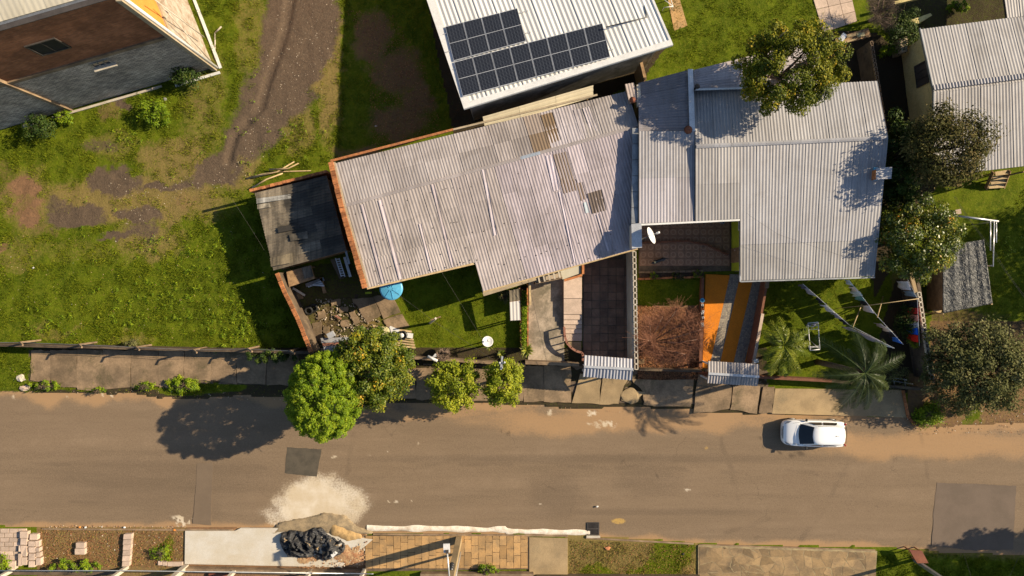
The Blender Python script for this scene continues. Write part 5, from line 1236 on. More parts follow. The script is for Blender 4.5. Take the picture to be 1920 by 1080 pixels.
for (x0, y0, x1, y1, w_) in ((730, 615, 748, 622, .28), (732, 626, 744, 629, .34), (762, 628, 774, 630, .30)): MB().beam(P(x0, y0, .45), P(x1, y1, .45), w_, .08).build('panel', M['white'], wt)
# blue water tank with ribs under the eave
c = P(733, 541, 2.0); tk = thing('water_tank', (c.x, c.y, 0), 'round blue water tank with ribbed lid half under the eave', 'water tank')
MB().lathe((c.x, c.y, .8), [(.52, 0), (.60, .5), (.66, 1.05), (.68, 1.08)], 32).build('tank', M['blue_p'], tk)
MB().lathe((c.x, c.y, 1.885), [(.70, 0), (.70, .04), (.60, .07), (.3, .12), (.02, .14)], 32).build('lid', M['blue_p'], tk)
for k in range(8):
    a = k * math.pi / 4 + .2; MB().beam((c.x + .12 * math.cos(a), c.y + .12 * math.sin(a), 2.04), (c.x + .62 * math.cos(a), c.y + .62 * math.sin(a), 1.965), .035, .03).build('lid_rib', M['blue_p'], tk)
for a in (0, 1.57, 3.14, 4.71): MB().box((c.x + .38 * math.cos(a), c.y + .38 * math.sin(a), 0), .15, .15, .8).build('leg', M['concrete'], tk)
boxthing('plant_box', 'small green and white box near the blue tank', 'box', 690, 549, .2, .35, .12, .3, .1, 'lime')
# antenna / pole on lawn
q = P(809, 605, .9); ap = thing('clothes_post', (q.x, q.y, 0), 'leaning concrete clothes post in the middle of the small lawn', 'post')
b = P(806, 606, 0); tp = P(817, 597, 2.0)
MB().beam(b, tp, .12, .12).build('post', M['concrete_l'], ap); MB().beam(tp + Vector((-.3, -.1, -.05)), tp + Vector((.3, .1, -.05)), .08, .07).build('cross_arm', M['wood'], ap)
ORG[ap] = ORG[ap]
def dish(label, px, py, z, rad, aim, hpost, feed=True, matn='white', arm=.6):
    c = P(px, py, z); aim = Vector(aim).normalized(); t = thing('satellite_dish', (c.x - aim.x * .25, c.y - aim.y * .25, 0 if hpost is None else z - hpost), label, 'satellite dish')
    prof = [(rad * r_, .28 * rad * (r_ * r_)) for r_ in np.linspace(.02, 1, 9)]
    inner = [(r_ - .012 if r_ > .05 else r_, h_ + .012) for r_, h_ in prof[::-1]]
    MB().lathe(c, prof + inner, 28, axis=aim).build('reflector', M[matn], t)
    if feed:
        f = c + aim * rad * arm * 1.7; e = c + Vector((0, 0, -rad * .9))
        MB().tube([c + aim * .05, f], .02, 6).build('feed_arm', M['alu'], t); MB().tube([f - aim * .05, f + aim * .14], .06, 8).build('feed_horn', M['white'], t)
    base = Vector((c.x - aim.x * .25, c.y - aim.y * .25, ORG[t].z)); MB().tube([base, (base.x, base.y, c.z - .05), c - aim * .01], .035, 8).build('mast', M['steel'], t)
    return t
dish('large white satellite dish facing east on the wall beside the tiled porch', 1217, 443, 4.2, .50, (.80, .32, .48), 1.5)
dish('small pale satellite dish on a post at the end of the lawn', 914, 641, 2.2, .33, (.15, .3, .95), None)
dish('small grey satellite dish under the corner of the porch roof by the lime wall', 1354, 415, 2.8, .17, (.1, -.1, 1), .5, feed=False, matn='steel')
# white flood lamp / meter pole
fl = thing('lamp_post', P(815, 668), 'short post with white tubular lamp at the garden edge by the street tree', 'lamp post')
q = P(816, 669, 2.0); MB().tube([(q.x, q.y, 0), (q.x, q.y, 2.0)], .04, 6).build('post', M['steel'], fl)
MB().tube([P(802, 668, 2.1), P(820, 677, 2.1)], .09, 8).build('lamp', M['white'], fl); MB().beam(P(811, 671, 2.12), P(817, 664, 2.15), .1, .06).build('bracket', M['white'], fl)
# service pole by the fourth street tree
sp = thing('service_pole', P(934, 675), 'slim grey service pole with cross arm beside the easternmost street tree', 'pole')
q = P(941, 690, 4.4); MB().tube([(q.x, q.y, 0), (q.x, q.y, 4.4)], [.07, .05], 8).build('pole', M['steel'], sp)
MB().beam(P(936, 682, 4.4), P(948, 680, 4.4), .07, .07).build('cross_arm', M['steel'], sp); MB().beam(P(942, 668, 4.3), P(939, 693, 4.3), .1, .07).build('bracket', M['alu'], sp)
for x_, y_ in ((937, 680), (946, 679)): MB().lathe(P(x_, y_, 4.44), [(.05, 0), (.05, .1), (.02, .12)], 8).build('insulator', M['white'], sp)
def wire(label, pts, sag=.3, r_=.012):
    r_ *= .6
    ps = []
    for (a, b) in zip(pts[:-1], pts[1:]):
        a, b = P(*a), P(*b)
        for k in range(12): t = k / 12; q = a.lerp(b, t); q.z -= sag * 4 * t * (1 - t); ps.append(q)
    ps.append(P(*pts[-1])); o = MB().tube(ps, r_, 4).build('cable', M['frame_d']); return top(o, label, 'cable')
wire('service cable from the blue tank across the lawn to the service pole', [(740, 548, 2.9), (812, 602, 3.2), (938, 684, 4.4)])
wire('thin cable from the eave down to the small dish', [(828, 510, 3.0), (907, 641, 2.2)], .1, .008)
wire('thin cable from the eave over the patio to the front wall', [(990, 525, 2.6), (1027, 686, 1.4)], .1, .014)
wire('cable over the lawn to the roof corner', [(897, 492, 2.8), (880, 520, 2.7)], .02, .008)
wire('thin sloping cable across the shaded grass beside the old shed', [(436, 375, 3.5), (505, 485, 1.6)], .1, .008)
wire('first of the twin cables over the tarpaulin shed', [(1788, 368, 5.), (1860, 470, 5.1), (1930, 570, 5.4)], .1, .012)
wire('second of the twin cables over the tarpaulin shed', [(1791, 368, 5.), (1863, 468, 5.1), (1934, 570, 5.4)], .15, .012)
wire('thin dark wire lying over the zinc roof', [(1400, 400, 5.), (1460, 440, 4.9), (1640, 500, 4.6)], .05, .008)

# ------------------------------------------------------------------ walled yard: dog, pots, bare tree
def skin_fig(name, verts, edges, radii, mat, parent, sub=2):
    me = bpy.data.meshes.new(name); off = ORG.get(parent, Vector()); me.from_pydata([tuple(Vector(v) - off) for v in verts], edges, []); o = bpy.data.objects.new(name, me); COL.objects.link(o); o.parent = parent
    sk = o.modifiers.new('skin', 'SKIN'); sk.use_smooth_shade = True
    for i, r_ in enumerate(radii): me.skin_vertices[0].data[i].radius = (r_, r_)
    me.skin_vertices[0].data[0].use_root = True
    s_ = o.modifiers.new('sub', 'SUBSURF'); s_.levels = s_.render_levels = sub; me.materials.append(mat); ORG[o] = off; return o
c = P(1234, 489, .4); dg = thing('dog', (c.x, c.y, .19), 'black and tan dog standing on the brown tiled porch', 'dog')
def D_(f, s_, z_):  # forward (-x-ish), side, up
    a = R(200); return (c.x + f * math.cos(a) - s_ * math.sin(a), c.y + f * math.sin(a) + s_ * math.cos(a), .19 + z_)
dv = [D_(-.28, 0, .42), D_(-.05, 0, .41), D_(.2, 0, .41), D_(.32, 0, .52), D_(.40, 0, .62), D_(.54, 0, .58), D_(-.42, .03, .46), D_(-.60, .08, .50)]
de = [(0, 1), (1, 2), (2, 3), (3, 4), (4, 5), (0, 6), (6, 7)]; dr2 = [.105, .10, .12, .075, .08, .035, .03, .015]
for s_ in (-1, 1):
    k = len(dv); dv += [D_(-.26, s_ * .09, .28), D_(-.33, s_ * .09, .16), D_(-.27, s_ * .09, .02)]; de += [(0, k), (k, k + 1), (k + 1, k + 2)]; dr2 += [.06, .03, .028]
    k = len(dv); dv += [D_(.20, s_ * .08, .24), D_(.22, s_ * .08, .13), D_(.22, s_ * .08, .02)]; de += [(2, k), (k, k + 1), (k + 1, k + 2)]; dr2 += [.05, .028, .028]
skin_fig('body', dv, de, dr2, M['black_p'], dg)
for s_ in (-1, 1): MB().add([D_(.36, s_ * .05, .68), D_(.42, s_ * .03, .68), D_(.38, s_ * .09, .76), D_(.35, s_ * .05, .66)], [(0, 1, 2), (1, 3, 2), (3, 0, 2), (0, 3, 1)]).build('ear', M['black_p'], dg)
MB().lathe(D_(.30, 0, .58), [(.07, 0), (.085, .03), (.07, .06)], 12).build('collar', M['cream_p'], dg)
pots = [('blue_p', 1317, 563, .12, 'blue bucket at the head of the row of pots')]
o_ = thing('bucket', P(1317, 563), 'blue bucket at the head of the row of pots', 'bucket'); q = P(1317, 563, .7); MB().lathe((q.x, q.y, .46), [(.10, 0), (.13, .22), (.14, .24), (.12, .24), (.09, .05)], 16).build('body', M['blue_p'], o_)
for k in range(11):
    q = P(1318 + random.uniform(-1, 1), 572 + k * 3.9, .65); mt = ['white', 'black_p', 'terra', 'white', 'alu', 'black_p'][k % 6]
    o = MB().lathe((q.x, q.y, .452), [(.05, 0), (.075, .12), (.08, .14), (.065, .14), (.05, .06)], 12).build('flower_pot', M[mt]); top(o, ['first small white pot, next to the blue bucket', 'small black pot just below the first white pot', 'upper terracotta pot in the row on the low wall', 'white pot below the upper terracotta pot', 'silver pot in the middle of the row', 'black pot below the silver middle pot', 'white pot halfway down the row by the driveway', 'black pot above the lower terracotta pot', 'lower terracotta pot in the row on the low wall', 'white pot below the lower terracotta pot', 'last silver pot at the street end of the row'][k], 'flower pot', 'small pots in a row on the low wall')
o = boxthing('wooden_box', 'orange wooden box with dark hole in the walled yard', 'box', 1203, 660, .0, .42, .45, .4, .02, 'brick')
q = P(1202, 657, .42); MB().lathe((q.x - ORG[o].x, q.y - ORG[o].y, .405), [(.13, 0), (.13, .01)], 16).build('opening', M['rubber'], o, local=True)
boxthing('wooden_box', 'smaller dark wooden box below the orange box in the walled yard', 'box', 1202, 678, 0, .4, .3, .3, 0, 'wood')

# ------------------------------------------------------------------ washing lines, rack, shed with tarpaulin
def cloth(label, a, b, z0, z1, drop, col, group, parent_name='laundry', cat='laundry', nseg=8):
    p, q = P(*a, z0), P(*b, z1); d = (q - p).normalized(); s_ = Vector((-d.y, d.x, 0)); m = MB(); vs = []; rows = 5
    ph = random.uniform(0, 6)
    for j in range(rows + 1):
        for i in range(nseg + 1):
            t = i / nseg; v = j / rows; pt = p.lerp(q, t); pt = pt - Vector((0, 0, drop * v * (1 + .06 * math.sin(5 * t + ph)))) + s_ * (.05 * math.sin(9 * t + ph) * v + .03 * math.sin(3 * v + ph))
            vs.append(pt)
    m.add(vs, [(j * (nseg + 1) + i, j * (nseg + 1) + i + 1, (j + 1) * (nseg + 1) + i + 1, (j + 1) * (nseg + 1) + i) for j in range(rows) for i in range(nseg)], smooth=True)
    key = 'cloth%s' % (col,)
    if key not in M: M[key] = cloth_mat('cloth', col)
    o = m.build(parent_name, M[key]); s2 = o.modifiers.new('solid', 'SOLIDIFY'); s2.thickness = .012
    return top(o, label, cat, group)
gL = 'washing hung on the lines over the lawn'
for lb, a, b, dz, cl in (('dark grey garment at the house end of the first washing line', (1505, 533), (1514, 540), .7, (.10, .10, .13)), ('lilac grey garment second from the house on the first washing line', (1514, 540), (1535, 557), .8, (.40, .38, .46)),
                         ('black garment beside the bare piece of the first washing line', (1536, 558), (1543, 568), .45, (.02, .02, .03)), ('white shirt in the middle of the first washing line', (1548, 571), (1566, 586), .85, (.62, .60, .66)), ('mauve grey garment after the white shirt on the first washing line', (1567, 587), (1580, 598), .7, (.30, .28, .36)),
                         ('black trousers near the far end of the first washing line', (1582, 599), (1592, 608), .6, (.02, .02, .03)), ('long mauve bed sheet stretched at the street end of the first washing line', (1593, 613), (1655, 642), 1.1, (.36, .30, .32)), ('pale narrow cloth at the last end of the first washing line', (1657, 643), (1676, 652), .7, (.55, .55, .58)),
                         ('pale blue cloth at the house end of the second washing line', (1593, 525), (1601, 536), .7, (.50, .58, .62)), ('cream towel second on the second washing line', (1602, 537), (1610, 545), .7, (.62, .52, .44)), ('white and teal shirt on the second washing line', (1611, 546), (1617, 555), 1.1, (.50, .58, .58)),
                         ('dark teal garment after the white and teal shirt', (1618, 556), (1624, 565), 1.1, (.10, .24, .26)), ('black garment by the wooden prop of the second washing line', (1624, 565), (1630, 573), .8, (.02, .02, .025)), ('white garment below the wooden prop on the second washing line', (1631, 573), (1640, 587), 1.1, (.62, .60, .66)),
                         ('grey cloth lower down on the second washing line', (1652, 606), (1662, 614), .9, (.30, .28, .28)), ('cream cloth lower down on the second washing line', (1662, 612), (1674, 622), .9, (.55, .50, .44)), ('black cloth above the blue one on the second washing line', (1675, 623), (1683, 632), .8, (.02, .02, .03)), ('bright blue cloth at the street end of the second washing line', (1683, 632), (1693, 644), .9, (.03, .14, .55))):
    cloth(lb, a, b, 2.0, 2.0, dz, cl, gL)
gW = 'washing hung along the open block wall'
for lb, a, b, cl, dz in (('white shirt at the top of the line along the block wall', (1703, 527), (1710, 544), (.66, .64, .70), 1.3), ('slate blue shirt below the white one along the block wall', (1711, 545), (1719, 556), (.20, .26, .34), 1.1), ('black garment along the block wall', (1720, 566), (1720, 576), (.015, .015, .02), 1.4), ('deep red cloth along the block wall', (1720, 578), (1720, 589), (.45, .025, .02), 1.1), ('salmon pink cloth along the block wall', (1720, 591), (1721, 603), (.72, .28, .2), 1.5),
                         ('striped grey shirt along the block wall', (1721, 605), (1721, 614), (.40, .42, .48), .9), ('bright blue shirt along the block wall', (1721, 615), (1722, 628), (.01, .10, .60), 1.2), ('bright red shirt at the street end along the block wall', (1722, 629), (1723, 642), (.62, .02, .01), 1.2)):
    cloth(lb, a, b, 2.0, 2.0, dz, cl, gW)
o = MB().tube([P(1505, 532, 2.02), P(1592, 609, 1.98), P(1677, 653, 2.02)], .012, 4).build('washing_line', M['alu']); top(o, 'first washing line over the lawn', 'washing line')
o = MB().tube([P(1591, 524, 2.02), P(1646, 594, 1.98), P(1694, 646, 2.02)], .012, 4).build('washing_line', M['alu']); top(o, 'second washing line over the lawn', 'washing line')
o = MB().tube([P(1700, 520, 2.05), P(1720, 560, 2.03), P(1724, 648, 2.03)], .012, 4).build('washing_line', M['alu']); top(o, 'washing line along the open block wall', 'washing line')
for lb, a, b in (('wooden prop holding the first washing line', (1599, 613), (1617, 568)), ('wooden prop holding the second washing line', (1645, 595), (1656, 556))):
    o = MB().tube([P(*a, 2.1), P(*b, .05)], .035, 6).build('wooden_prop', M['wood_l']); top(o, lb, 'prop')
o = MB().tube([P(1570, 578, .0), P(1640, 571, 1.9), P(1722, 560, 2.1)], .02, 5).build('cable', M['wood_l']); top(o, 'guy wire from the lawn up to the washing wall', 'cable')
# drying rack
rk = thing('drying_rack', P(1526, 631), 'white folding drying rack on the lawn beside the bright palm', 'drying rack'); 
cs = [(1515, 606), (1534, 604), (1537, 655), (1519, 657)]
for a, b in ((0, 1), (1, 2), (2, 3), (3, 0)): MB().tube([P(*cs[a], .95), P(*cs[b], .95)], .03, 6).build('rail', M['white'], rk)
for k in range(7): a, b = lerp(cs[0], cs[3], (k + 1) / 8), lerp(cs[1], cs[2], (k + 1) / 8); (k in (0, 1, 6)) and MB().tube([P(*a, .95), P(*b, .95)], .015, 4).build('wire', M['white'], rk)
for a, b in ((0, 2), (1, 3), (2, 0), (3, 1)):
    p = P(*cs[a], .95); q = P(*cs[b], .95); MB().tube([p, (p.lerp(q, .28).x, p.lerp(q, .28).y, .12)], .025, 5).build('leg', M['white'], rk)
cloth('folded blue and pink clothes at the top of the drying rack', (1515, 610), (1533, 608), .98, .98, .35, (.22, .22, .45), None)
cloth('pale cloth at the bottom of the drying rack', (1518, 652), (1535, 650), .98, .98, .3, (.5, .5, .5), None)
# stone path along the wall
m = MB().prism([P(1685, 512), P(1712, 512), P(1742, 700), P(1712, 705)], -.05, .10); tag(m.build('garden_path', M['concrete_d']), kind='structure')
bl = thing('block_wall', P(1728, 620), 'open block garden wall with pale top beside the washing', 'wall')
for i in range(17):
    a, b = lerp((1722, 548), (1747, 712), i / 17), lerp((1722, 548), (1747, 712), (i + .85) / 17); m = MB(); p, q = P(*a, 1.7), P(*b, 1.7); s_ = Vector((.09, .015, 0))
    for sg in (-1, 1): m.beam(p + s_ * sg, q + s_ * sg, .045, .18)
    m.beam(p - s_ * .7, p + s_ * .7, .05, .178); m.beam(q - s_ * .7, q + s_ * .7, .05, .178); m.build('open_block', M['concrete_l'], bl)
MB().prism([P(1718, 520, 1.6), P(1724, 520, 1.6), P(1750, 712, 1.6), P(1744, 712, 1.6)], 0, 1.6).build('wall', M['concrete_d'], bl)
MB().prism([P(1705, 512, 1.7), P(1711, 510, 1.7), P(1721, 548, 1.7), P(1715, 550, 1.7)], 1.61, 1.72).build('capping', M['tan_slab'], bl)
ts = thing('tarpaulin_shed', P(1812, 520), 'small shed covered with creased black tarpaulin at the right', 'shed')
tq = [(1768, 462), (1845, 449), (1861, 569), (1768, 588)]
# tarp as a draped surface with sag between battens
n = 44; vs = []
for j in range(n + 1):
    for i in range(n + 1):
        u, v = i / n, j / n; a = lerp(tq[0], tq[1], u); b = lerp(tq[3], tq[2], u); c = lerp(a, b, v); z_ = 2.05 + .25 * u
        rib = min(abs(u - t) for t in (0, .26, .52, .62, .86, 1.0)); rib2 = min(abs(v - t - .10 * u) for t in (-.1, .28, .62, .95))
        z_ += -.055 * (min(1, rib / .13) ** .7) - .05 * (min(1, rib2 / .07) ** .7) + .05 * (float(fbm(c[0] / K, c[1] / K, 3.2, 2)) - .5)
        vs.append(P(c[0], c[1], z_))
m = MB().add(vs, [(j * (n + 1) + i, (j + 1) * (n + 1) + i, (j + 1) * (n + 1) + i + 1, j * (n + 1) + i + 1) for j in range(n) for i in range(n)], smooth=True)
o = m.build('tarpaulin', M['tarp2'], ts); s2 = o.modifiers.new('solid', 'SOLIDIFY'); s2.thickness = .02
walls(ts, [P(1772, 466, 1.9), P(1772, 582, 1.9), P(1856, 566, 2.0), P(1842, 454, 2.0)], -.05, M['wood'], [1.85, 1.85, 2.05, 2.05], th=.06)
for p in ((1769, 588), (1860, 570)): q = P(*p, 1.9); MB().beam((q.x, q.y, 0), (q.x, q.y, 1.9), .08, .08).build('post', M['wood_l'], ts)
o = MB().beam(P(1750, 580, .5), P(1764, 585, .5), .2, .1).build('plank', M['wood_l']); top(o, 'short pale plank by the lower left corner of the tarpaulin shed', 'plank')
gf = thing('pipe_frame', P(1850, 420), 'grey pipe frame standing above the tarpaulin shed', 'frame')
for a, b in (((1797, 405), (1872, 415)), ((1857, 413), (1857, 470)), ((1864, 414), (1862, 500)), ((1868, 415), (1868, 455))): MB().tube([P(*a, 2.2), P(*b, 2.2)], .035 if a[0] > 1800 else .06, 6).build('pipe', M['alu'], gf)
for p in ((1798, 405), (1868, 415), (1862, 498)): q = P(*p, 2.2); MB().tube([(q.x, q.y, 0), (q.x, q.y, 2.2)], .035, 6).build('post', M['alu'], gf)
boxthing('wooden_block', 'reddish block on the lawn by the pipe frame', 'block', 1797, 397, .1, .35, .3, .25, .2, 'paver')
for k, (x_, y_, r_) in enumerate(((1633, 678, -.7), (1653, 702, 0.), (1653, 713, .2), (1622, 694, .8))): boxthing('brick', ['cream block under the big palm, northernmost', 'pinkish block under the big palm', 'small pale stone under the big palm', 'orange brick among the fronds of the big palm'][k], 'block', x_, y_, .1, .4 if k < 2 else .22, .2, .18, r_, ['concrete_l', 'paver', 'concrete_l', 'brick'][k])
o = thing('metal_rack', P(1683, 717), 'dull metal rack of pipes at the street corner of the washing yard', 'rack')
for a, b in (((1670, 708), (1700, 712)), ((1672, 714), (1712, 720)), ((1675, 722), (1706, 728)), ((1675, 708), (1677, 726)), ((1696, 710), (1698, 728))): MB().tube([P(*a, .7), P(*b, .7)], .03, 5).build('pipe', M['steel'], o)
for p in ((1675, 710), (1700, 713), (1678, 724), (1700, 727)): q = P(*p, .7); MB().tube([(q.x, q.y, 0), (q.x, q.y, .7)], .03, 5).build('leg', M['steel'], o)
kr = thing('brick_edging', P(1697, 757), 'row of reddish bricks edging the concrete apron', 'edging')
brickrun(kr, [P(1693, 731, .25), P(1699, 762, .25), P(1703, 782, .25), P(1716, 797, .2)], 9, .14, .1, core='concrete_d')
boxthing('letter_box', 'small white box on the wall beside the finely ribbed canopy', 'box', 1418, 677, 1.1, .3, .22, .3, .2, 'alu')

# ------------------------------------------------------------------ southern verge and pavement
sp_ = tag(MB().prism([P(-80, 992), P(78, 992), P(76, 1066), P(-80, 1066)], -.05, .03).build('pavement', M['soil']), kind='structure')
for r_ in range(8):
    y0 = 990 + r_ * 8.4; x_ = -30 + (r_ % 2) * 8
    while x_ < 44 - (r_ > 4) * 8:
        slabs(sp_, [rect(x_, y0, x_ + 16, y0 + 8.1)], M['paver'], name='paver', h=.13, jit=.02, gap=.5); x_ += 16.6
slabs(sp_, [rect(44, 993, 59, 1006), rect(45, 1006, 58, 1018), rect(46, 1019, 57, 1040), rect(47, 1041, 57, 1056), rect(20, 1048, 36, 1064), rect(42, 1019, 46, 1031), rect(41, 1034, 47, 1058),
            rect(62, 998, 77, 1009), rect(60, 1011, 73, 1021), rect(60, 1022, 73, 1033), rect(60, 1034, 73, 1047), rect(60, 1048, 72, 1060),
            rect(73, 1010, 80, 1022), rect(73, 1023, 81, 1031), rect(74, 1032, 82, 1041), rect(74, 1042, 84, 1056)], M['paver'], name='paver', h=.34, jit=.03, gap=.7)
def paverthing(px0, py0, px1, py1, label, h=.3, mat='paver'):
    o = MB().prism([P(px0, py0, h), P(px1, py0, h), P(px1, py1, h), P(px0, py1, h)], .03, h).build('paver', M[mat], bevel=.01); return top(o, label, 'paver', 'loose pavers on the bare verge')
paverthing(142, 1018, 158, 1028, 'upper of the pair of loose pink pavers lying alone on the bare verge'); paverthing(140, 1029, 159, 1040, 'lower of the pair of loose pink pavers lying alone on the bare verge')
row = thing('paver_row', P(238, 1034), 'narrow row of stacked pink pavers across the bare verge', 'paver stack')
for k in range(6): MB().prism([P(232 - k * .5, 1002 + k * 10.2, .32), P(247 - k * .8, 1001 + k * 10.2, .32), P(246 - k * .8, 1010.6 + k * 10.2, .32), P(231 - k * .5, 1011.4 + k * 10.2, .32)], .03, .32 + random.uniform(-.02, .02)).build('paver', M['paver'], row)
edg = thing('kerb_stones', P(320, 1054), 'short line of pale kerb stones left of the white concrete slab', 'kerb stones')
for a in ((296, 1052, 304, 1060), (305, 1053, 313, 1061), (314, 1054, 342, 1062)): MB().prism([P(a[0], a[1], .2), P(a[2], a[1], .2), P(a[2], a[3], .2), P(a[0], a[3], .2)], 0, .2).build('stone', M['paver'], edg, bevel=.01)
M['new_conc'] = pm('fresh white concrete', (.52, .485, .43), (.47, .42, .34), sc=.8, dirt=(.42, .29, .16), dirt_amt=.35, rand=0, bump=.1, bs=50)
tag(MB().prism([P(349, 994), P(442, 994), P(452, 989), P(545, 989), P(700, 1010), P(640, 1062), P(348, 1056)], -.05, .15).build('concrete_slab', M['new_conc'], bevel=.012), kind='structure')
# paving tiles: offset columns
pv = tag(MB().prism([P(684, 1003), P(992, 1005), P(992, 1066), P(684, 1070)], -.05, .115).build('pavement', M['concrete_d']), kind='structure')
ncol = 23
for i in range(ncol):
    x0 = 686 + i * 13.2; o0 = [0, -12, -18, -6][i % 4]; y_ = 1003.5 + o0
    while y_ < 1064:
        a, b = max(y_, 1003.5), min(y_ + 24, 1064)
        if b - a > 4: slabs(pv, [rect(x0, a, x0 + 12.9, b)], M['tile_tan'], name='tile', h=.14, jit=.008, gap=.3, rag=.35)
        y_ += 24.4
tag(MB().prism([P(992, 1006), P(1064, 1008), P(1064, 1078), P(992, 1078)], -.05, .15).build('concrete_slab', M['tan_slab'], bevel=.012), kind='structure')
# flagstones: jittered cells
fg = tag(MB().prism([P(1308, 1021), P(1643, 1032), P(1638, 1100), P(1308, 1100)], -.05, .122).build('pavement', pm('pale mortar bed', (.32, .25, .14), (.20, .15, .09), rand=0)), kind='structure')
gxn, gyn = 17, 5; pj = {}
for i in range(gxn + 1):
    for j in range(gyn + 1):
        x_ = 1310 + i * (330 / gxn); y_ = 1024 + (x_ - 1310) * .033 + j * 15
        jx = 0 if i in (0, gxn) else random.uniform(-8, 8); jy = 0 if j == 0 else random.uniform(-6, 6); pj[i, j] = (x_ + jx, y_ + jy)
for i in range(gxn):
    for j in range(gyn):
        q = [pj[i, j], pj[i + 1, j], pj[i + 1, j + 1], pj[i, j + 1]]
        if random.random() < .4: slabs(fg, [[q[0], q[1], q[2]], ], M['flag'], name='flagstone', h=.13, jit=.01, gap=.7, rag=1.); slabs(fg, [[q[0], q[2], q[3]]], M['flag'], name='flagstone', h=.13, jit=.01, gap=.7, rag=1.)
        else:
            mids = [((q[k][0] + q[(k + 1) % 4][0]) / 2 + random.uniform(-1, 1), (q[k][1] + q[(k + 1) % 4][1]) / 2 + random.uniform(-1, 1)) for k in range(4)]
            slabs(fg, [[q[0], mids[0], q[1], mids[1], q[2], mids[2], q[3], mids[3]]], M['flag'], name='flagstone', h=.13, jit=.01, gap=.5, rag=.5)
# storm drain
sdn = thing('storm_drain', P(1112, 991), 'black iron storm drain grate at the south edge of the road', 'storm drain')
c = P(1112, 991); MB().box((c.x, c.y, -.06), .74, .80, .05).build('pit', M['rubber'], sdn)
m = MB()
for s_ in (-1, 1): m.box((c.x + s_ * .36, c.y, 0), .05, .78, .045); m.box((c.x, c.y + s_ * .38, 0), .66, .04, .045)
m.box((c.x, c.y, 0), .66, .05, .045); m.build('frame', M['frame_d'], sdn)
for k in range(9): MB().box((c.x - .30 + k * .075, c.y, -.005), .035, .70, .04).build('bar', M['frame_d'], sdn)
MB().box((c.x, c.y - .47, 0), .85, .12, .16).build('lintel', M['concrete_l'], sdn)
# heap: sand, grey mix, rubble, black sheet
mound('sand_heap', 'yellow sand heap beside the black plastic sheet', 'sand heap', [(612, 976), (634, 971), (655, 985), (676, 1000), (684, 1010), (650, 1016), (617, 1002)], .30, M['sandy'], 2, .4)
mound('mortar_heap', 'grey brown mortar mix spread along the gutter above the black plastic sheet', 'mortar heap', [(500, 1000), (520, 982), (560, 972), (610, 962), (645, 965), (672, 988), (700, 996), (700, 1001), (620, 1003), (560, 1004), (505, 1006)], .22, M['sandg'], 4, .5)
mound('earth_heap', 'reddish earth with rubble below the black plastic sheet', 'earth heap', [(545, 1035), (690, 1000), (690, 1062), (560, 1066), (540, 1050)], .2, pm('red earth', (.30, .14, .07), (.42, .28, .15), sc=3, rand=0, bump=1., bs=12, bd=.05), 6, .6)
mound('plastic_sheet', 'crumpled black plastic sheet thrown over a heap on the pavement', 'plastic sheet', [(528, 998), (545, 991), (575, 994), (590, 984), (604, 986), (618, 1000), (640, 1010), (650, 1018), (647, 1034), (625, 1046), (603, 1052), (588, 1044), (560, 1046), (540, 1042), (529, 1025), (526, 1010)], .62, M['tarp'], 1, .75, ridged=True, res=90, base=.12)
o = MB().prism([P(620, 1040, .62), P(628, 1034, .64), P(632, 1038, .62), P(624, 1046, .6)], .5, .64).build('paper', M['white']); top(o, 'small white card lying on the lower edge of the black plastic sheet', 'card')
# rubble pebbles as stuff
def pebbles(name, n, region, smin, smax, mats, seed=1, z=.1):
    r = np.random.default_rng(seed); Vs = []; Fs = []
    xs_ = [p[0] for p in region]; ys_ = [p[1] for p in region]; c = 0; tn = []
    while c < n:
        px = r.uniform(min(xs_), max(xs_)); py = r.uniform(min(ys_), max(ys_))
        if not inpoly(np.array(px), np.array(py), region): continue
        x_, y_ = (px - 960) / K, (540 - py) / K; s_ = r.uniform(smin, smax); b = len(Vs); zz = (gz(x_, y_) if z is None else z)
        pts = [(1, 0, 0), (0, 1, 0), (-1, 0, 0), (0, -1, 0), (0, 0, .7), (0, 0, -.5)]; a = r.uniform(0, 6.3)
        for p in pts: k = r.uniform(.7, 1.2) * s_; Vs.append((x_ + k * (p[0] * math.cos(a) - p[1] * math.sin(a)), y_ + k * (p[0] * math.sin(a) + p[1] * math.cos(a)), zz + k * p[2] * .8))
        Fs += [(b, b + 1, b + 4), (b + 1, b + 2, b + 4), (b + 2, b + 3, b + 4), (b + 3, b, b + 4), (b, b + 5, b + 1), (b + 1, b + 5, b + 2), (b + 2, b + 5, b + 3), (b + 3, b + 5, b)]; tn += [r.random()] * 6; c += 1
    return np_mesh(name, np.array(Vs), np.array(Fs), mats, attrs={'tint': ('FLOAT', tn)})
M['peb'] = ramp_mat('mixed rubble', [(0, (.22, .09, .04)), (.5, (.36, .22, .12)), (.9, (.45, .36, .26)), (1, (.65, .60, .52))], trans=0)
M['peb_d'] = ramp_mat('dull stones', [(0, (.10, .08, .06)), (.5, (.22, .17, .12)), (1, (.5, .42, .32))], trans=0)
tag(pebbles('rubble', 190, [(560, 1045), (650, 1030), (690, 1008), (690, 1062), (570, 1066)], .015, .06, M['peb'], 3, .18), 'scattered rubble on the red earth heap', 'rubble', kind='stuff')
tag(pebbles('gravel', 240, [(78, 990), (346, 992), (346, 1066), (78, 1066)], .012, .05, M['peb'], 4, None), 'small stones and litter on the bare verge', 'gravel', kind='stuff')
tag(pebbles('gravel', 700, [(450, 300), (470, 200), (530, 0), (640, 0), (620, 150), (540, 260), (470, 330), (240, 430), (200, 340)], .01, .045, M['peb_d'], 5, None), 'loose stones on the dark gravel track', 'gravel', kind='stuff')
tag(pebbles('gravel', 220, [(80, 985), (350, 986), (350, 994), (80, 994)], .015, .05, M['peb'], 6, .03), 'grit along the southern gutter', 'gravel', kind='stuff')
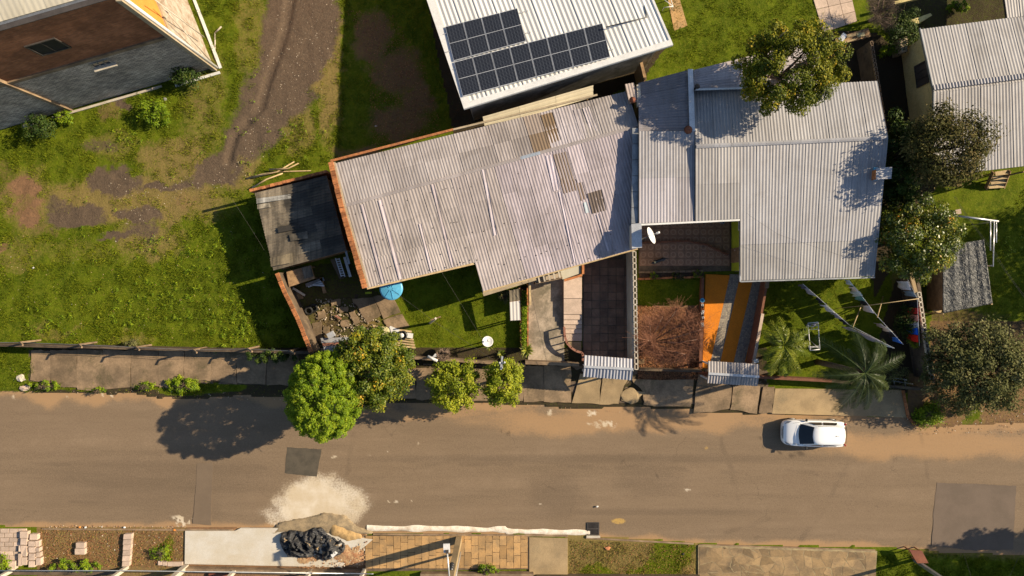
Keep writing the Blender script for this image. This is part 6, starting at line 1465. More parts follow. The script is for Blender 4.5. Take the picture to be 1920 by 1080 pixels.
tag(pebbles('gravel', 300, [(0, 440), (480, 400), (520, 640), (0, 640)], .012, .04, M['peb'], 7, None), 'pale litter and stones in the grass of the vacant lot', 'gravel', kind='stuff')
tag(pebbles('gravel', 420, [(588, 560), (700, 560), (720, 630), (600, 650)], .02, .08, M['peb_d'], 8, .1), 'stones strewn in the junk yard', 'gravel', kind='stuff')
tag(pebbles('gravel', 300, [(20, 690), (450, 735), (1000, 758), (1300, 780), (1000, 765), (300, 745), (20, 735)], .012, .04, M['peb'], 9, .06), 'grit along the northern road edge', 'gravel', kind='stuff')
tag(pebbles('gravel', 260, [(1640, 770), (1920, 770), (1920, 815), (1700, 815)], .012, .045, M['peb'], 10, .06), 'grit on the dusty eastern verge', 'gravel', kind='stuff')
# bits: orange cup, white scraps in the gutter
for k, (x_, y_, mt, lb) in enumerate(((149, 989, 'orange_wall', 'orange scrap in the gutter by the bare verge'), (160, 989, 'white', 'white round scrap in the gutter by the orange one'), (327, 994, 'orange_wall', 'orange cup at the corner of the white concrete slab'), (233, 989, 'white', 'white scraps in the middle of the gutter'), (310, 186, 'alu', 'pale bag in the hollow by the block wall'), (62, 502, 'white', 'white scrap in the vacant lot'), (1120, 950, 'white', 'white brick bit near the storm drain'), (1281, 1039, 'black_p', 'black scrap in the dry verge'), (705, 236, 'alu', 'pale bottle in the shaded grass'), (1140, 1028, 'terra', 'orange flat stone on the dry verge'))):
    q = P(x_, y_, .12); rock((q.x, q.y, .1), .10 if k not in (4, 9) else .22, .08 if k not in (4, 9) else .14, .07, M[mt], 'litter', lb, 'litter', seed=20 + k)
# garden walls of the houses at the bottom edge
def bwall(x0, y0, x1, y1, h, mat, label):
    o = MB().prism([P(x0, y0), P(x1, y1), P(x1, y1 + 7), P(x0, y0 + 7)], 0, h).build('boundary_wall', M[mat]); return top(o, label, 'wall')
bwall(-80, 1066, 228, 1068, .35, 'concrete_d', 'low boundary wall at the bottom left below the pavers')
bwall(340, 1060, 684, 1067, .5, 'concrete', 'low boundary wall below the white concrete slab')
bwall(790, 1070, 1000, 1070, .5, 'concrete', 'low boundary wall below the orange tiled pavement')
bwall(1005, 1075, 1310, 1076, .5, 'concrete_d', 'low boundary wall below the dry verge')
o = MB().tube([P(-60, 1070, 1.4), P(240, 1070, 1.4), P(700, 1076, 1.4)], .03, 5).build('fence_rail', M['alu']); top(o, 'pale fence rail along the bottom left edge', 'rail')
for k, (x_, y_, dx, lb) in enumerate(((28, 1066, -10, 'leftmost pale post of the bottom fence'), (240, 1062, -6, 'pale post right of the paver row'), (350, 1062, -10, 'wide pale post at the corner of the white concrete slab'), (445, 1066, -3, 'pale post below the white concrete slab'), (585, 1068, -2, 'post below the black plastic sheet'), (684, 1068, 0, 'post at the left end of the orange tiled pavement'))):
    q = P(x_, y_, 0); w_ = .3 if k in (2,) else .2; o = MB().beam((q.x, q.y, 0), (q.x, q.y, 2.0), w_, w_).build('fence_post', M['concrete_l']); top(o, lb, 'post', 'posts of the bottom fence')
o = MB().prism([P(395, 1072), P(440, 1073), P(440, 1100), P(395, 1100)], 0, .3).build('red_step', M['rust']); top(o, 'reddish step behind the bottom wall', 'step')
# utility pole and street lamp
up1 = thing('utility_pole', P(861, 1008), 'tall tapered concrete utility pole at the edge of the orange tiled pavement', 'pole')
b = P(861, 1010); m = MB()
m.beam((b.x, b.y, 0), (b.x, b.y, 9.5), .40, .34)
m.build('shaft', M['tan_slab'], up1)
m = MB(); 
for z_ in (4.6, 4.9, 5.2): m.lathe((b.x - .05, b.y + .22, z_), [(.12, 0), (.15, .1), (.12, .25)], 10)
m.build('cable_box', M['black_p'], up1)
sl = thing('street_lamp', P(852, 1100), 'street lamp head on a thin arm reaching over the orange tiled pavement', 'street lamp')
t1 = P(838, 1031, 6.8); t0 = P(846, 1120, 6.5); MB().tube([t0, t1], .04, 8).build('arm', M['alu'], sl)
MB().beam(t1 + Vector((-.02, .34, .05)), t1 + Vector((0, -.12, .03)), .34, .10).build('lamp_head', M['white'], sl); MB().box((t1.x + .02, t1.y - .05, t1.z + .09), .16, .18, .08).build('photocell', M['frame_d'], sl)
MB().tube([(t0.x, t0.y, 0), (t0.x, t0.y, 6.5)], .08, 8).build('mast', M['alu'], sl)
q = P(861, 1066, 1.4)
# brown bin with post in the bottom right corner
bn = thing('rubbish_box', P(1722, 1045), 'rusty red flat topped box on the green verge beside a grey pole', 'box')
MB().prism([P(1705, 1031, .9), P(1729, 1033, .9), P(1741, 1056, .9), P(1720, 1056, .9)], .82, .9).build('top_plate', M['rust'], bn)
for p in ((1709, 1034), (1728, 1035), (1738, 1054), (1721, 1053)): q = P(*p, .8); MB().beam((q.x, q.y, 0), (q.x, q.y, .82), .06, .06).build('leg', M['rust'], bn)
pq = P(1727, 1058, .8); bp = thing('grey_pole', (pq.x, pq.y, 0), 'grey square pole rising beside the rusty red box', 'pole'); MB().beam((pq.x, pq.y, 0), (pq.x, pq.y, 6.5), .18, .18).build('shaft', M['steel'], bp)
wire('stay wire crossing the shadow in the bottom right corner, left one', [(1797, 1005, 1.0), (1830, 1110, 3.)], .02, .012)
wire('stay wire crossing the shadow in the bottom right corner, right one', [(1922, 1020, 2.0), (1880, 1110, 3.)], .02, .012)

# ------------------------------------------------------------------ the white car
car = thing('parked_car', (0, 0, 0), 'small white hatchback parked facing left at the north side of the road', 'car')
g = G('white car paint'); g.b.inputs['Coat Weight'].default_value = .6; g.b.inputs['Coat Roughness'].default_value = .05; M['paint'] = g.fin((.80, .80, .80), .35, .5)
M['carglass'] = pm('tinted car glass', (.012, .016, .02), rand=0, bump=0, rough=.04, spec=.7)
M['trim'] = pm('black trim', (.02, .02, .022), rand=0, bump=0, rough=.4)
M['lamp'] = pm('clear lamp glass', (.35, .36, .38), rand=0, bump=0, rough=.1, spec=.7); M['tail'] = pm('red lamp glass', (.35, .02, .015), rand=0, bump=0, rough=.15, spec=.6)
def body_sec(x_, hw, zt, zs):
    pts = [(hw * .86, .20), (hw * .97, .28), (hw, .45), (hw, zs - .12), (hw * .985, zs - .03), (hw * .94, zs), (hw * .80, (zs * .4 + zt * .6)), (hw * .5, zt - .008), (0, zt)]
    return [(x_, y_, z_) for y_, z_ in pts] + [(x_, -y_, z_) for y_, z_ in pts[-2::-1]]
secs = [(-1.875, .42, .50, .46), (-1.86, .56, .58, .54), (-1.80, .68, .66, .61), (-1.66, .755, .75, .69), (-1.40, .79, .83, .77), (-1.1, .80, .90, .84), (-.90, .80, .94, .88), (-.4, .805, .94, .92), (.4, .81, .95, .94), (1.1, .80, .97, .96), (1.55, .775, .98, .96), (1.74, .74, .96, .93), (1.83, .69, .88, .84), (1.87, .60, .74, .70)]
m = MB(); vs = []; fs = []
for s_ in secs: vs += body_sec(*s_)
nn = 17
for i in range(len(secs) - 1):
    for k in range(nn - 1): fs.append((i * nn + k, (i + 1) * nn + k, (i + 1) * nn + k + 1, i * nn + k + 1))
    fs.append((i * nn + nn - 1, (i + 1) * nn + nn - 1, (i + 1) * nn, i * nn))
fs += [tuple(range(nn)), tuple(range((len(secs) - 1) * nn, len(secs) * nn))[::-1]]
cb = m.add(vs, fs, smooth=True).build('body', M['paint'], car); s2 = cb.modifiers.new('sub', 'SUBSURF'); s2.levels = s2.render_levels = 2
# greenhouse rings: (z, x front, x rear, half width front, half width rear)
rings = [(.90, -.98, 1.80, .72, .70), (.97, -.90, 1.77, .715, .69), (1.25, -.48, 1.66, .64, .62), (1.38, -.25, 1.57, .585, .57), (1.44, -.14, 1.46, .54, .53), (1.47, .05, 1.30, .44, .43), (1.48, .3, 1.1, .25, .25)]
def ring(z_, xf, xr, wf, wr, n=32):
    out = []
    for k in range(n):
        a = 2 * math.pi * k / n; ca, sa = math.cos(a), math.sin(a); e = .42
        sx = math.copysign(abs(ca) ** e, ca); sy = math.copysign(abs(sa) ** e, sa); t = (sx + 1) / 2
        bow = .10 * (1 - sy * sy); x_ = xf + (xr - xf) * t + (-bow if sx < 0 else bow * .5) * (abs(sx) ** 4) * (1 if z_ < 1.46 else .3); out.append((x_, sy * (wf + (wr - wf) * t), z_))
    return out
m = MB(); vs = sum([ring(*r_) for r_ in rings], []); n = 32
fs = [(i * n + k, i * n + (k + 1) % n, (i + 1) * n + (k + 1) % n, (i + 1) * n + k) for i in range(len(rings) - 1) for k in range(n)] + [tuple(range((len(rings) - 1) * n, len(rings) * n))]
rf_ = m.add(vs, fs, smooth=True).build('roof', M['paint'], car)
def glassp(name, q, out, nu=6, nv=3, mat='carglass', bow=0.):
    q = [Vector(p) for p in q]; vs = []; o_ = Vector(out).normalized()
    for j in range(nv + 1):
        for i in range(nu + 1):
            p = lerp2(*q, i / nu, j / nv) + o_ * .025 + Vector((bow * (1 - (2 * i / nu - 1) ** 2), 0, 0)); vs.append(p)
    return MB().add(vs, [(j * (nu + 1) + i, j * (nu + 1) + i + 1, (j + 1) * (nu + 1) + i + 1, (j + 1) * (nu + 1) + i) for j in range(nv) for i in range(nu)], smooth=True).build(name, M[mat], car)
glassp('windshield', [(-.94, .62, .95), (-.94, -.62, .95), (-.26, -.50, 1.395), (-.26, .50, 1.395)], (-.5, 0, .85), bow=-.10, nu=10, nv=5)
glassp('rear_window', [(1.82, -.55, 1.02), (1.82, .55, 1.02), (1.60, .48, 1.36), (1.60, -.48, 1.36)], (.85, 0, .4), bow=.05)
for s_ in (-1, 1):
    glassp('side_window', [(-.50, s_ * .700, 1.0), (.32, s_ * .712, 1.0), (.22, s_ * .603, 1.33), (-.12, s_ * .600, 1.33)], (0, s_, .25), nv=2)
    glassp('side_window', [(.42, s_ * .712, 1.0), (1.28, s_ * .70, 1.02), (1.08, s_ * .60, 1.32), (.32, s_ * .603, 1.33)], (0, s_, .25), nv=2)
    m = MB(); m.beam((-.60, s_ * .76, .98), (-.58, s_ * .93, 1.0), .12, .10); m.build('mirror', M['trim'], car, bevel=.02)
    glassp('headlight', [(-1.80, s_ * .52, .655), (-1.66, s_ * .735, .70), (-1.40, s_ * .745, .80), (-1.60, s_ * .60, .765)], (-.3, s_ * .3, .8), mat='lamp', nu=3, nv=2)
    MB().beam((1.86, s_ * .60, .70), (1.80, s_ * .64, .98), .16, .08).build('tail_light', M['tail'], car, bevel=.02)
    for x_ in (-1.22, 1.25):
        wh = MB().lathe((x_, s_ * .62, .30), [(.0, 0), (.24, .0), (.30, .03), (.30, .15), (.24, .19), (.2, .18)], 24, axis=Vector((0, s_, 0))).build('wheel', M['rubber'], car)
        MB().lathe((x_, s_ * .62, .30), [(.05, .185), (.19, .185), (.18, .20), (.03, .205)], 16, axis=Vector((0, s_, 0))).build('rim', M['alu'], wh)
    MB().beam((-.05, s_ * .56, 1.425), (1.45, s_ * .55, 1.43), .015, .012).build('roof_trim', M['trim'], car)
    for x_ in (-.62, .36, 1.2): MB().beam((x_, s_ * .806, .40), (x_ + .02, s_ * .79, .93), .012, .012).build('door_seam', M['trim'], car)
    MB().beam((-1.35, s_ * .62, .845), (-.95, s_ * .70, .925), .012, .01).build('bonnet_seam', M['trim'], car)
MB().tube([(1.02, .0, 1.47), (1.16, .0, 1.62)], .008, 4).build('antenna', M['trim'], car); MB().box((1.02, 0, 1.475), .06, .04, .02).build('antenna_base', M['trim'], car)
m = MB(); m.tube([(-1.86, -.38, .585), (-1.885, 0, .60), (-1.86, .38, .585)], .02, 5); m.build('grille', M['trim'], car)
MB().beam((-1.88, -.22, .44), (-1.88, .22, .44), .02, .10).build('number_plate', M['alu'], car)
MB().beam((-.93, -.45, .965), (-.86, .1, .985), .02, .02).build('wiper', M['trim'], car); MB().beam((-.93, .1, .965), (-.86, .55, .985), .02, .02).build('wiper', M['trim'], car)
cc = P(1517, 808, 0); car.location = (cc.x, cc.y, .005); car.rotation_euler = (0, 0, R(-1.2))

# ------------------------------------------------------------------ trees
def leafmesh(name, C_, N_, size, mat, parent, asp=.55, tint=None, seed=0):
    """C_ (n,3) centres, N_ (n,3) normals"""
    r = np.random.default_rng(seed); n = len(C_); N_ = N_ / np.linalg.norm(N_, axis=1, keepdims=True)
    a = r.normal(size=(n, 3)); u = np.cross(N_, a); u /= np.linalg.norm(u, axis=1, keepdims=True); v = np.cross(N_, u)
    s_ = size * r.uniform(.6, 1.35, (n, 1))
    V = np.stack([C_ - u * s_, C_ - v * s_ * asp, C_ + u * s_, C_ + v * s_ * asp], 1).reshape(-1, 3)
    t = r.random(n) if tint is None else tint
    return np_mesh(name, V, np.arange(n * 4).reshape(-1, 4), mat, parent, attrs={'tint': ('FLOAT', np.repeat(t, 4))})
def tree(name, label, cat, px, py, zc_, rx, ry, rz, n, size, mat, seed, lobes=40, lobe_r=.32, trunk=.16, hollow=None, group=None, flat=.75, bark='bark', spike=0., cover=.0, irr=.2, f0=.60, fill=0):
    c = P(px, py, zc_); r = np.random.default_rng(seed)
    t = thing(name, (c.x, c.y, 0), label, cat, group)
    # lobes on the ellipsoid
    L = []
    for k in range(lobes):
        z_ = 1 - 2 * (k + .5) / lobes; a = k * 2.39996 + r.uniform(-.3, .3); z_ = z_ * .9 + .08; q = math.sqrt(max(0, 1 - z_ * z_))
        f = r.uniform(f0, f0 + irr + .12); L.append((q * math.cos(a) * rx * f, q * math.sin(a) * ry * f, z_ * rz * f, r.uniform(.75, 1.25)))
    L = np.array(L)
    if hollow is not None:
        for hx, hy, hr in hollow: L = L[np.hypot(L[:, 0] - hx, L[:, 1] - hy) > hr]
    idx = r.integers(0, len(L), n); d = r.normal(size=(n, 3)); d /= np.linalg.norm(d, axis=1, keepdims=True); d[:, 2] = np.where(r.random(n) < .6, np.abs(d[:, 2]), d[:, 2])
    rad = lobe_r * min(rx, ry) * L[idx, 3] * r.uniform(.55, 1.08, n) ** .7 * (1 + spike * r.random(n) ** 4)
    Cc = L[idx, :3] + d * rad[:, None] * np.array([1, 1, flat]); Cc += np.array([c.x, c.y, c.z])
    Nn = d + r.normal(size=(n, 3)) * .5 + np.array([.35, .1, .45])
    cl = r.random(len(L)); tint = np.clip(.55 * r.random(n) + .45 * cl[idx], 0, 1)
    if fill:
        q = r.normal(size=(fill, 3)); q /= np.linalg.norm(q, axis=1, keepdims=True); q *= (r.random((fill, 1)) ** .4) * .86
        Cc = np.concatenate([Cc, q * np.array([rx, ry, rz]) + np.array([c.x, c.y, c.z])]); Nn = np.concatenate([Nn, q + r.normal(size=(fill, 3)) * .5]); tint = np.concatenate([tint, r.random(fill) * .5])
    leafmesh('crown', Cc, Nn, size, mat, t, seed=seed, tint=tint)
    # trunk and limbs
    m = MB(); base = Vector((c.x, c.y, 0)); fork = Vector((c.x + r.uniform(-.1, .1), c.y + r.uniform(-.1, .1), max(.6, (zc_ - rz) * .9 + .3)))
    m.tube([base, base.lerp(fork, .5) + Vector((r.uniform(-.06, .06), r.uniform(-.06, .06), 0)), fork], [trunk * 1.25, trunk, trunk * .85], 8); m.build('trunk', M[bark], t)
    for k in range(0, len(L), max(1, len(L) // 14)):
        e = Vector(L[k, :3]) + c; mid = fork.lerp(e, .5) + Vector((r.uniform(-.2, .2), r.uniform(-.2, .2), .15)); mm = MB(); mm.tube([fork - Vector((0, 0, .1)), mid, e], [trunk * .5, trunk * .3, trunk * .1], 5)
        for q in range(4): s0 = mid.lerp(e, r.uniform(0, .8)); e2 = s0 + Vector(tuple(r.normal(size=3))) * .35 * min(rx, ry) * .6; mm.tube([s0, e2], [trunk * .15, trunk * .05], 4)
        mm.build('limb', M[bark], t)
    return t
M['leaf_bright'] = ramp_mat('bright green leaves', [(0, (.075, .135, .005)), (.5, (.145, .225, .008)), (1, (.30, .35, .014))], trans=.3, rough=.55, spec=.2)
M['leaf_yellow'] = ramp_mat('yellow green leaves', [(0, (.03, .06, .004)), (.45, (.09, .125, .007)), (.84, (.26, .25, .014)), (.94, (.52, .32, .02)), (1, (.55, .26, .02))], trans=.25, rough=.5, spec=.3)
M['leaf_small'] = ramp_mat('light street leaves', [(0, (.10, .14, .008)), (.5, (.22, .26, .012)), (1, (.42, .40, .03))], trans=.3, rough=.55, spec=.2)
M['leaf_olive'] = ramp_mat('olive green leaves', [(0, (.028, .048, .003)), (.5, (.10, .12, .005)), (.88, (.27, .24, .012)), (1, (.46, .26, .02))], trans=.25, rough=.6, spec=.2)
M['leaf_grey'] = ramp_mat('grey green leaves', [(0, (.045, .052, .015)), (.55, (.11, .115, .04)), (1, (.24, .22, .10))], trans=.2, rough=.6, spec=.05)
M['leaf_brown'] = ramp_mat('brownish leaves', [(0, (.028, .032, .007)), (.5, (.075, .072, .022)), (.9, (.17, .125, .05)), (1, (.10, .14, .03))], trans=.2, rough=.6, spec=.05)
M['leaf_citrus'] = ramp_mat('citrus leaves', [(0, (.02, .045, .004)), (.55, (.08, .11, .007)), (.9, (.26, .24, .015)), (1, (.62, .20, .015))], trans=.2, rough=.4, spec=.4)
M['leaf_dark'] = ramp_mat('dark shrub leaves', [(0, (.012, .03, .005)), (.6, (.035, .065, .008)), (1, (.12, .15, .02))], trans=.2, rough=.6, spec=.2)
tree('round_tree', 'round bright green tree bulging over the road, roundest of the street trees', 'tree', 609, 743, 4.1, 2.05, 2.5, 2.5, 60000, .05, M['leaf_bright'], 11, lobes=620, lobe_r=.10, trunk=.2, irr=.04, f0=.84, fill=9000)
tree('street_tree', 'broad yellow green tree behind the round one, dotted with orange leaves', 'tree', 700, 690, 3.3, 2.15, 2.1, 1.7, 30000, .07, M['leaf_yellow'], 12, lobes=210, lobe_r=.15, trunk=.15, irr=.36, fill=4000, spike=.6)
tree('street_tree', 'small light green street tree with drooping branch, west of the service pole', 'tree', 850, 722, 2.5, 1.45, 1.45, 1.1, 9500, .07, M['leaf_small'], 13, lobes=70, lobe_r=.20, trunk=.09, irr=.5, spike=.8, f0=.5)
tree('street_tree', 'small light green street tree under the service pole', 'tree', 944, 718, 2.5, 1.25, 1.25, 1.1, 9000, .07, M['leaf_small'], 14, lobes=60, lobe_r=.21, trunk=.09, irr=.5, spike=.8, f0=.5)
tree('olive_tree', 'large olive green tree over the zinc roof with bare gap in the middle', 'tree', 1482, 128, 6.6, 2.5, 2.05, 1.5, 28000, .07, M['leaf_olive'], 15, lobes=110, lobe_r=.22, trunk=.22, hollow=[(-.1, .22, .42)], irr=.45, bark='bark_pale')
tree('grey_tree', 'dark brownish green tree overlapping the roof of the yellow house', 'tree', 1775, 278, 5.2, 1.95, 2.0, 1.6, 15000, .075, M['leaf_brown'], 16, lobes=60, lobe_r=.28, trunk=.16, irr=.4, spike=.8)
tree('citrus_tree', 'dark green citrus tree with orange fruit between zinc roof and tarpaulin shed', 'tree', 1722, 448, 3.6, 2.15, 2.15, 1.5, 19000, .07, M['leaf_citrus'], 17, lobes=90, lobe_r=.22, trunk=.14, irr=.4)
tree('dark_tree', 'very dark leafy tree squeezed between the zinc roof and the yellow house', 'tree', 1688, 300, 3.0, 1.1, 2.6, 1.3, 9000, .08, M['leaf_dark'], 18, lobes=40, lobe_r=.4, trunk=.12, irr=.35)
tree('dark_tree', 'dark leafy bush at the north corner of the open block garden wall', 'tree', 1680, 402, 2.4, .9, 1.4, .9, 5000, .075, M['leaf_dark'], 19, lobes=26, lobe_r=.4, trunk=.10, irr=.35)
tree('grey_green_tree', 'large grey green tree with loose open crown at the right edge', 'tree', 1850, 690, 2.7, 2.9, 2.4, 1.3, 22000, .075, M['leaf_grey'], 20, lobes=120, lobe_r=.21, trunk=.18, irr=.5, spike=.8, f0=.45)
tree('grey_green_tree', 'thin grey green tree leaning over the block wall at its street end', 'tree', 1775, 672, 2.4, 1.2, 2.2, .9, 6500, .07, M['leaf_grey'], 21, lobes=34, lobe_r=.30, trunk=.10, irr=.5, spike=.9)
tree('tall_tree', 'tall tree outside the right edge whose shadow crosses the bottom right of the road', 'tree', 2345, 1036, 6.0, 3.2, 1.5, 1.8, 12000, .10, M['leaf_olive'], 22, lobes=50, lobe_r=.34, trunk=.2, irr=.35)
tree('tall_tree', 'broad tree added outside the right edge to shade the lawn above the pipe frame', 'tree', 2425, 400, 6.2, 3.2, 3.6, 1.9, 12000, .10, M['leaf_olive'], 23, lobes=50, lobe_r=.36, trunk=.2, irr=.3)  # unseen shadow caster, added so its shade falls on the lawn
# shrubs
for k, (px, py, z_, a, b, h_, n, mt, lb) in enumerate(((345, 140, .9, .95, .7, .8, 2600, 'leaf_dark', 'green bush growing at the east corner of the brick building'), (292, 208, .6, .95, .7, .5, 2400, 'leaf_bright', 'bright green low bush below the middle of the block wall'), (75, 236, .8, .8, .7, .7, 2200, 'leaf_dark', 'dark bush at the west part of the block wall'),
        (120, 220, .5, .7, .35, .35, 1200, 'leaf_bright', 'small green bush right of the dark bush by the block wall'), (1690, 52, 1.1, .95, 1.05, .8, 4500, 'leaf_dark', 'round dark conifer bush beside the bare bush at the top'), (1665, 95, .5, .55, .35, .35, 900, 'leaf_bright', 'bright leafy plant below the round conifer bush'),
        (1793, 12, .5, .9, .3, .35, 1200, 'leaf_bright', 'sunlit leafy plants at the top edge left of the yellow house roof'), (1805, 760, .7, .8, .7, .6, 2000, 'leaf_grey', 'sparse grey green shrub on the dusty eastern verge'), (1740, 778, .35, .9, .75, .3, 2400, 'leaf_bright', 'low bright clump at the kerb east of the concrete apron'),
        (1830, 650, .5, .9, .9, .5, 1, 'leaf_dark', ''), (505, 668, .9, 1.5, .38, .6, 3600, 'leaf_dark', 'creeper hanging over the wire fence beside the round tree'), (247, 645, .6, .35, .25, .4, 500, 'leaf_grey', 'blue grey tuft in the wire fence'), (345, 722, .25, 1.4, .42, .3, 4000, 'leaf_bright', 'thick bright grass clump at the road edge near the tree shadow'),
        (86, 722, .2, .85, .25, .2, 1400, 'leaf_bright', 'green clump at the road edge right of the stones'), (274, 724, .2, .55, .25, .2, 900, 'leaf_bright', 'small green clump at the road edge below the middle slabs'), (186, 730, .15, .4, .15, .15, 500, 'leaf_bright', 'smallest green clump at the road edge below the third slab'),
        (1705, 605, 1.1, .7, 1.0, .8, 2600, 'leaf_dark', 'dark shrub between the washing lines and the block wall'), (1716, 640, 1.0, .45, .3, .3, 600, 'leaf_small', 'bright leafy shrub below the red shirt'), (1660, 700, .8, 1.1, .9, .6, 2600, 'leaf_grey', 'grey shrub beside the big palm'), (305, 1035, .2, .6, .4, .2, 900, 'leaf_bright', 'green weeds on the bare verge left of the white slab'),
        (947, 555, .4, .35, .45, .3, 500, 'leaf_grey', 'small grey green shrub in the shade at the end of the lawn'), (720, 664, .5, .7, .35, .35, 600, 'leaf_yellow', 'low yellow weeds below the slatted pallet'), (912, 1066, .3, .7, .28, .25, 900, 'leaf_bright', 'weeds at the bottom of the orange tiled pavement'), (150, 1062, .5, 1.7, .35, .4, 2600, 'leaf_bright', 'long leafy weeds along the bottom left wall'),
        (4, 1056, .4, .5, .4, .3, 900, 'leaf_bright', 'green weeds at the bottom left corner'), (1225, 518, .4, .3, .2, .2, 250, 'leaf_bright', 'first small plant in the planter below the porch'), (1308, 514, .4, .25, .22, .2, 250, 'leaf_bright', 'last small plant in the planter below the porch'), (1272, 518, .4, .4, .2, .15, 250, 'leaf_dark', 'middle dark plants in the planter below the porch'))):
    if not lb: continue
    tree('shrub', lb, 'shrub', px, py, z_, a, b, h_, n, .055, M[mt], 40 + k, lobes=26, lobe_r=.34, trunk=.03, irr=.75, spike=1.2, f0=.30)
# ivy in the planter
r = np.random.default_rng(5); n = 2200; yy = r.uniform(545, 654, n); xx = 982.5 + r.normal(size=n) * 2.4; Cc = np.stack([(xx - 960) / K, (540 - yy) / K, .45 + r.random(n) * .25], 1)
leafmesh('ivy', Cc, r.normal(size=(n, 3)) * .5 + np.array([0, 0, 1]), .05, M['leaf_bright'], iv, seed=3)
# broad leaf weeds in the lot: stuff
r = np.random.default_rng(8); pts = []
for cx, cy, rr, nn_ in ((330, 560, 60, 40), (430, 600, 60, 50), (100, 600, 40, 14), (240, 585, 40, 18), (60, 628, 30, 10), (370, 480, 60, 20), (300, 465, 30, 12), (400, 450, 50, 14), (450, 620, 40, 26), (440, 260, 120, 16), (560, 250, 60, 14), (250, 230, 80, 22), (330, 110, 30, 8), (200, 500, 200, 30), (1900, 470, 30, 10)):
    for _ in range(nn_): pts.append((cx + r.normal() * rr * .5, cy + r.normal() * rr * .4))
Cs = []; Ns = []
for x_, y_ in pts:
    X0, Y0 = (x_ - 960) / K, (540 - y_) / K; z0 = gz(X0, Y0)
    for q in range(r.integers(6, 14)): a = r.uniform(0, 6.3); d = r.uniform(.03, .20); Cs.append((X0 + d * math.cos(a), Y0 + d * math.sin(a), z0 + .08 + r.random() * .14)); Ns.append((math.cos(a) * .5, math.sin(a) * .5, 1))
o = leafmesh('weeds', np.array(Cs), np.array(Ns), .06, M['leaf_bright'], None, asp=.4, seed=9); tag(o, 'broad leaved weeds scattered in the grass of the vacant lot', 'weeds', kind='stuff')
# leaf litter in the walled yard and elsewhere
M['litter'] = ramp_mat('dead leaves', [(0, (.10, .04, .02)), (.5, (.26, .105, .05)), (1, (.40, .20, .09))], trans=.1)
for rg, n, lb in (([(1195, 572), (1316, 580), (1316, 712), (1195, 712)], 9000, 'reddish dead leaves under the bare tree'), ([(650, 20), (740, 30), (800, 130), (830, 250), (700, 290), (690, 110)], 2600, 'dead leaves in the shade left of the white roof'), ([(75, 992), (345, 994), (345, 1062), (75, 1062)], 1600, 'dead leaves on the bare verge'), ([(1070, 1014), (1300, 1022), (1300, 1080), (1070, 1080)], 500, 'dead leaves on the dry verge')):
    n0 = n * 2; xs_ = [p[0] for p in rg]; ys_ = [p[1] for p in rg]; xx = r.uniform(min(xs_), max(xs_), n0); yy = r.uniform(min(ys_), max(ys_), n0); k = inpoly(xx, yy, rg); xx, yy = xx[k], yy[k]
    X0, Y0 = (xx - 960) / K, (540 - yy) / K; Z0 = gheight(X0, Y0) + .03 + r.random(len(X0)) * .05
    o = leafmesh('leaf_litter', np.stack([X0, Y0, Z0], 1), r.normal(size=(len(X0), 3)) * .4 + np.array([0, 0, 1]), .035, M['litter'], None, seed=4); tag(o, lb, 'dead leaves', kind='stuff')

# bare trees: fine twigs
def bare(label, px, py, z_, rad, n1, mat, bark_, seed, trunkpx=None, cat='tree', name='bare_tree', h0=0, twr=.009):
    c = P(px, py, z_); b = P(*trunkpx, 1.2) if trunkpx else c; r = random.Random(seed); t = thing(name, (b.x, b.y, h0), label, cat)
    fork = Vector((b.x, b.y, max(.5, z_ * .45))); MB().tube([(b.x, b.y, h0), fork], [.12, .09], 8).build('trunk', M[bark_], t)
    tw = MB()
    for k in range(12):
        a = 2 * math.pi * k / 12 + r.uniform(-.2, .2); e = Vector((c.x + math.cos(a) * rad * r.uniform(.45, .8), c.y + math.sin(a) * rad * r.uniform(.45, .8), z_ + r.uniform(-.1, .6))); mid = fork.lerp(e, .5) + Vector((r.uniform(-.15, .15), r.uniform(-.15, .15), .1))
        m = MB(); m.tube([fork, mid, e], [.05, .03, .015], 5); m.build('limb', M[bark_], t)
        for q in range(n1 // 12):
            s0 = (mid if r.random() < .5 else fork.lerp(mid, .6)).lerp(e, r.random()); aa = a + r.gauss(0, .9); l = r.uniform(.2, .9) * rad * .55; e2 = s0 + Vector((math.cos(aa) * l, math.sin(aa) * l, r.uniform(-.2, .5) * l)); m2 = s0.lerp(e2, .5) + Vector((r.uniform(-.05, .05), r.uniform(-.05, .05), .03))
            tw.tube([s0, m2, e2], [twr, twr * .8, twr * .4], 3, cap=False)
            for _ in range(3): s3 = s0.lerp(e2, r.random()); tw.tube([s3, s3 + Vector((r.gauss(0, 1), r.gauss(0, 1), r.gauss(.2, .5))) * .16 * rad], twr * .5, 3, cap=False)
    tag(tw.build('twigs', M[mat], t), kind='stuff'); return t
bare('leafless tree with a mass of reddish twigs in the walled yard', 1262, 632, 2.1, 2.1, 1400, 'twig', 'bark_pale', 3, trunkpx=(1222, 642))
bare('leafless grey brown bush at the top edge beside the terrace', 1655, 22, 1.6, 1.3, 420, 'bark', 'bark_pale', 4, cat='shrub', name='bare_bush')
bare('small dry shrub beside the lamp post at the garden edge', 832, 665, 1.1, .45, 200, 'bark_pale', 'bark', 6, cat='shrub', name='bare_bush')
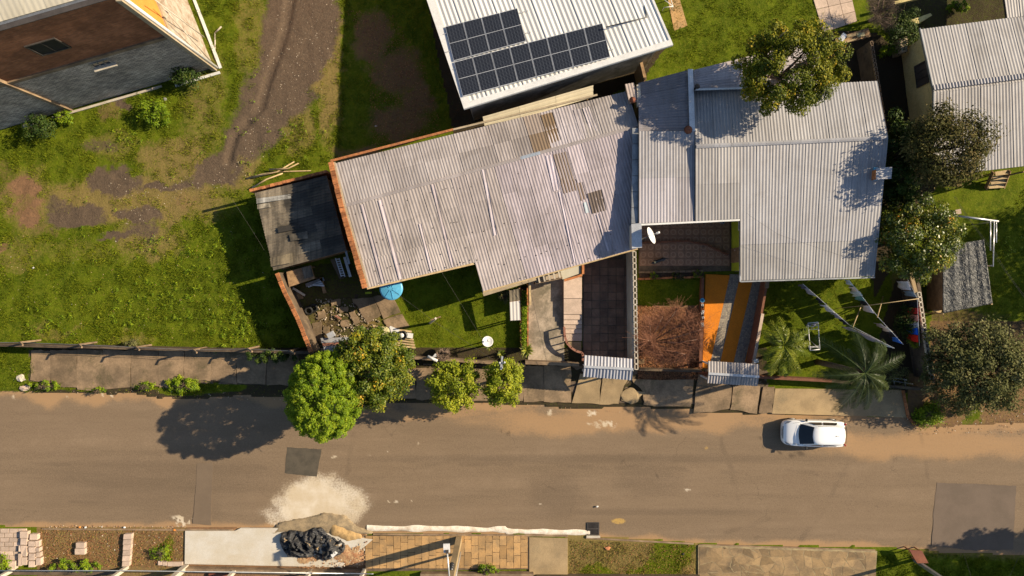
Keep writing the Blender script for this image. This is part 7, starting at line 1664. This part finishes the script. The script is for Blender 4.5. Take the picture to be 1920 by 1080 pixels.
# fallen branches beside the old shed
for k, pts_ in enumerate(([(462, 335), (490, 327), (520, 322), (583, 320)], [(475, 332), (520, 322), (552, 303)], [(473, 352), (500, 336), (530, 325)], [(505, 318), (540, 316), (560, 306)])):
    z_ = .15 + .06 * k; o = MB().tube([P(*p, z_ + (.1 if i == 1 else 0)) for i, p in enumerate(pts_)], [.06, .05, .04, .03][:len(pts_)], 6).build('branch', M['wood_l']); top(o, ['longest bare branch lying north of the old shed', 'thick straight branch crossing the others north of the old shed', 'forked short branch at the left of the pile north of the old shed', 'thin branch at the right of the pile north of the old shed'][k], 'branch', 'bare branches piled by the old shed')
# palms
def frond(parent, base, az, L_, droop, mat, rise=.5, wid=.28, nl=26, lw=.028, seed=0):
    r = random.Random(seed); base = Vector(base); pts = []; n = 8
    for i in range(n + 1):
        t = i / n; pts.append(base + Vector((math.cos(az) * L_ * t, math.sin(az) * L_ * t, L_ * (rise * t - droop * t * t))))
    m = MB(); m.tube(pts, [.03 * (1 - .8 * i / n) for i in range(n + 1)], 4, cap=False)
    for i in range(nl):
        t = .14 + .86 * i / nl; k = min(n - 1, int(t * n)); p = pts[k].lerp(pts[k + 1], t * n - k); d = (pts[k + 1] - pts[k]).normalized(); sd_ = d.cross(Vector((0, 0, 1))).normalized()
        l = wid * L_ * (math.sin(math.pi * min(1, t * .85 + .12)) ** .6) * r.uniform(.85, 1.1)
        for s_ in (-1, 1):
            e = p + (sd_ * s_ * .8 + d * .75).normalized() * l + Vector((0, 0, -l * r.uniform(.1, .45))); w_ = d * lw
            mid = p.lerp(e, .5) + Vector((0, 0, .03)); m.add([p - w_ * .5, p + w_ * .5, mid + w_, e, mid - w_], [(0, 1, 2, 3, 4)])
    nv = len(m.v); o = m.build('frond', mat, parent); at = o.data.attributes.new('tint', 'FLOAT', 'POINT'); base_t = r.random() * .5; at.data.foreach_set('value', [min(1, base_t + r.random() * .5) for _ in range(nv)])
    return o
M['palm'] = ramp_mat('palm fronds', [(0, (.025, .042, .012)), (.5, (.05, .075, .02)), (1, (.14, .16, .05))], trans=.2, rough=.4, spec=.4)
M['palm_b'] = ramp_mat('bright palm fronds', [(0, (.07, .11, .008)), (.5, (.16, .20, .015)), (1, (.40, .38, .05))], trans=.3, rough=.4, spec=.4)
def palm(label, px, py, z_, L_, n, mat, seed, wid=.28, rise=.5, droop=.75, trunk=.13, tpx=None, name='palm_tree', nl=26, lw=.028):
    c = P(px, py, z_); t = thing(name, (c.x, c.y, 0), label, 'palm'); r = random.Random(seed)
    MB().tube([(c.x, c.y, 0), (c.x + .05, c.y, z_ * .5), (c.x, c.y, z_)], [trunk * 1.3, trunk, trunk * .9], 10).build('trunk', M['bark'], t)
    for k in range(n):
        frond(t, (c.x, c.y, z_), 2 * math.pi * k / n * 1.0 + r.uniform(-.4, .4) + (k % 2) * .2, L_ * r.uniform(.6, 1.15), droop * r.uniform(.5, 1.3), mat, rise * r.uniform(.4, 1.4), wid, nl, lw, seed=seed * 100 + k)
    return t
palm('big dark green palm with feathery fronds reaching over the concrete apron', 1622, 700, 6.0, 2.4, 21, M['palm'], 2, wid=.25, rise=.35, droop=.75, trunk=.15, nl=32, lw=.021)
palm('bright green bushy palm on the lawn left of the drying rack', 1470, 648, 1.9, 1.6, 26, M['palm_b'], 5, wid=.26, rise=.7, droop=.8, trunk=.12, nl=14, lw=.04)
palm('second bright green bushy palm touching the front wall', 1455, 672, 1.5, 1.2, 16, M['palm_b'], 7, wid=.30, rise=.6, droop=.7, trunk=.08, nl=12, lw=.055)
def yucca(label, px, py, z_, L_, n, seed):
    c = P(px, py, z_); t = thing('yucca', (c.x, c.y, 0), label, 'yucca'); r = random.Random(seed); MB().tube([(c.x, c.y, 0), (c.x, c.y, z_)], .06, 8).build('trunk', M['bark'], t)
    for k in range(n):
        az = k * 2.4; el = r.uniform(.05, 1.0); l = L_ * r.uniform(.8, 1.1); d = Vector((math.cos(az) * math.cos(el), math.sin(az) * math.cos(el), math.sin(el))); s_ = Vector((-d.y, d.x, 0)).normalized() * .03; b = Vector((c.x, c.y, z_)); mid = b + d * l * .55; e = b + d * l - Vector((0, 0, .12 * l))
        o = MB().add([b - s_ * .5, b + s_ * .5, mid + s_, e, mid - s_, mid + Vector((0, 0, -.012))], [(0, 1, 2, 3, 4), (0, 4, 5), (4, 3, 5), (3, 2, 5), (2, 1, 5)]).build('leaf', M['palm_b'], t); at = o.data.attributes.new('tint', 'FLOAT', 'POINT'); tv = r.random(); at.data.foreach_set('value', [tv] * 6)
yucca('spiky yucca at the street end of the narrow ivy planter', 987, 657, .9, .55, 46, 3)
yucca('small pale spiky plant beside the service pole', 940, 663, .9, .33, 26, 4)
yucca('spiky plant growing behind the small dish', 918, 648, 1.3, .38, 22, 5)
